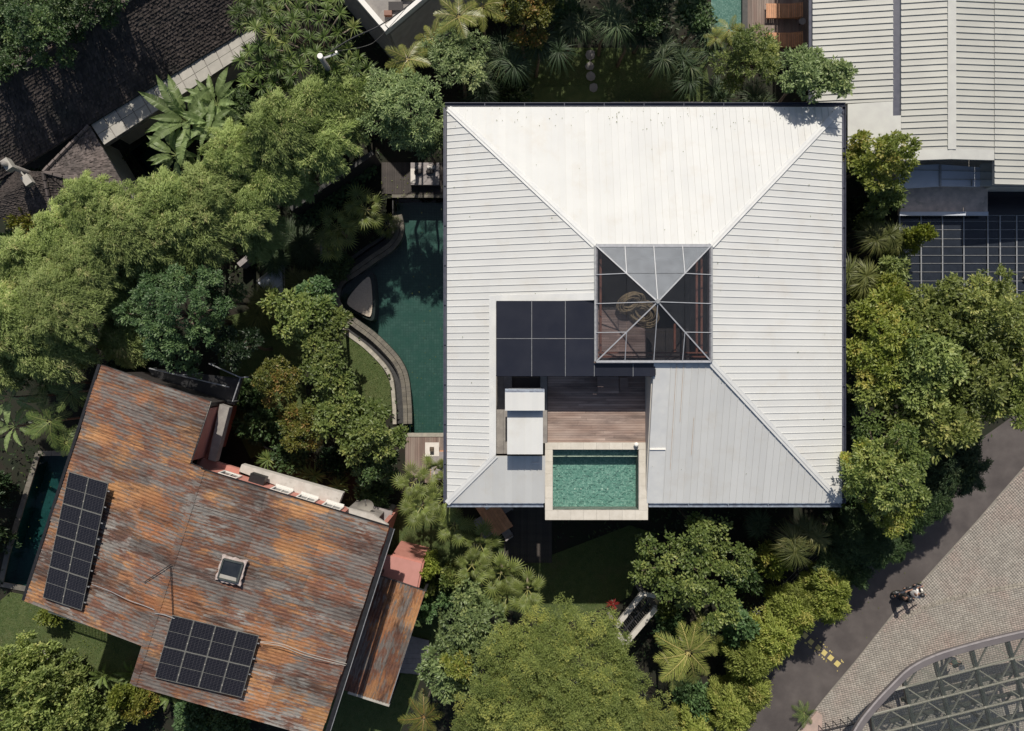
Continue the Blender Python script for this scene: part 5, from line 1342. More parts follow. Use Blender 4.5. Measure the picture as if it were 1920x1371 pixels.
for i in range(len(RA) - 1):
    col_a = [toparc[i]] + nodes_[i]; col_b = [toparc[i + 1]] + nodes_[i + 1]
    for j in range(len(PU)):
        a, b, c_, d = col_a[j], col_b[j], col_b[j + 1], col_a[j + 1]
        if i == 0 and j < 2: continue
        if c_[1] - b[1] < 3 or d[1] - a[1] < 2: 
            continue
        mid = ((d[0] + c_[0]) / 2, (d[1] + c_[1]) / 2); mt_ = ((a[0] + b[0]) / 2, (a[1] + b[1]) / 2)
        z_ = zc_ - .05
        if j % 2 == 0:
            MB().bar(P(*d, z_ - .12), P(*mt_, z_), .07, .06).build('brace', M['steel'], cn_); MB().bar(P(*mt_, z_), P(*c_, z_ - .12), .05, .05).build('brace', M['steel_pale'], cn_)
        else:
            MB().bar(P(*a, z_ - .12), P(*mid, z_), .05, .05).build('brace', M['steel_pale'], cn_); MB().bar(P(*mid, z_), P(*b, z_ - .12), .07, .06).build('brace', M['steel'], cn_)
        gxm = (a[0] + b[0] + c_[0] + d[0]) / 4; gym = (a[1] + b[1] + c_[1] + d[1]) / 4
        if area([a, b, c_, d]) > 60:
            MB().slab([tuple(P(gxm + (x - gxm) * .97, gym + (y - gym) * .97, zc_ + .09)) for x, y in (d, c_, b, a)], .012).build('glass_pane', M['canopy_glass'], cn_)
for i in (3, 5):
    for j in (3,):
        n = nodes_[i][j]; q = P(n[0], n[1], zc_ - .3); MB().cyl((q.x, q.y), .09, 0, zc_ - .5, 10).build('column', M['steel_dark'], cn_)
# heavier dark trusses deeper inside
for (a, b) in (((1690, 1312), (1935, 1252)), ((1668, 1352), (1935, 1292)), ((1735, 1380), (1935, 1335))):
    MB().bar(P(a[0], a[1], 3.1), P(b[0], b[1], 3.1), .16, .2).build('truss_beam', M['steel_dark'], cn_)
    for k in range(7):
        p = lerp2(a, b, k / 7); q = lerp2(a, b, (k + 1) / 7); m_ = lerp2(p, q, .5)
        MB().bar(P(p[0], p[1], 3.0), P(m_[0] + 4, m_[1] + 16, 3.0), .07, .07).build('truss_web', M['steel_dark'], cn_)
        MB().bar(P(m_[0] + 4, m_[1] + 16, 3.0), P(q[0], q[1], 3.0), .07, .07).build('truss_web', M['steel_dark'], cn_)
rl_ = thing('pipe_railing', 'low black railing at the foot of the curved canopy', 'railing', P(1570, 1370, 0))
a, b = P(1545, 1372, .9), P(1602, 1358, .9)
MB().bar(Vector((a.x, a.y, .9)), Vector((b.x, b.y, .9)), .05, .05).bar(Vector((a.x, a.y, .5)), Vector((b.x, b.y, .5)), .03, .03).build('rail', M['black_metal'], rl_)
for i in range(5):
    p = a.lerp(b, i / 4); MB().box(p.x - .02, p.x + .02, p.y - .02, p.y + .02, 0, .88).build('post', M['black_metal'], rl_)
# roadside fence: thin rail line in the dark strip
rf = thing('roadside_fence', 'thin dark wire fence in the shaded strip beside the road', 'fence', P(1500, 1080, 0))
fpts = [P(1410, 1165, 1.2), P(1450, 1128, 1.2), P(1510, 1068, 1.2), P(1560, 1020, 1.2)]
mb = MB()
for z in (.5, .9, 1.25): mb.tube([(p.x, p.y, z) for p in fpts], .02, 5)
mb.build('rail', M['steel'], rf)
for i in range(9):
    t = i / 8 * 3; k = min(2, int(t)); p = fpts[k].lerp(fpts[k + 1], t - k); MB().cyl((p.x, p.y), .035, 0, 1.3, 6).build('post', M['steel'], rf)

# ================================================================== PEOPLE AND SCOOTER
def skin_mesh(name, verts, edges, radii, mt, root=0, sub=2):
    me = bpy.data.meshes.new(name + '_cage'); me.from_pydata(verts, edges, []); me.update()
    o = bpy.data.objects.new('tmp', me); C.objects.link(o)
    md = o.modifiers.new('s', 'SKIN'); md.use_smooth_shade = True
    for i, r in enumerate(radii):
        sv = me.skin_vertices[0].data[i]; sv.radius = (r, r) if not isinstance(r, tuple) else r; sv.use_root = (i == root)
    o.modifiers.new('d', 'SUBSURF').levels = sub
    dg = bpy.context.evaluated_depsgraph_get(); dg.update()
    m2 = bpy.data.meshes.new_from_object(o.evaluated_get(dg)); m2.name = name
    bpy.data.objects.remove(o); m2.materials.clear(); m2.materials.append(mt)
    m2.polygons.foreach_set('use_smooth', [True] * len(m2.polygons))
    return m2
def person(label, loc, rz, pose, shirt, trousers, headgear, lean=0.0, z0=0.0):
    """faces +x in its own space"""
    t = thing('person', label, 'person', (loc[0], loc[1], z0), rz)
    if pose == 'ride':
        hip = (0, 0, .80); ch = (.10 + lean, 0, 1.18); nk = (.15 + lean * 1.2, 0, 1.36); hd = (.22 + lean * 1.3, 0, 1.50)
        kn = lambda s: (.42, s * .16, .82); an = lambda s: (.46, s * .16, .40); to = lambda s: (.62, s * .17, .36)
        sh_ = lambda s: (.13 + lean, s * .19, 1.30); el = lambda s: (.30 + lean, s * .27, 1.10); wr = lambda s: (.56 + lean * .5, s * .24, 1.05)
    else:
        hip = (0, 0, .92); ch = (.02, 0, 1.28); nk = (.03, 0, 1.48); hd = (.06, 0, 1.60)
        kn = lambda s: (.04 * s, s * .10, .50); an = lambda s: (.10 * s, s * .10, .09); to = lambda s: (.10 * s + .17, s * .11, .04)
        sh_ = lambda s: (.02, s * .19, 1.42); el = lambda s: (-.02 + .08 * s, s * .25, 1.15); wr = lambda s: (.12 + .1 * s, s * .24, .93)
    V = [hip, ch, nk, hd, (hd[0] + .01, 0, hd[2] + .12)]; E = [(0, 1), (1, 2), (2, 3), (3, 4)]; Rd = [(.15, .12), (.16, .12), .055, .085, .075]
    for s in (1, -1):
        b = len(V); h2 = (hip[0] + .02, s * .09, hip[2] - .04)
        V += [h2, kn(s), an(s), to(s)]; E += [(0, b), (b, b + 1), (b + 1, b + 2), (b + 2, b + 3)]; Rd += [.09, .062, .042, .035]
        c = len(V); V += [sh_(s), el(s), wr(s)]; E += [(1, c), (c, c + 1), (c + 1, c + 2)]; Rd += [.06, .042, .03]
        # palm, four fingers, thumb
        w_ = Vector(wr(s)); f = Vector((.07, 0, -.01)) if pose == 'ride' else Vector((.01, 0, -.07)); sd = Vector((0, 1, 0)) * .018
        V.append(tuple(w_ + f)); pi_ = len(V) - 1; E.append((c + 2, pi_)); Rd.append(.03)
        for k, ln_ in enumerate((.06, .075, .07, .055)):
            o_ = w_ + f + sd * (k - 1.5); V += [tuple(o_ + f * (ln_ / .1)), tuple(o_ + f * (ln_ / .06) + Vector((0, 0, -.02)))]; m_ = len(V)
            E += [(pi_, m_ - 2), (m_ - 2, m_ - 1)]; Rd += [.009, .008]
        V.append(tuple(w_ + f * .6 + Vector((0, -s * .05, 0)))); E.append((pi_, len(V) - 1)); Rd.append(.010)
    child('body', skin_mesh('body', V, E, Rd, M['skin']), t)
    sV = [hip, ch, tuple(Vector(nk) - Vector((0, 0, .06)))]; sE = [(0, 1), (1, 2)]; sR = [(.18, .145), (.195, .15), .09]
    for s in (1, -1):
        c = len(sV); m_ = tuple(Vector(sh_(s)).lerp(Vector(el(s)), .6)); sV += [sh_(s), m_]; sE += [(1, c), (c, c + 1)]; sR += [.085, .066]
    child('shirt', skin_mesh('shirt', sV, sE, sR, M[shirt]), t)
    tV = [(hip[0], 0, hip[2] - .02)]; tE = []; tR = [(.17, .135)]
    for s in (1, -1):
        b = len(tV); tV += [(hip[0] + .02, s * .09, hip[2] - .05), kn(s), tuple(Vector(kn(s)).lerp(Vector(an(s)), .85))]; tE += [(0, b), (b, b + 1), (b + 1, b + 2)]; tR += [.11, .082, .062]
    child('trousers', skin_mesh('trousers', tV, tE, tR, M[trousers]), t)
    for s in (1, -1): child('shoe', MB().ball((to(s)[0] - .05, to(s)[1], to(s)[2] + .0), .14, .055, .05, 10, 6).mesh('shoe', M['black'], True), t)
    hc = (hd[0] + .0, 0, hd[2] + .06)
    if headgear == 'helmet':
        child('helmet', MB().ball((hc[0] - .01, 0, hc[2] + .03), .145, .13, .13, 14, 9).mesh('helmet', M['black_metal'], True), t)
    elif headgear == 'hat':
        child('hat', MB().cyl((hc[0], 0), .17, hc[2] + .06, hc[2] + .08, 16).cyl((hc[0], 0), .10, hc[2] + .08, hc[2] + .15, 14, .085).mesh('hat', M['cloth_white']), t)
    child('hair', MB().ball((hc[0] - .025, 0, hc[2] + .02), .115, .105, .115, 14, 9).mesh('hair', M['hair'], True), t)
    fc = MB().ball((hc[0] + .095, 0, hc[2] - .02), .02, .014, .02, 8, 6)
    child('nose', fc.mesh('nose', M['skin'], True), t)
    for s in (1, -1): child('eye', MB().ball((hc[0] + .078, s * .034, hc[2] + .008), .013, .013, .010, 8, 6).mesh('eye', M['lamp_white'], True), t); child('ear', MB().ball((hc[0], s * .088, hc[2] - .01), .02, .012, .03, 8, 6).mesh('ear', M['skin'], True), t)
    child('mouth', MB().ball((hc[0] + .084, 0, hc[2] - .058), .008, .025, .006, 8, 5).mesh('mouth', M['pink'], True), t)
    return t
sx, sy = XY(1700, 1106, .3); ang = math.atan2(1, 3.2)
def scooter(x, y, rz, label, group=None):
    t = thing('motor_scooter', label, 'scooter', (x, y, 0), rz)
    for wx, nm in ((.62, 'front_wheel'), (-.58, 'rear_wheel')):
        mb = MB(); pts = [(wx + .22 * math.cos(a), 0, .26 + .22 * math.sin(a)) for a in [i * math.pi / 8 for i in range(17)]]
        mb.tube(pts, .055, 8, cap=False); wh = child('wheel', mb.mesh('wheel', M['tyre'], True), t)
        hb = MB().tube([(wx, -.06, .26), (wx, .06, .26)], .06, 10)
        for i in range(5):
            a = i * 2 * math.pi / 5; hb.bar((wx, 0, .26), (wx + .19 * math.cos(a), 0, .26 + .19 * math.sin(a)), .03, .02, up=(0, 1, 0))
        child('rim', hb.mesh('rim', M['galv']), wh)
    child('body_shell', skin_mesh('body_shell', [(-.80, 0, .66), (-.45, 0, .62), (-.12, 0, .50), (.12, 0, .30), (.38, 0, .34), (.50, 0, .70), (.46, 0, .92)], [(0, 1), (1, 2), (2, 3), (3, 4), (4, 5), (5, 6)], [(.07, .09), (.14, .13), (.15, .12), (.14, .06), (.16, .06), (.17, .07), (.12, .07)], M['black_metal']), t)
    child('seat', skin_mesh('seat', [(-.80, 0, .80), (-.45, 0, .78), (-.08, 0, .76)], [(0, 1), (1, 2)], [(.12, .05), (.15, .06), (.10, .05)], M['black']), t)
    child('handlebar', MB().tube([(.30, .36, 1.02), (.42, .2, 1.04), (.45, 0, 1.0), (.42, -.2, 1.04), (.30, -.36, 1.02)], .018, 6).mesh('handlebar', M['black_metal'], True), t)
    child('front_mudguard', skin_mesh('front_mudguard', [(.40, 0, .44), (.60, 0, .56), (.82, 0, .44)], [(0, 1), (1, 2)], [(.06, .03), (.075, .03), (.05, .02)], M['purple']), t)
    child('headlight', MB().ball((.54, 0, .94), .07, .10, .06, 12, 8).mesh('headlight', M['lamp_white'], True), t)
    for s in (1, -1): child('mirror', MB().tube([(.40, s * .2, 1.04), (.40, s * .3, 1.22)], .008, 5).ball((.40, s * .33, 1.25), .02, .06, .045, 10, 6).mesh('mirror', M['galv'], True), t)
    child('fork', MB().tube([(.46, .05, .9), (.62, .07, .26)], .02, 6).tube([(.46, -.05, .9), (.62, -.07, .26)], .02, 6).mesh('fork', M['galv']), t)
    child('tail_light', MB().ball((-.86, 0, .64), .03, .07, .03, 8, 6).mesh('tail_light', M['timber_red'], True), t)
    return t
scooter(sx, sy, ang, 'black motor scooter with two riders at the edge of road and cobbles')
c, s = math.cos(ang), math.sin(ang)
person('person in white shirt and dark helmet steering the scooter', (sx + c * -.05, sy + s * -.05), ang, 'ride', 'tee_white', 'jeans', 'helmet', .04, .02)
person('person in black shirt sitting behind on the scooter', (sx - c * .66, sy - s * .66), ang, 'ride', 'tee_black', 'jeans', 'helmet', -.02, .03)
q = P(1797, 1247, 1.5); person('person in dark green top and pale hat below the glass canopy', (q.x, q.y), math.radians(-60), 'stand', 'tee_green', 'jeans', 'hat', 0, .03)
# ================================================================== VEGETATION
M['l_bamboo'] = leafmat('l_bamboo', (.26, .335, .115), (.43, .51, .20), (.62, .60, .30), trans=.35, island=.12, rough=.7)
M['l_olive'] = leafmat('l_olive', (.145, .205, .08), (.27, .35, .145), (.40, .46, .20), trans=.25)
M['l_blue'] = leafmat('l_blue', (.07, .135, .052), (.14, .23, .09), (.21, .31, .12), trans=.25)
M['l_fresh'] = leafmat('l_fresh', (.095, .14, .036), (.20, .25, .07), (.33, .36, .11), trans=.3)
M['l_yellow'] = leafmat('l_yellow', (.17, .22, .04), (.32, .36, .08), (.46, .42, .11), trans=.35)
M['l_orange'] = leafmat('l_orange', (.14, .17, .035), (.24, .23, .05), (.38, .23, .07), trans=.3)
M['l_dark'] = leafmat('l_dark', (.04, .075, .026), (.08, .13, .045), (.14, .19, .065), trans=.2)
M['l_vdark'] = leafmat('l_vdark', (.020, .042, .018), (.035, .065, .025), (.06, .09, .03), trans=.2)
M['l_blade'] = leafmat('l_blade', (.035, .065, .028), (.07, .11, .045), (.14, .16, .07), trans=.2, rough=.55)
M['l_spike'] = leafmat('l_spike', (.075, .12, .03), (.15, .21, .055), (.26, .29, .09), trans=.25, rough=.5)
M['l_palm'] = leafmat('l_palm', (.11, .15, .035), (.25, .29, .085), (.55, .52, .20), trans=.3, rough=.35)
M['l_areca'] = leafmat('l_areca', (.20, .24, .05), (.34, .35, .10), (.50, .42, .16), trans=.35, rough=.35)
M['l_banana'] = leafmat('l_banana', (.15, .22, .08), (.25, .33, .13), (.38, .44, .19), trans=.35, rough=.5)
M['l_mass'] = leafmat('l_mass', (.125, .16, .04), (.26, .305, .085), (.46, .46, .15), trans=.3)
M['l_hedge'] = leafmat('l_hedge', (.25, .30, .075), (.40, .45, .125), (.55, .52, .18), trans=.4, rough=.6)
M['l_shrub'] = leafmat('l_shrub', (.15, .205, .06), (.29, .35, .11), (.45, .47, .17), trans=.3)
M['l_grey'] = leafmat('l_grey', (.10, .145, .055), (.20, .26, .10), (.32, .37, .14), trans=.25)
M['l_fern'] = leafmat('l_fern', (.135, .175, .045), (.255, .30, .085), (.40, .41, .11), trans=.35, island=.1, rough=.6)
M['l_red'] = leafmat('l_red', (.22, .02, .02), (.34, .05, .04), (.40, .10, .06), trans=.3)
M['l_sedge'] = leafmat('l_sedge', (.10, .12, .035), (.19, .20, .065), (.30, .28, .11), trans=.3)
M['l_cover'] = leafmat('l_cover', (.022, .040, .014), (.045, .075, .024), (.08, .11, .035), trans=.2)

def unit(v): return v / np.maximum(1e-9, np.linalg.norm(v, axis=-1, keepdims=True))
def leaves(name, pos, ax, nr, L_, W_, tint, mt, kind='rhomb', droop=.3):
    n = len(pos); ax = unit(ax); sd = unit(np.cross(ax, nr)); nr = np.cross(sd, ax)
    L_ = np.broadcast_to(np.asarray(L_, float), (n,))[:, None]; W_ = np.broadcast_to(np.asarray(W_, float), (n,))[:, None]
    if kind == 'rhomb':
        m = pos + ax * L_ * .48
        V = np.stack([pos, m - sd * W_ / 2 + nr * W_ * .14, pos + ax * L_ - np.array([0, 0, 1]) * L_ * droop * .4, m + sd * W_ / 2 + nr * W_ * .14], 1).reshape(-1, 3)
        b = np.arange(n)[:, None] * 4; Fc = np.concatenate([b + [0, 1, 2], b + [0, 2, 3]], 1).reshape(-1, 3); k = 4
    else:
        dz = np.array([0, 0, 1.0])
        p1 = pos + ax * L_ * .5 - dz * L_ * droop * .22; p2 = pos + ax * L_ * .96 - dz * L_ * droop
        V = np.stack([pos - sd * W_ * .3, pos + sd * W_ * .3, p1 + sd * W_ / 2, p1 - sd * W_ / 2, p2], 1).reshape(-1, 3)
        b = np.arange(n)[:, None] * 5; Fc = np.concatenate([b + [0, 1, 2], b + [0, 2, 3], b + [3, 2, 4]], 1).reshape(-1, 3); k = 5
    return npmesh(name, V, Fc, mt, np.repeat(np.clip(tint, 0, 1), k))
def sph(n, rs, zmin=-1.0):
    z = rs.uniform(zmin, 1, n); a = rs.uniform(0, 2 * np.pi, n); r = np.sqrt(1 - z * z)
    return np.stack([r * np.cos(a), r * np.sin(a), z], -1)
CACHE = {}
# species: nlobes per m2, lobe radius (m), clumps per lobe, leaves per clump, leaf L, W, clump radius, droop, material, dome height ratio
SP = {
 'bamboo': dict(ld=1.5, lr=.60, nc=42, nl=30, L=.17, W=.035, cr=.17, droop=.9, mt='l_bamboo', dh=.7, up=.75, ez=1.5, wb=1.5, arcs=13),
 'hedge':  dict(ld=1.6, lr=.50, nc=30, nl=20, L=.16, W=.045, cr=.15, droop=.5, mt='l_hedge', dh=.6, up=.5, ez=1.4, wb=1.6, arcs=9),
 'olive':  dict(ld=1.3, lr=.55, nc=30, nl=18, L=.17, W=.050, cr=.16, droop=.3, mt='l_olive', dh=.7, up=.9, ez=1.1, wb=1.4),
 'round':  dict(ld=1.5, lr=.42, nc=12, nl=40, L=.13, W=.055, cr=.17, droop=.1, mt='l_blue', dh=.85, up=.8, ez=.9),
 'broad':  dict(ld=1.3, lr=.52, nc=22, nl=15, L=.19, W=.10, cr=.17, droop=.3, mt='l_fresh', dh=.7, up=.8, ez=1.2, wb=1.6),
 'mass':   dict(ld=1.2, lr=.60, nc=30, nl=15, L=.20, W=.085, cr=.17, droop=.2, mt='l_mass', dh=.65, up=.8, ez=1.3, wb=1.6),
 'ficus':  dict(ld=1.5, lr=.46, nc=24, nl=18, L=.15, W=.075, cr=.16, droop=.2, mt='l_yellow', dh=.8, up=.7, ez=1.2, wb=1.3),
 'fine':   dict(ld=1.9, lr=.60, nc=34, nl=34, L=.10, W=.036, cr=.19, droop=.2, mt='l_fern', dh=.36, up=.8, wb=.7, ez=1.1),
 'sparse': dict(ld=.85, lr=.42, nc=18, nl=12, L=.17, W=.10, cr=.20, droop=.2, mt='l_fresh', dh=.6, up=.8, ez=1.2, wb=2.2),
}
def crown(sp, Rr, seed, mt=None):
    d = SP[sp]; key = (sp, round(Rr * 4), seed, mt)
    if key in CACHE: return CACHE[key]
    rs = np.random.RandomState(seed * 977 + int(Rr * 40) + hash(sp) % 1 + len(sp))
    nlob = max(5, int(np.pi * Rr * Rr * d['ld'] * 1.15)); lr = d['lr'] * min(1.0, .45 + Rr / 3.5)
    Hh = Rr * d['dh']
    # lobes over a dome with an uneven outline
    i = np.arange(nlob) + .5; rr = np.sqrt(i / nlob); a = i * 2.39996 + rs.uniform(0, 6.28)
    wb = d.get('wb', 1.0); wob = 1 + wb * (.10 * np.sin(3 * a + seed) + .07 * np.sin(5 * a + 2.1 * seed) + rs.uniform(-.11, .11, nlob))
    ro = np.maximum(.3, Rr - lr * .75)
    lx = rr * wob * ro * np.cos(a); ly = rr * wob * ro * np.sin(a)
    lz = Hh * np.sqrt(np.clip(1 - rr * rr * .92, 0, 1)) + rs.normal(0, (.24 if sp == 'fine' else .20) * min(Hh, 2.0) + .06, nlob)
    lob = np.stack([lx, ly, lz], -1); lsc = rs.uniform(.7, 1.25, nlob)
    nc = d['nc']; dirs = sph(nlob * nc, rs, -.35); ctr = np.repeat(lob, nc, 0) + dirs * (lr * np.repeat(lsc, nc))[:, None] * rs.uniform(.65, 1.08, (nlob * nc, 1)) * np.array([1, 1, .8 * d.get('ez', 1.0)])
    ltint = np.repeat(rs.normal(0, .22 if sp == 'fine' else .16, nlob), nc); ct = rs.normal(.45, .17, nlob * nc) + ltint + .12 * dirs[:, 2]
    if d.get('arcs'):          # arching culms that end in pointed sprays
        ec, ed_, et = [], [], []
        for m in range(d['arcs']):
            an = 6.283 * (m + rs.uniform(-.35, .35)) / d['arcs']; ro2 = Rr * rs.uniform(.95, 1.28); tt_ = rs.normal(.5, .15)
            for u in np.linspace(.25, 1.0, 15):
                wdt = .30 * (1 - u) ** .7 + .03; r_ = ro2 * u; zz_ = Hh * (1.12 - .75 * u ** 2.2) + .25
                for _ in range(3 if u < .75 else 2):
                    an2 = an + .16 * math.sin(3 * u + m)
                    ec.append((r_ * math.cos(an2) + rs.normal(0, wdt * .5), r_ * math.sin(an2) + rs.normal(0, wdt * .5), zz_ + rs.normal(0, wdt * .35))); ed_.append((math.cos(an2) * 1.6, math.sin(an2) * 1.6, .3)); et.append(tt_ + rs.normal(0, .1))
        ctr = np.concatenate([ctr, np.array(ec)]); dirs = np.concatenate([dirs, np.array(ed_)]); ct = np.concatenate([ct, np.array(et)])
    nl = d['nl']; N_ = len(ctr) * nl
    q = sph(N_, rs, -.25); base = np.repeat(ctr, nl, 0)
    pos = base + q * d['cr'] * .25 + rs.normal(0, d['cr'] * .38, (N_, 3)) * np.array([1, 1, .7])
    ax = q * np.array([1, 1, .55]) + np.repeat(dirs, nl, 0) * .55 + rs.normal(0, .25, (N_, 3)); ax[:, 2] -= d['droop'] * .35
    nr = np.array([0, 0, 1.0]) * d['up'] + np.repeat(dirs, nl, 0) * .5 + rs.normal(0, .35, (N_, 3))
    L_ = d['L'] * rs.uniform(.7, 1.25, N_)
    tint = np.repeat(ct, nl) + rs.normal(0, .13, N_)
    me = leaves('crown', pos, ax, nr, L_, d['W'] * L_ / d['L'], tint, M[mt or d['mt']], 'rhomb', d['droop'])
    # limbs
    lb = MB(); k = min(10, nlob); pick = rs.choice(nlob, k, replace=False); th = .035 + .012 * Rr
    for j in pick:
        e = lob[j]; mid = (e[0] * .45, e[1] * .45, e[2] * .35 + .05)
        lb.tube([(0, 0, -.25), mid, (e[0], e[1], e[2] - .05)], [th, th * .7, th * .25], 5)
    CACHE[key] = (me, lb.mesh('branches', M['bark'], True), Hh)
    return CACHE[key]
TR = {}
def trunkmesh(h, r, mt='bark'):
    k = (round(h * 2), round(r * 50), mt)
    if k not in TR:
        rs = random.Random(k[0] * 31 + k[1]); hh = k[0] / 2
        pts = [(rs.uniform(-.08, .08) * i, rs.uniform(-.08, .08) * i, hh * i / 4) for i in range(5)]; pts[0] = (0, 0, 0); pts[-1] = (0, 0, hh)
        TR[k] = MB().tube(pts, [r * 1.3, r, r * .9, r * .8, r * .7], 7).mesh('trunk', M[mt], True)
    return TR[k]
USED = set()
def tree(sp, px, py, rpx, ztop, label, group=None, mt=None, cat='tree', seed=None, name=None, sc=(1, 1)):
    assert label not in USED, label
    USED.add(label)
    zc = ztop * .85; s_ = (H - zc) / F; Rr = max(.4, round(rpx * s_ * 2) / 2 if rpx * s_ > 1 else rpx * s_)
    me, br, Hh = crown(sp, Rr, (seed if seed is not None else R.randint(0, 1)), mt)
    k = rpx * s_ / Rr; q = P(px, py, zc); kz = k
    if cat in ('shrub', 'hedge'): kz = min(2.4, max(k, (ztop - .5) / (Hh + .35)))
    zb_ = max(.15, ztop - Hh * kz - .25)
    t = thing(name or {'tree': 'tree', 'bamboo': 'bamboo_clump', 'shrub': 'shrub', 'hedge': 'hedge_clump'}.get(cat, 'tree'), label, cat, (q.x, q.y, 0), 0, group)
    rz = R.uniform(0, 6.28)
    child('crown', me, t, (0, 0, zb_), (0, 0, rz), (k * sc[0], k * sc[1], kz)); child('branches', br, t, (0, 0, zb_), (0, 0, rz), (k * sc[0], k * sc[1], kz))
    if cat in ('shrub', 'hedge') and zb_ > .5: child('lower_foliage', me, t, (0, 0, zb_ * .42), (0, 0, rz + 1.3), (k * .92, k * .92, kz * .8))
    if zb_ > .3:
        tm = trunkmesh(max(.5, zb_ - .1), .05 + .03 * Rr * k); child('trunk', tm, t, (0, 0, zb_ - .1 - max(.5, round(max(.5, zb_ - .1) * 2) / 2)) if False else (0, 0, 0), sc=(1, 1, (zb_ - .1) / (round(max(.5, zb_ - .1) * 2) / 2)))
    return t
# spiky rosettes (dracaena, pandan, sedge)
def rosette_mesh(key, heads, nl, L_, W_, droop, mt, spread=1.0, seed=0):
    if key in CACHE: return CACHE[key]
    rs = np.random.RandomState(seed + 5); hd = np.asarray(heads); n = len(hd) * nl
    q = sph(n, rs, .0); q[:, 2] = rs.uniform(.02, 1.0, n) ** 1.2 / spread; q = unit(q)
    pos = np.repeat(hd, nl, 0) + q * .03; Ls = L_ * rs.uniform(.7, 1.15, n)
    nr = np.array([0, 0, 1.0]) + rs.normal(0, .25, (n, 3)); t = np.repeat(rs.normal(.45, .22, len(hd)), nl) + rs.normal(0, .15, n)
    CACHE[key] = leaves('leaves', pos, q, nr, Ls, W_, t, M[mt], 'strap', droop)
    return CACHE[key]
def spikytree(px, py, rpx, ztop, label, n=26, L_=.55, W_=.045, mt='l_spike', nl=46, seed=0, group=None):
    assert label not in USED; USED.add(label)
    zc = ztop * .9; Rr = rpx * (H - zc) / F; rs = np.random.RandomState(seed + 3); i = np.arange(n) + .5
    rr = np.sqrt(i / n); a = i * 2.4 + seed; hd = np.stack([rr * Rr * .85 * np.cos(a), rr * Rr * .85 * np.sin(a), -rr * rr * Rr * .35 + rs.normal(0, .25, n)], -1)
    me = rosette_mesh(('sp', n, round(Rr, 1), seed, mt), hd, nl, L_, W_, .28, mt, 1.0, seed)
    q = P(px, py, zc); t = thing('spiky_tree', label, 'tree', (q.x, q.y, 0), 0, group); zb_ = ztop - .5
    child('crown', me, t, (0, 0, zb_)); lb = MB()
    for h_ in hd: lb.tube([(0, 0, -zb_ * .55), (h_[0] * .5, h_[1] * .5, -zb_ * .25), tuple(h_)], [.07, .05, .03], 5)
    child('branches', lb.mesh('branches', M['bark_pale'], True), t, (0, 0, zb_)); child('trunk', trunkmesh(zb_ * .5, .16), t)
def grassmound(px, py, rpx, ztop, label, n=3, mt='l_blade', W_=.032, nl=150, seed=None, cat='pandanus', name='weeping_pandanus', group=None, dr=.55):
    assert label not in USED, label
    USED.add(label); zc = ztop * .8; Rr = rpx * (H - zc) / F; seed = R.randint(0, 2) if seed is None else seed
    key = ('gm', n, round(Rr, 1), seed, mt, W_)
    rs = np.random.RandomState(seed + n); hd = [(rs.uniform(-.5, .5) * Rr, rs.uniform(-.5, .5) * Rr, rs.uniform(-.25, .15)) for _ in range(n)]
    hd[0] = (0, 0, 0)
    me = rosette_mesh(key, hd, nl, Rr * .85, W_, dr, mt, 1.6, seed)
    q = P(px, py, zc); t = thing(name, label, cat, (q.x, q.y, 0), 0, group); zb_ = max(.12, ztop - .35)
    child('leaves', me, t, (0, 0, zb_), (0, 0, R.uniform(0, 6.28)))
    if zb_ > .3: child('stem', trunkmesh(zb_, .07), t, sc=(1, 1, zb_ / (round(zb_ * 2) / 2)))
# palms
def frond_mesh(kind, L_, mt, seed=0):
    key = ('fr', kind, L_, mt, seed)
    if key in CACHE: return CACHE[key]
    rs = np.random.RandomState(seed + 17); n = 20
    t = np.linspace(.14, .99, n); x = L_ * t; z = .35 * L_ * t - .62 * L_ * t * t
    pos = np.stack([x, np.zeros(n), z], -1); ll = L_ * .36 * np.sin(np.pi * (.12 + .84 * t)) ** .7
    P_, A_, Nn, LL = [], [], [], []
    for s in (-1, 1):
        ax = np.stack([np.full(n, .55) + .5 * t, np.full(n, s * 1.0), -.10 - .30 * t + rs.normal(0, .08, n)], -1)
        P_.append(pos); A_.append(ax + rs.normal(0, .05, (n, 3))); Nn.append(np.tile([0, s * -.35, 1.0], (n, 1))); LL.append(ll * rs.uniform(.85, 1.1, n))
    # rachis as thin leaves end to end
    d = np.diff(pos, axis=0)
    P_.append(pos[:-1]); A_.append(d); Nn.append(np.tile([0, 0, 1.0], (n - 1, 1)) + .01); LL.append(np.linalg.norm(d, axis=1) * 1.15)
    P_.append(np.zeros((1, 3))); A_.append(pos[:1] + [0, 0, .001]); Nn.append(np.array([[0, .01, 1.0]])); LL.append(np.array([np.linalg.norm(pos[0]) * 1.1]))
    Pp, Aa, NN, Ll = map(np.concatenate, (P_, A_, Nn, LL)); m = len(Pp)
    W_ = np.concatenate([np.full(2 * n, L_ * .024), np.full(n, L_ * .03)]); tt = np.concatenate([rs.normal(.45, .18, n), rs.normal(.45, .18, n), np.full(n, .98)])
    CACHE[key] = leaves('frond', Pp, Aa, NN, Ll, W_, tt, M[mt], 'strap', .22)
    return CACHE[key]
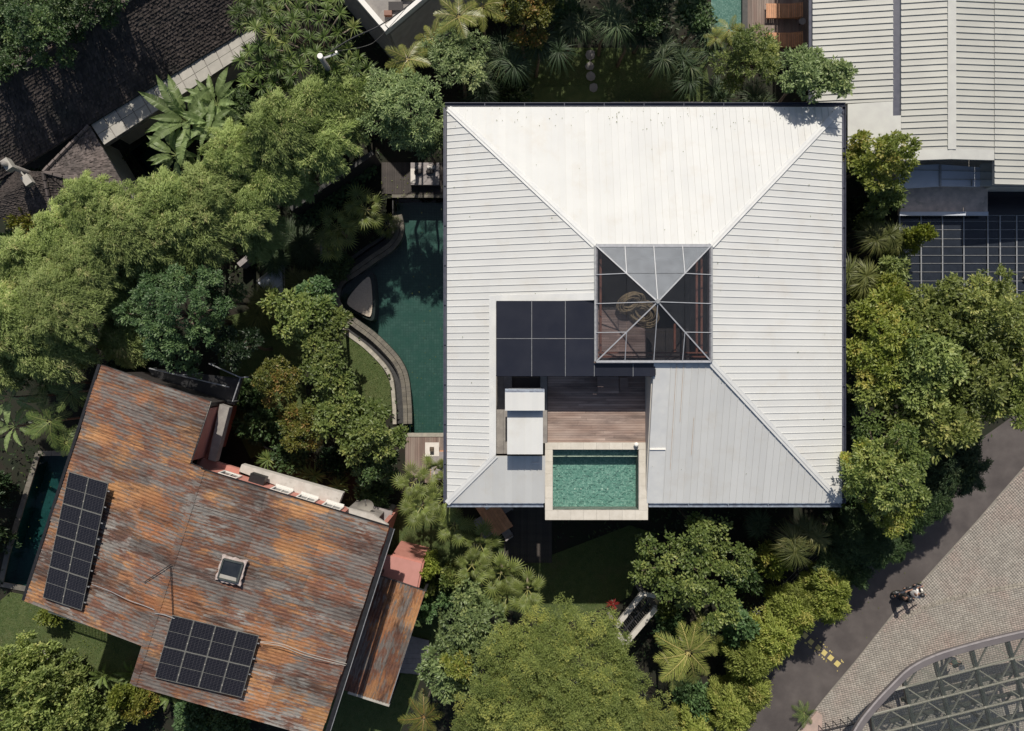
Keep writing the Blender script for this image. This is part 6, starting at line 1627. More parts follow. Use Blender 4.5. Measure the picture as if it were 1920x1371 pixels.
def fan_mesh(L_, mt, seed=0):
    key = ('fan', L_, mt, seed)
    if key in CACHE: return CACHE[key]
    rs = np.random.RandomState(seed); n = 17; a = np.linspace(-2.35, 2.35, n); r = L_ * (.52 + .12 * np.cos(a) + rs.uniform(-.04, .04, n))
    o = np.array([L_ * .75, 0, L_ * .18]); V = [(0, 0, 0)]; V = []; Fc = []
    # petiole
    V += [(0, -.012, 0), (0, .012, 0), (o[0], .012, o[2]), (o[0], -.012, o[2])]; Fc += [(0, 1, 2), (0, 2, 3)]; tn = [.9] * 4
    for i in range(n):
        da = 4.7 / n * .42; k = len(V); z1 = -.10 * L_ - .10 * L_ * abs(a[i]) / 2.5; f = .48
        m0 = o + np.array([r[i] * f * math.cos(a[i] - da), r[i] * f * math.sin(a[i] - da), .02 * L_]); m1 = o + np.array([r[i] * f * math.cos(a[i] + da), r[i] * f * math.sin(a[i] + da), .02 * L_])
        mc = o + np.array([r[i] * f * math.cos(a[i]), r[i] * f * math.sin(a[i]), .09 * L_]); tp_ = o + np.array([r[i] * math.cos(a[i]), r[i] * math.sin(a[i]), z1])
        V += [tuple(o), tuple(m0), tuple(mc), tuple(m1), tuple(tp_)]; Fc += [(k, k + 1, k + 2), (k, k + 2, k + 3), (k + 1, k + 4, k + 2), (k + 2, k + 4, k + 3)]; tn += [.3 + rs.uniform(-.1, .1)] + [.45 + rs.uniform(-.2, .25)] * 3 + [.85]
    CACHE[key] = npmesh('fan_leaf', np.array(V), np.array(Fc), M[mt], np.array(tn)); return CACHE[key]
def banana_mesh(L_, mt, seed=0):
    key = ('ban', L_, mt, seed)
    if key in CACHE: return CACHE[key]
    rs = np.random.RandomState(seed + 9); n = 22; V = []; Fc = []; tn = []
    for i in range(n):
        t0, t1 = i / n, (i + .93) / n
        for s in (-1, 1):
            k = len(V); g = []
            for t in (t0, t1):
                w_ = L_ * .115 * math.sin(math.pi * min(1, .06 + .94 * (t * .92 + .06))) ** .55 * (1 - t ** 6); x = L_ * (.22 + .8 * t); z = L_ * (.40 * (t + .2) - .55 * (t + .2) ** 2 / 1.2)
                j = .03 * L_ * rs.uniform(-1, 1)
                g += [(x, 0, z), (x + .05 * L_ + j * .3, s * w_, z + .06 * L_ * w_ + j * .5)]
            V += [g[0], g[1], g[3], g[2]]; Fc += [(k, k + 1, k + 2), (k, k + 2, k + 3)]; tn += [.8, .4, .4, .8]
    k = len(V); V += [(0, -.02, 0), (0, .02, 0), (L_ * .26, .02, L_ * .07), (L_ * .26, -.02, L_ * .07)]; Fc += [(k, k + 1, k + 2), (k, k + 2, k + 3)]; tn += [.9] * 4
    CACHE[key] = npmesh('leaf', np.array(V), np.array(Fc), M[mt], np.array(tn)); return CACHE[key]
def palm(kind, px, py, rpx, ztop, label, n=9, mt=None, group=None, cat=None, tilt=(-.15, .75), crowns=1, seed=0):
    assert label not in USED, label
    USED.add(label); zc = ztop * .92; Rr = rpx * (H - zc) / F; q = P(px, py, zc)
    nm = {'areca': 'areca_palm', 'fan': 'fan_palm', 'banana': 'banana_plant'}[kind]; cat = cat or {'areca': 'palm', 'fan': 'fan palm', 'banana': 'banana plant'}[kind]
    t = thing(nm, label, cat, (q.x, q.y, 0), 0, group); rs = random.Random(seed * 7 + int(px)); L_ = round(Rr * 1.05, 1)
    mt = mt or {'areca': 'l_areca', 'fan': 'l_palm', 'banana': 'l_banana'}[kind]
    L_ = max(.5, L_)
    for c_ in range(crowns):
        ox, oy = (rs.uniform(-.4, .4) * Rr, rs.uniform(-.4, .4) * Rr) if c_ else (0, 0); zz = ztop - .35 * L_ - .25 * c_
        zz = max(.2, zz if ztop > 3.2 else ztop * .12); a0 = rs.uniform(0, 6.28)
        for i in range(n):
            sd = rs.randint(0, 1); el = rs.uniform(*tilt) if kind != 'fan' else (-.15 + 1.0 * (i / n) + rs.uniform(-.1, .1)); sc_ = rs.uniform(.8, 1.1) * (1 if kind != 'fan' else (.8 if i < n * .6 else .62))
            me = frond_mesh('a', L_, mt, sd) if kind == 'areca' else fan_mesh(L_, mt, sd) if kind == 'fan' else banana_mesh(L_, mt, sd)
            child({'areca': 'frond', 'fan': 'fan_leaf', 'banana': 'leaf'}[kind], me, t, (ox, oy, zz), (rs.uniform(-.2, .2), -el, a0 + i * 6.283 / n * (1 if kind != 'fan' else 2.618) + rs.uniform(-.2, .2)), (sc_,) * 3)
        if zz > .4: child('trunk', MB().tube([(ox * .5, oy * .5, 0), (ox, oy, zz * .6), (ox, oy, zz)], [.09, .06, .05], 7).mesh('trunk', M['bark_pale'], True), t)
    return t

# ---- bamboo belt, from the left edge up to the pole
GB = 'feathery pale bamboo clumps in the belt left of the white roof'
for a in (
 (40, 600, 70, 8.0, 'large pale bamboo clump cut by the left edge, middle height of photo'), (125, 575, 68, 8.5, 'bamboo clump directly left of the dark round blue-green tree'),
 (75, 500, 58, 7.5, 'bamboo clump above the left-edge clump, below orange flowering shrub'), (175, 500, 66, 8.0, 'bamboo clump left of the belt middle with yellowish tips'),
 (185, 392, 50, 8.5, 'pointed bamboo plume overlapping the dark tiles of the small hip roof'), (255, 432, 68, 8.5, 'broad bamboo clump right below the small hip roof'),
 (140, 440, 50, 7.5, 'bamboo clump beside the bottom tip of the hip roof ridge'), (330, 400, 62, 8.0, 'bamboo clump below the banana leaves, middle of the belt'),
 (310, 480, 62, 7.0, 'shaded bamboo clump above the dark round tree'), (395, 440, 60, 7.5, 'bamboo clump just upper right of the dark round tree'),
 (405, 365, 52, 8.0, 'bamboo clump below right of the banana group'), (462, 400, 52, 7.5, 'yellowish bamboo clump at the lower end beside the dark path'),
 (448, 295, 48, 8.0, 'bamboo clump right of the banana leaves, under the spiky tree'), (520, 340, 40, 7.5, 'bamboo clump beside the small grey-green bush'),
 (535, 255, 58, 8.5, 'bamboo clump at the belt top, left of the pole foot'), (600, 270, 62, 7.5, 'wide bamboo clump left of the grey-green round tree'),
 (600, 205, 42, 7.5, 'pointed bamboo plume just below the utility pole'), (662, 190, 40, 7.0, 'slender upright bamboo plume right of the utility pole foot'),
 (640, 235, 48, 6.8, 'bamboo clump between the slender plume and the round tree'), (225, 545, 50, 6.2, 'bamboo clump filling the dark gap left of the round tree'), (240, 640, 40, 5.0, 'small bamboo clump under the left side of the round tree'), (560, 345, 34, 5.5, 'small bamboo clump along the upper edge of the dark diagonal wall'), (490, 445, 40, 5.5, 'shaded bamboo clump at the belt edge near the broken wall piece'),
 (110, 650, 62, 7.0, 'lower bamboo clump above the fan palms at the left'),
 (20, 680, 40, 6.0, 'small lower bamboo clump in the left edge shade')):
    tree('bamboo', a[0], a[1], a[2] * 1.04, *a[3:], group=GB, cat='bamboo')
# ---- trees left of the roof
tree('round', 330, 590, 108, 8.5, 'round dark blue-green tree of small leaf rosettes, left centre', seed=0)
tree('round', 415, 560, 40, 5.5, 'small shaded blue-green tree touching the round one on its right', seed=1, mt='l_dark')
tree('olive', 752, 205, 82, 7.6, 'grey-green round tree at the upper left corner of the white roof', seed=0)
tree('olive', 858, 105, 62, 7.0, 'grey-green tree with yellow palms behind, above the roof corner', seed=1)
tree('olive', 800, 262, 42, 6.0, 'lower grey-green tree part hanging over the outdoor bed', seed=1)
tree('olive', 522, 318, 34, 6.5, 'small grey-green bush among the bamboo', seed=0)
tree('broad', 560, 590, 62, 5.5, 'light green broadleaf tree left of the sandy island', seed=0); tree('broad', 618, 615, 42, 5.2, 'light green broadleaf tree leaning over the overflow channel', seed=1)
tree('broad', 595, 548, 30, 4.5, 'small dark leaved shrub top below the ornamental grass', seed=1, mt='l_blue')
tree('broad', 608, 690, 50, 5.8, 'light green broadleaf tree at the edge of the small lawn', seed=1)
tree('broad', 700, 815, 60, 5.5, 'broadleaf tree overhanging the lower end of the lagoon pool', seed=0)
tree('broad', 628, 770, 58, 5.5, 'broadleaf tree between orange tinted tree and lagoon pool', seed=1)
tree('broad', 700, 870, 45, 4.0, 'shaded broadleaf tree above the row of palms', seed=0, mt='l_dark')
tree('ficus', 520, 720, 50, 6.0, 'orange-tinted tree above the rusty roof notch', seed=0, mt='l_orange'); tree('ficus', 565, 795, 50, 5.5, 'orange-tinted tree beside the round plant pot', seed=1, mt='l_orange')
tree('round', 440, 650, 46, 7.0, 'very dark tree between the round tree and the rusty roof annexe', seed=1, mt='l_vdark')
tree('broad', 620, 870, 38, 2.5, 'low dark shrub between the pale ledge and the trees', seed=1, mt='l_vdark', cat='shrub')
# ---- upper left
for a in ((60, 30, 90, 7.0, 'large dark leafy tree in the top left corner'), (150, 40, 70, 6.0, 'dark leafy tree above the shingle roof ridge'), (30, 100, 60, 6.0, 'dark leafy tree at the left edge above the shingle roof'), (215, 0, 50, 9, 'dark tree cut by the top edge over the shingle ridge'), (95, 75, 60, 8.5, 'dark leafy tree spilling over the shingle ridge'), (20, 140, 45, 8.0, 'dark leafy tree at the upper left end of the shingle ridge'), (160, 30, 50, 8.5, 'dark leafy tree along the middle of the shingle ridge')):
    tree('ficus', *a, mt='l_dark')
spikytree(560, 50, 120, 8.5, 'big spiky rosette tree at the top left of centre', n=44, seed=1)
spikytree(500, 120, 70, 7.5, 'spiky rosette tree beside the concrete ledge tip', n=20, seed=2)
spikytree(640, 130, 60, 7.5, 'spiky rosette tree right of the pole wires', n=16, seed=3); spikytree(470, 15, 50, 8, 'spiky rosette tree over the shingle roof end', n=12, seed=4)
for i, a in enumerate(((350, 225, 78, 6.0, 'tall banana plant in front of the tiled concrete ledge'), (405, 195, 62, 6.0, 'banana plant beside the ledge right end'), (330, 290, 58, 5.0, 'banana plant with broad leaves over the small teal pool'), (420, 260, 50, 5.0, 'banana plant next to the topmost bamboo'), (262, 335, 42, 3.0, 'small banana plant at the hip roof corner'), (290, 350, 30, 2.5, 'young banana plant just right of the hip roof corner'), (375, 320, 40, 4.0, 'shaded banana plant above the bamboo belt'), (395, 235, 55, 6.4, 'banana plant in the centre of the banana group'))):
    palm('banana', *a, n=13 if i < 4 else 10, tilt=(.1, 1.0), seed=i)
tree('olive', 450, 200, 40, 5, 'grey-green shrub between the bananas and spiky tree', seed=1, mt='l_dark'); tree('ficus', 45, 415, 45, 4.5, 'shrub with orange flowers beside the hip roof at the left', seed=1, mt='l_orange', cat='shrub')
tree('broad', 20, 470, 40, 3, 'dark shrub at the left edge under the bamboo', seed=0, mt='l_dark', cat='shrub'); tree('broad', 60, 350, 40, 3, 'dark shrub beside the weathered grey pole', seed=0, mt='l_vdark', cat='shrub'); tree('broad', 25, 395, 40, 3.4, 'dark broadleaf shrub at the left edge by the pole foot', seed=1, mt='l_dark', cat='shrub')
# ---- trees beyond the top edge whose shade falls on the north garden
for a in ((905, -175, 110, 8.5, 'tall shade tree just beyond the top edge, left of four'), (1050, -185, 115, 8.5, 'tall shade tree just beyond the top edge, second of four'), (1190, -180, 115, 8.5, 'tall shade tree just beyond the top edge, third of four'), (1290, -190, 80, 8.5, 'tall shade tree just beyond the top edge, right of four')):
    tree('mass', *a, group='shade trees beyond the top edge', mt='l_dark', seed=0)
# ---- top centre
for i, a in enumerate(((860, 35, 48, 7.5, 'yellow palm with drooping fronds at the top edge'), (905, 15, 40, 6.5, 'yellow palm cut by the top edge right of the first'), (765, 115, 42, 7.2, 'yellow palm above the grey-green round tree'), (812, 75, 34, 6.0, 'yellow palm half hidden by the grey-green tree'))):
    palm('areca', *a, n=8, mt='l_areca', seed=i, tilt=(-.1, .8))
tree('ficus', 985, 30, 60, 6.5, 'yellow flecked bushy tree at the top edge above the roof', seed=0, mt='l_orange'); tree('ficus', 1060, 25, 40, 5, 'dark bushy tree at the top edge beside the yellow flecked one', seed=1, mt='l_dark')
tree('ficus', 1215, 30, 55, 5.5, 'dark orange flecked bushy tree, top edge middle', seed=1, mt='l_dark'); tree('broad', 1305, 30, 45, 5, 'dark broadleaf tree beside the bright teal pool', seed=1, mt='l_dark')
GP = 'dark weeping pandanus clumps around the north garden'
for i, a in enumerate(((905, 155, 52, 4.5, 'dark weeping pandanus just above the left part of the roof'), (945, 120, 55, 5, 'weeping pandanus left of the stepping stones'), (1010, 90, 55, 5, 'weeping pandanus above the grass mats'), (1070, 60, 48, 5, 'weeping pandanus at the head of the stepping stones'), (1140, 40, 56, 5.5, 'blue-green weeping pandanus, top edge centre'), (1175, 75, 44, 4.5, 'weeping pandanus right of the blue-green one'), (1240, 95, 54, 4.5, 'weeping pandanus above the yellow crotons'), (1290, 130, 50, 4, 'weeping pandanus left of the light green bush'), (1330, 80, 44, 4.5, 'weeping pandanus below the bright teal pool'), (1410, 185, 52, 3, 'weeping pandanus touching the roof top gutter at right'), (1350, 185, 44, 2.5, 'low weeping pandanus beside the rightmost croton'))):
    grassmound(*a, group=GP, n=3)
tree('olive', 1395, 110, 62, 6.0, 'light grey-green bush left of the loungers', seed=0, mt='l_fresh'); tree('olive', 1432, 100, 28, 4.5, 'light grey-green bush beside the teak loungers', seed=1, mt='l_fresh')
palm('areca', 1365, 60, 30, 6.0, 'small yellow palm at the bright teal pool end', n=7, seed=8); palm('areca', 1340, 75, 22, 5.5, 'tiny yellow palm left of the bright teal pool', n=6, seed=9)
tree('mass', 1500, 150, 52, 8.6, 'leafy tree over the upper right corner of the white roof', seed=0, mt='l_olive'); tree('mass', 1550, 155, 38, 8.8, 'leafy branch end reaching over the grey ribbed roof', seed=1, mt='l_olive')
for i, (x, y) in enumerate(((1187, 182), (1228, 187), (1305, 190))):
    palm('banana', x, y, 21, 2.6, ('yellow croton left of three beside the top gutter', 'yellow croton middle of three beside the top gutter', 'yellow croton right of three beside the top gutter')[i], n=8, mt='l_orange', cat='croton', seed=i, tilt=(.3, 1.1))
# ---- right side
tree('ficus', 1640, 300, 66, 8.0, 'dense round tree overlapping the grey ribbed roof edge', seed=0, sc=(.95, 1.1)); tree('ficus', 1655, 370, 44, 6.5, 'darker tree below the dense round tree', seed=1, mt='l_fresh'); tree('ficus', 1600, 300, 24, 6.5, 'small tree lobe touching the white roof right gutter', seed=1)
tree('ficus', 1610, 395, 34, 3.5, 'shaded shrub hugging the right gutter', seed=1, mt='l_vdark', cat='shrub')
for i, a in enumerate(((1630, 455, 44, 5.5, 'weeping pandanus upper of two beside the right gutter'), (1612, 520, 46, 5.5, 'weeping pandanus lower of two beside the right gutter'), (1668, 460, 34, 5, 'weeping pandanus left of the glazed grid roof'), (1600, 760, 30, 3.5, 'small weeping pandanus low at the right gutter'))):
    grassmound(*a, group='weeping pandanus along the right gutter', n=3, mt='l_sedge' if i < 3 else 'l_blade')
tree('ficus', 1710, 448, 24, 5.5, 'bright yellow-green shrub tip over the glazed roof', seed=0, mt='l_yellow', cat='shrub'); tree('olive', 1660, 560, 50, 5.5, 'spiky leaved shrub between pandanus and big tree', seed=0, mt='l_yellow', cat='shrub')
GM = 'crowns of the big leafy tree mass right of the roof'
for i, a in enumerate(((1820, 600, 90, 9, 'top crown of the leafy mass below the glazed roof'), (1740, 590, 66, 8.5, 'upper left crown of the leafy mass below the glazed roof'), (1900, 610, 66, 9, 'crown of the leafy mass cut by the right edge, upper'), (1660, 660, 70, 8, 'left crown of the leafy mass beside the right gutter'), (1745, 690, 84, 8.8, 'central crown of the leafy mass'), (1840, 710, 84, 9, 'central right crown of the leafy mass above the road'), (1905, 745, 60, 9.4, 'lowest right crown of the leafy mass at the right edge'), (1690, 770, 58, 7.5, 'lower left crown of the leafy mass'), (1765, 800, 46, 9.0, 'lower tip of the leafy mass over the shaded bamboo'), (1625, 730, 44, 7, 'narrow crown squeezed against the right gutter'), (1640, 590, 44, 6.5, 'crown above the left crown of the leafy mass'))):
    tree('mass', *a, group=GM, mt='l_yellow' if i in (3, 10) else ('l_shrub' if i == 4 else None))
for a in ((1608, 600, 36, 5.5, 'understorey tree filling the gap above the middle of the right gutter', 'l_mass'), (1605, 665, 36, 6, 'understorey tree against the middle of the right gutter', 'l_yellow'), (1700, 840, 46, 6.5, 'understorey tree between the leafy mass and clustered tree', 'l_mass'), (1690, 610, 40, 7, 'yellowish understorey tree left of the top crown', 'l_shrub'), (1790, 750, 44, 8, 'crown filling the notch of the leafy mass above the road', 'l_mass'), (1665, 515, 34, 5, 'understorey bush between two pandanus and the glazed roof', 'l_shrub'), (1625, 425, 24, 4.2, 'understorey bush above the upper pandanus', 'l_fresh')):
    tree('mass', *a[:5], mt=a[5])
GH0 = 'bright yellow-green hedge bamboo along the road'
for a in ((1560, 1105, 36, 3.8, 'bright hedge clump reaching furthest over the road'), (1505, 1135, 28, 3.0, 'small bright hedge clump just above the yellow squares'), (1440, 1215, 34, 3.2, 'bright hedge clump over the road edge below the squares'), (1395, 1320, 38, 3.2, 'bright hedge clump over the road edge near the bottom')):
    tree('hedge', a[0] - 10, a[1] - 6, a[2] * .78, *a[3:], group=GH0, cat='hedge')
tree('bamboo', 1640, 1020, 34, 4.5, 'shaded bamboo clump leaning over the dark road edge', cat='bamboo', mt='l_dark'); tree('bamboo', 1740, 930, 36, 4.5, 'shaded bamboo clump over the upper road edge', cat='bamboo', mt='l_dark')
for a in ((480, 800, 40, 2.2, 'low dark shrub beside the round plant pot'), (540, 860, 40, 2.0, 'low dark shrub above the pale ledge middle'), (700, 925, 36, 2.0, 'low dark shrub above the satellite dish'), (455, 740, 34, 2.0, 'low dark shrub in the shade right of the parapet'), (1400, 1085, 36, 2.4, 'low dark shrub right of the open light green tree'), (1590, 940, 36, 3.0, 'low dark shrub at the roof lower right corner'), (960, 170, 34, 2.0, 'low dark shrub at the left end of the north lawn'), (620, 500, 36, 1.6, 'low dark shrub beside the thin wall line')):
    tree('broad', *a, mt='l_dark', cat='shrub')
tree('ficus', 1655, 880, 88, 9.2, 'big clustered tree with yellowish tips at the lower right roof corner', seed=0, mt='l_fresh'); tree('ficus', 1600, 860, 36, 7.8, 'clustered tree lobe overlapping the white roof edge', seed=1, mt='l_yellow'); tree('ficus', 1665, 960, 50, 8, 'lower lobe of the clustered tree above the road', seed=1, mt='l_yellow')
tree('ficus', 1610, 815, 36, 6, 'dark shrub above the clustered tree', seed=0, mt='l_dark')
for a in ((1775, 870, 62, 5.0, 'shaded bamboo clump between the big trees and the road'), (1700, 960, 36, 4.5, 'shaded bamboo clump beside the road tree shadows'), (1610, 1010, 50, 4, 'shaded bamboo clump at the roadside below the clustered tree'), (1580, 1065, 42, 3.5, 'dark bamboo clump above the bright roadside hedge'), (1670, 1010, 30, 3.5, 'yellow tipped bamboo at the road edge below the clustered tree')):
    tree('bamboo', *a, cat='bamboo', mt='l_dark' if a[0] != 1775 else 'l_blade')
GH = 'bright yellow-green hedge bamboo along the road'
for a in ((1548, 1128, 44, 3.6, 'bright hedge clump nearest the scooter'), (1490, 1148, 34, 3.4, 'bright hedge clump left of the one nearest the scooter'), (1455, 1190, 46, 3.6, 'bright hedge clump left of the yellow road squares'), (1405, 1235, 42, 3.6, 'bright hedge clump right of the yellow palm'), (1412, 1290, 34, 3.2, 'bright hedge clump lowest but one by the road'), (1370, 1330, 46, 3.6, 'bright hedge clump at the bottom edge by the road'), (1300, 1372, 40, 3.6, 'bright hedge clump cut by the bottom edge')):
    tree('hedge', a[0] - 6, a[1] - 2, a[2] * .80, *a[3:], group=GH, cat='hedge')
tree('broad', 1452, 1052, 30, 3.5, 'small very bright shrub beside the pandanus', seed=0, mt='l_yellow', cat='shrub')
for i, a in enumerate(((1478, 1010, 50, 5.0, 'weeping pandanus below the roof bottom edge, left of pair'), (1525, 1003, 44, 4.8, 'weeping pandanus below the roof bottom edge, right of pair'), (1420, 990, 34, 2.6, 'shaded weeping pandanus behind the big bottom tree'), (1560, 985, 30, 2.5, 'dark weeping pandanus near the roof bottom right corner'))):
    grassmound(*a, group='weeping pandanus below the white roof', n=3, mt='l_blade' if i > 1 else 'l_sedge')
# ---- bottom centre
tree('sparse', 1290, 1060, 96, 6.5, 'open light green tree with bare branches showing, bottom centre right', seed=0); tree('sparse', 1310, 985, 38, 6.0, 'topmost branch tip of the open light green tree', seed=1)
tree('sparse', 1380, 1040, 48, 6.0, 'right part of the open light green tree', seed=1); tree('sparse', 1225, 1070, 40, 5.0, 'left part of the open light green tree over the concrete frame', seed=0); tree('sparse', 1345, 1125, 58, 5.5, 'lower part of the open light green tree', seed=1)
tree('broad', 1380, 1170, 40, 4, 'dark green shrub below the open light green tree', seed=0, mt='l_blue', cat='shrub'); tree('broad', 1260, 1185, 24, 2.5, 'small dark shrub between concrete frame and yellow palm', seed=1, mt='l_blue', cat='shrub'); tree('broad', 1310, 1320, 36, 3.5, 'dark green shrub below the yellow palm', seed=1, mt='l_blue', cat='shrub'); tree('broad', 1255, 1160, 16, 1.6, 'low leafy shrub at the foot of the concrete frame', seed=0, cat='shrub')
palm('areca', 1292, 1225, 62, 5.5, 'large yellow palm beside the fine-leaved tree', n=10, seed=21, tilt=(-.1, .6), crowns=1)
palm('areca', 1325, 1185, 40, 4.5, 'smaller yellow palm behind the large yellow palm', n=8, seed=22)
palm('areca', 1262, 1262, 30, 4.8, 'low yellow palm fronds touching the fine-leaved tree', n=7, seed=23, mt='l_palm')
tree('fine', 1052, 1300, 172, 8.5, 'huge fine-leaved domed tree at the bottom centre', seed=0)
tree('fine', 915, 1350, 70, 7.0, 'fine-leaved tree lobe at the bottom left of the big dome', seed=0); tree('fine', 1200, 1360, 70, 7.0, 'fine-leaved tree lobe at the bottom right of the big dome', seed=1)
tree('mass', 880, 1190, 74, 6.5, 'leafy grey-green tree left of the fine-leaved dome', seed=1, mt='l_grey'); tree('mass', 840, 1255, 58, 6.0, 'lower leafy grey-green tree near the lean-to roof', seed=0, mt='l_grey'); tree('mass', 900, 1130, 34, 4.5, 'small leafy tree above the grey-green tree', seed=0, mt='l_grey')
tree('ficus', 858, 1232, 34, 6.6, 'bright yellow-green tuft on the grey-green tree', seed=0, mt='l_yellow'); tree('ficus', 800, 1060, 22, 2.6, 'round bright shrub right of the pink terrace', seed=0, mt='l_yellow', cat='shrub'); tree('broad', 845, 1085, 24, 2.2, 'bright leafy shrub above the narrow lawn', seed=1, cat='shrub'); tree('broad', 797, 1100, 13, 1.6, 'tiny shrub at the lean-to roof corner', seed=1, cat='shrub'); tree('broad', 800, 1145, 15, 1.6, 'small shrub beside the lean-to right edge', seed=0, mt='l_blue', cat='shrub'); tree('broad', 840, 1120, 20, 1.8, 'low shrub on the right side of the narrow lawn', seed=0, mt='l_blue', cat='shrub')
palm('areca', 795, 1345, 42, 4.0, 'brownish palm frond cluster at the bottom edge below the lean-to', n=8, mt='l_orange', seed=30)
GF = 'fan palms in the row below the left roof edge'
for i, a in enumerate(((775, 905, 40, 5.0, 'fan palm nearest the grey daybed'), (815, 880, 32, 4.8, 'fan palm touching the white roof left edge'), (790, 950, 42, 5.2, 'fan palm below the one nearest the daybed'), (832, 935, 40, 5.2, 'fan palm at the bottom left corner of the white roof'), (850, 985, 38, 5.0, 'fan palm left of the dining table'), (900, 1020, 42, 4.6, 'fan palm below the dining table'), (885, 1060, 40, 4.8, 'fan palm left of the lowest pair in the row'), (940, 1075, 42, 4.8, 'fan palm in the shade right of the row middle'), (990, 1105, 44, 5.0, 'fan palm with golden leaf tips at the lower end of the row'), (950, 1120, 34, 4.4, 'fan palm above the leafy grey-green tree'))):
    palm('fan', *a, n=13, group=GF, seed=i)
GF2 = 'fan palms on the planted bank beside the lagoon'
for i, a in enumerate(((685, 392, 44, 4.0, 'golden fan palm near the top of the lagoon bank'), (632, 428, 40, 3.8, 'fan palm with silvery leaf at the lagoon bank middle'), (650, 400, 38, 3.2, 'fan palm between the golden and the silvery one'), (622, 455, 34, 3.4, 'lowest fan palm on the lagoon bank'), (712, 410, 30, 3.0, 'fan palm closest to the lagoon water'))):
    palm('fan', *a, n=12, group=GF2, seed=40 + i)
# agaves / rosettes by the pale ledge
for i, a in enumerate(((502, 862, 28, 1.6, 'spiky rosette plant left of three above the pale ledge'), (580, 892, 30, 1.8, 'spiky rosette plant middle of three above the pale ledge'), (632, 912, 26, 1.8, 'spiky rosette plant right of three above the pale ledge'))):
    grassmound(*a, n=2, mt='l_spike', W_=.06, nl=45, cat='agave', name='spiky_plant', group='spiky rosette plants above the pale ledge', dr=.25)
# ornamental grass
for i, a in enumerate(((560, 455, 50, 1.6, 'tall arching dark ornamental grass beside the stone platform'), (572, 530, 38, 1.6, 'ornamental grass tuft with yellow blades right of the stone platform'), (500, 580, 48, 1.6, 'pale yellow ornamental grass tuft below the stone platform'), (505, 470, 46, 1.4, 'shaded ornamental grass tuft left of the tall one'))):
    grassmound(*a, n=5, mt='l_sedge' if i in (1, 2) else 'l_blade', W_=.022, nl=220, cat='ornamental grass', name='ornamental_grass', group='ornamental grasses around the stone platform', dr=.5)
# left edge and bottom left
for i, a in enumerate(((20, 745, 50, 4.5, 'banana plant at the left edge above the long pool'), (25, 800, 44, 4.0, 'lower banana plant at the left edge'))):
    palm('banana', *a, n=8, seed=60 + i)
for i, a in enumerate(((95, 790, 44, 5.0, 'feathery palm above the long shaded pool'), (135, 735, 40, 5.5, 'feathery palm beside the rusty roof upper left corner'), (85, 720, 40, 5.0, 'feathery palm between the banana plant and roof'), (125, 830, 34, 4.6, 'small feathery palm over the long pool, by the gutter'))):
    palm('areca', *a, n=10, mt='l_spike', seed=70 + i)
tree('broad', 60, 680, 50, 4.0, 'dark shrub above the left-edge bananas', seed=1, mt='l_vdark', cat='shrub'); tree('broad', 240, 690, 40, 2.5, 'dark shrub at the top end of the rusty roof', seed=0, mt='l_vdark', cat='shrub'); tree('mass', -25, 915, 40, 2.4, 'very dark bush left of the long pool', seed=0, mt='l_vdark', cat='shrub'); tree('mass', -40, 1015, 40, 2.4, 'dark bush cut by the left edge beside the pool end', seed=1, mt='l_vdark', cat='shrub')
GL = 'light green broadleaf shrubs below the left lawn'
for i, a in enumerate(((30, 1235, 46, 3.5, 'broadleaf shrub at the left edge below the lawn shadow'), (85, 1265, 40, 3.5, 'broadleaf shrub next to the brown wooden box'), (60, 1320, 58, 4.0, 'large broadleaf shrub in the bottom left corner'), (135, 1325, 46, 3.6, 'broadleaf shrub right of the corner shrub, bottom edge'), (20, 1365, 50, 4.0, 'broadleaf shrub cut by the bottom left corner'), (120, 1375, 44, 3.4, 'broadleaf shrub cut by the bottom edge'), (190, 1350, 38, 3.2, 'broadleaf shrub beside the orange croton'), (15, 1290, 40, 3.8, 'broadleaf shrub touching the left edge near the bottom'), (125, 1275, 22, 3.0, 'broadleaf shrub lobe reaching over the lawn'))):
    tree('broad', a[0] - 6, a[1] + 16, *a[2:], group=GL, cat='shrub', mt='l_shrub')
tree('ficus', 250, 1335, 34, 2.6, 'orange leaved croton shrub at the bottom edge', seed=1, mt='l_orange', cat='shrub'); tree('ficus', 225, 1310, 24, 2.4, 'yellow-green croton shrub left of the orange one', seed=0, mt='l_yellow', cat='shrub'); tree('broad', 355, 1350, 40, 2.2, 'dark green shrub below the rusty roof bottom edge', seed=0, mt='l_blue', cat='shrub'); tree('broad', 420, 1372, 44, 2.0, 'low dark shrub cut by the bottom edge under the rusty roof', seed=1, mt='l_dark', cat='shrub'); tree('broad', 90, 1155, 18, 1.4, 'small bright shrub at the rusty roof lower left corner', seed=0, mt='l_yellow', cat='shrub')
for i, a in enumerate(((155, 1295, 34, 2.8, 'upright strap-leaved plant on the lawn edge'), (215, 1290, 30, 2.6, 'strap-leaved plant right of the upright one'), (290, 1330, 36, 2.6, 'strap-leaved plant beside the rusty roof bottom corner'), (325, 1345, 28, 2.4, 'strap-leaved plant under the rusty roof bottom edge'))):
    palm('banana', *a, n=9, mt='l_spike', cat='strap-leaved plant', seed=80 + i, tilt=(.4, 1.2))
grassmound(1150, 1135, 17, 1.0, 'small red-leaved plant left of the concrete frame', n=1, mt='l_red', W_=.08, nl=26, cat='shrub', name='red_plant', dr=.2)
palm('areca', 1526, 1358, 24, 1.8, 'small spiky palm on the pink kerb at the bottom', n=9, mt='l_spike', seed=90)
grassmound(108, 1165, 16, 1.2, 'dark grass tuft at the left end of the trellis fence', n=1, mt='l_blade', W_=.03, nl=60, cat='grass tuft', name='grass_tuft')
pt = thing('plant_pot', 'large round grey bowl pot under the orange-tinted tree', 'plant pot', P(512, 822, .3))
mb = MB()
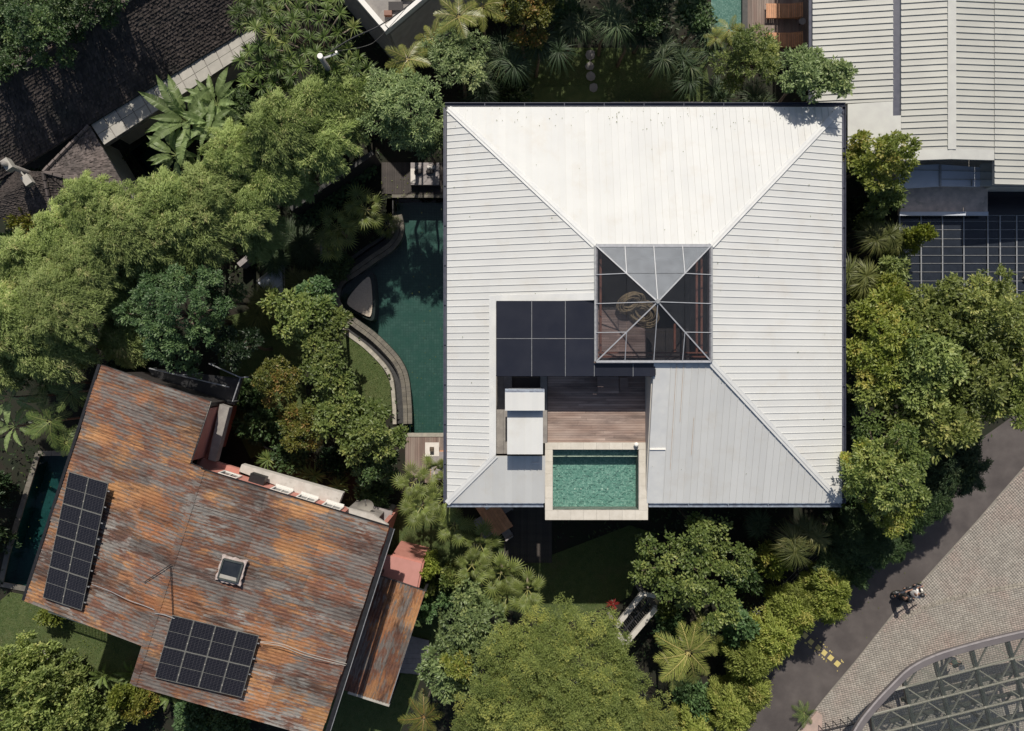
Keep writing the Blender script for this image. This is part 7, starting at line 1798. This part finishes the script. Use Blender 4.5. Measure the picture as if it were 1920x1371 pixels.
for r0, r1, z0, z1 in ((.50, .60, 0, .35),): mb.tube([(0, 0, z0), (0, 0, z1)], [r0, r1], 20)
child('bowl', mb.mesh('bowl', M['cloth_grey'], True), pt); child('soil', MB().cyl((0, 0), .52, .351, .36, 16).mesh('soil', M['soil']), pt)
rg = MB(); rg.tube([(.58 * math.cos(a * math.pi / 12), .58 * math.sin(a * math.pi / 12), .37) for a in range(25)], .03, 6, cap=False); child('rim', rg.mesh('rim', M['slab_tile'], True), pt)
# ---- leaf cover of the dark strips between everything
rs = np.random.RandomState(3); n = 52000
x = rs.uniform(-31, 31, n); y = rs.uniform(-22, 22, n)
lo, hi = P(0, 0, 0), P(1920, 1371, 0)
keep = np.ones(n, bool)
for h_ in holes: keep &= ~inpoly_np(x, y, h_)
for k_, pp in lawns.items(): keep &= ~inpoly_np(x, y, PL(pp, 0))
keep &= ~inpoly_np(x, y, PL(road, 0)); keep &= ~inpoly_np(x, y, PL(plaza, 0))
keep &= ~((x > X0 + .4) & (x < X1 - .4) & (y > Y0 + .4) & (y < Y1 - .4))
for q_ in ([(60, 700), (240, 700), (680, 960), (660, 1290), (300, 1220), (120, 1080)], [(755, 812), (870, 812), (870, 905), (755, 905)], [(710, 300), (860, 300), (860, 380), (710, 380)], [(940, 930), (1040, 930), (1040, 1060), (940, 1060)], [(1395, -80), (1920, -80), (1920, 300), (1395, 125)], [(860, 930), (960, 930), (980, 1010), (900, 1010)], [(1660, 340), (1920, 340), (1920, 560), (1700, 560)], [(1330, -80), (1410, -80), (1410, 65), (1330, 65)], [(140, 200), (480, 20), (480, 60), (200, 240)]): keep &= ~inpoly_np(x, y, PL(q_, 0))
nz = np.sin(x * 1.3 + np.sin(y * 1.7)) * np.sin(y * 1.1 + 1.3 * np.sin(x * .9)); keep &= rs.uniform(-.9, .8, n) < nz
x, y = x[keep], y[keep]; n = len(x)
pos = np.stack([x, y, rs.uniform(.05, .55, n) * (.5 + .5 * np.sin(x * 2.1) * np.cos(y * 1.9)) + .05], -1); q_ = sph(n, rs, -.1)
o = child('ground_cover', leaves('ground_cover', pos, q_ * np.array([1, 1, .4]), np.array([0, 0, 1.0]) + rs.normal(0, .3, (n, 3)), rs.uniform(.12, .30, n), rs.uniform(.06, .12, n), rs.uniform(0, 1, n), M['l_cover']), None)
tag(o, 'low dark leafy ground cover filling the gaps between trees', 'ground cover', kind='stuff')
# round leaved climber patch on the bank left of the fan palms
for key, poly, n, mt in (('bank', [(555, 410), (640, 350), (700, 310), (712, 325), (660, 370), (600, 425), (565, 440)], 700, 'l_blue'),):
    pp = PL(poly, 0); A_ = np.array(pp); x = rs.uniform(A_[:, 0].min(), A_[:, 0].max(), n * 3); y = rs.uniform(A_[:, 1].min(), A_[:, 1].max(), n * 3); k_ = inpoly_np(x, y, pp); x, y = x[k_][:n], y[k_][:n]; m_ = len(x)
    o = child('climber', leaves('climber', np.stack([x, y, rs.uniform(.5, .9, m_)], -1), sph(m_, rs, -.1) * np.array([1, 1, .3]), np.array([0, 0, 1.0]) + rs.normal(0, .2, (m_, 3)), rs.uniform(.18, .28, m_), rs.uniform(.12, .18, m_), rs.uniform(0, 1, m_), M[mt]), None)
    tag(o, 'round-leaved climbing plants on the dark bank above the fan palms', 'climber', kind='stuff')
# fallen leaves on the lawns, deck and road
rs2 = random.Random(5)
mb = MB()
for i in range(260):
    x, y = XY(rs2.uniform(700, 860), rs2.uniform(330, 372)) if i < 70 else XY(rs2.uniform(1440, 1760), rs2.uniform(900, 1300)) if i < 150 else XY(rs2.uniform(100, 260), rs2.uniform(1170, 1290))
    if i >= 70 and i < 150 and not inpoly(x, y, PL(road, 0)): continue
    z = .07 if i < 70 else .03 if i < 150 else .09; s_ = rs2.uniform(.03, .07); a = rs2.uniform(0, 6.28)
    mb.add([(x, y, z), (x + s_ * math.cos(a), y + s_ * math.sin(a), z + .01), (x + s_ * 1.6 * math.cos(a + .5), y + s_ * 1.6 * math.sin(a + .5), z + .015), (x + s_ * math.cos(a + 1), y + s_ * math.sin(a + 1), z)], [(0, 1, 2, 3)])
for i in range(150):
    x = rs2.uniform(X0 + .3, X1 - .3); y = rs2.choice((Y1 - abs(rs2.gauss(0, .8)), rs2.uniform(Y0 + .3, Y1)))
    if SX0 - .3 < x < SX1 + .3 and SY0 - .8 < y < SY1 + .3 or (CX0 - .1 < x < CX1 + .1 and y < CY1) or y > Y1 - .05: continue
    z = ZE + K * min(x - X0, X1 - x, y - Y0, Y1 - y) + .075; s_ = rs2.uniform(.02, .045); a = rs2.uniform(0, 6.28)
    mb.add([(x, y, z), (x + s_ * math.cos(a), y + s_ * math.sin(a), z + .01), (x + s_ * 1.6 * math.cos(a + .5), y + s_ * 1.6 * math.sin(a + .5), z + .015), (x + s_ * math.cos(a + 1), y + s_ * math.sin(a + 1), z)], [(0, 1, 2, 3)])
for i in range(46):
    x, y = XY(rs2.uniform(765, 835), rs2.uniform(380, 800)) if i < 34 else XY(rs2.uniform(45, 100), rs2.uniform(900, 1080))
    z = -.055 if i < 34 else -.045; s_ = rs2.uniform(.025, .055); a = rs2.uniform(0, 6.28)
    mb.add([(x, y, z), (x + s_ * math.cos(a), y + s_ * math.sin(a), z), (x + s_ * 1.6 * math.cos(a + .5), y + s_ * 1.6 * math.sin(a + .5), z + .004), (x + s_ * math.cos(a + 1), y + s_ * math.sin(a + 1), z)], [(0, 1, 2, 3)])
o = mb.build('fallen_leaves', M['l_orange']); tag(o, 'scattered fallen leaves on the deck, road and lawn', 'leaves', kind='stuff')
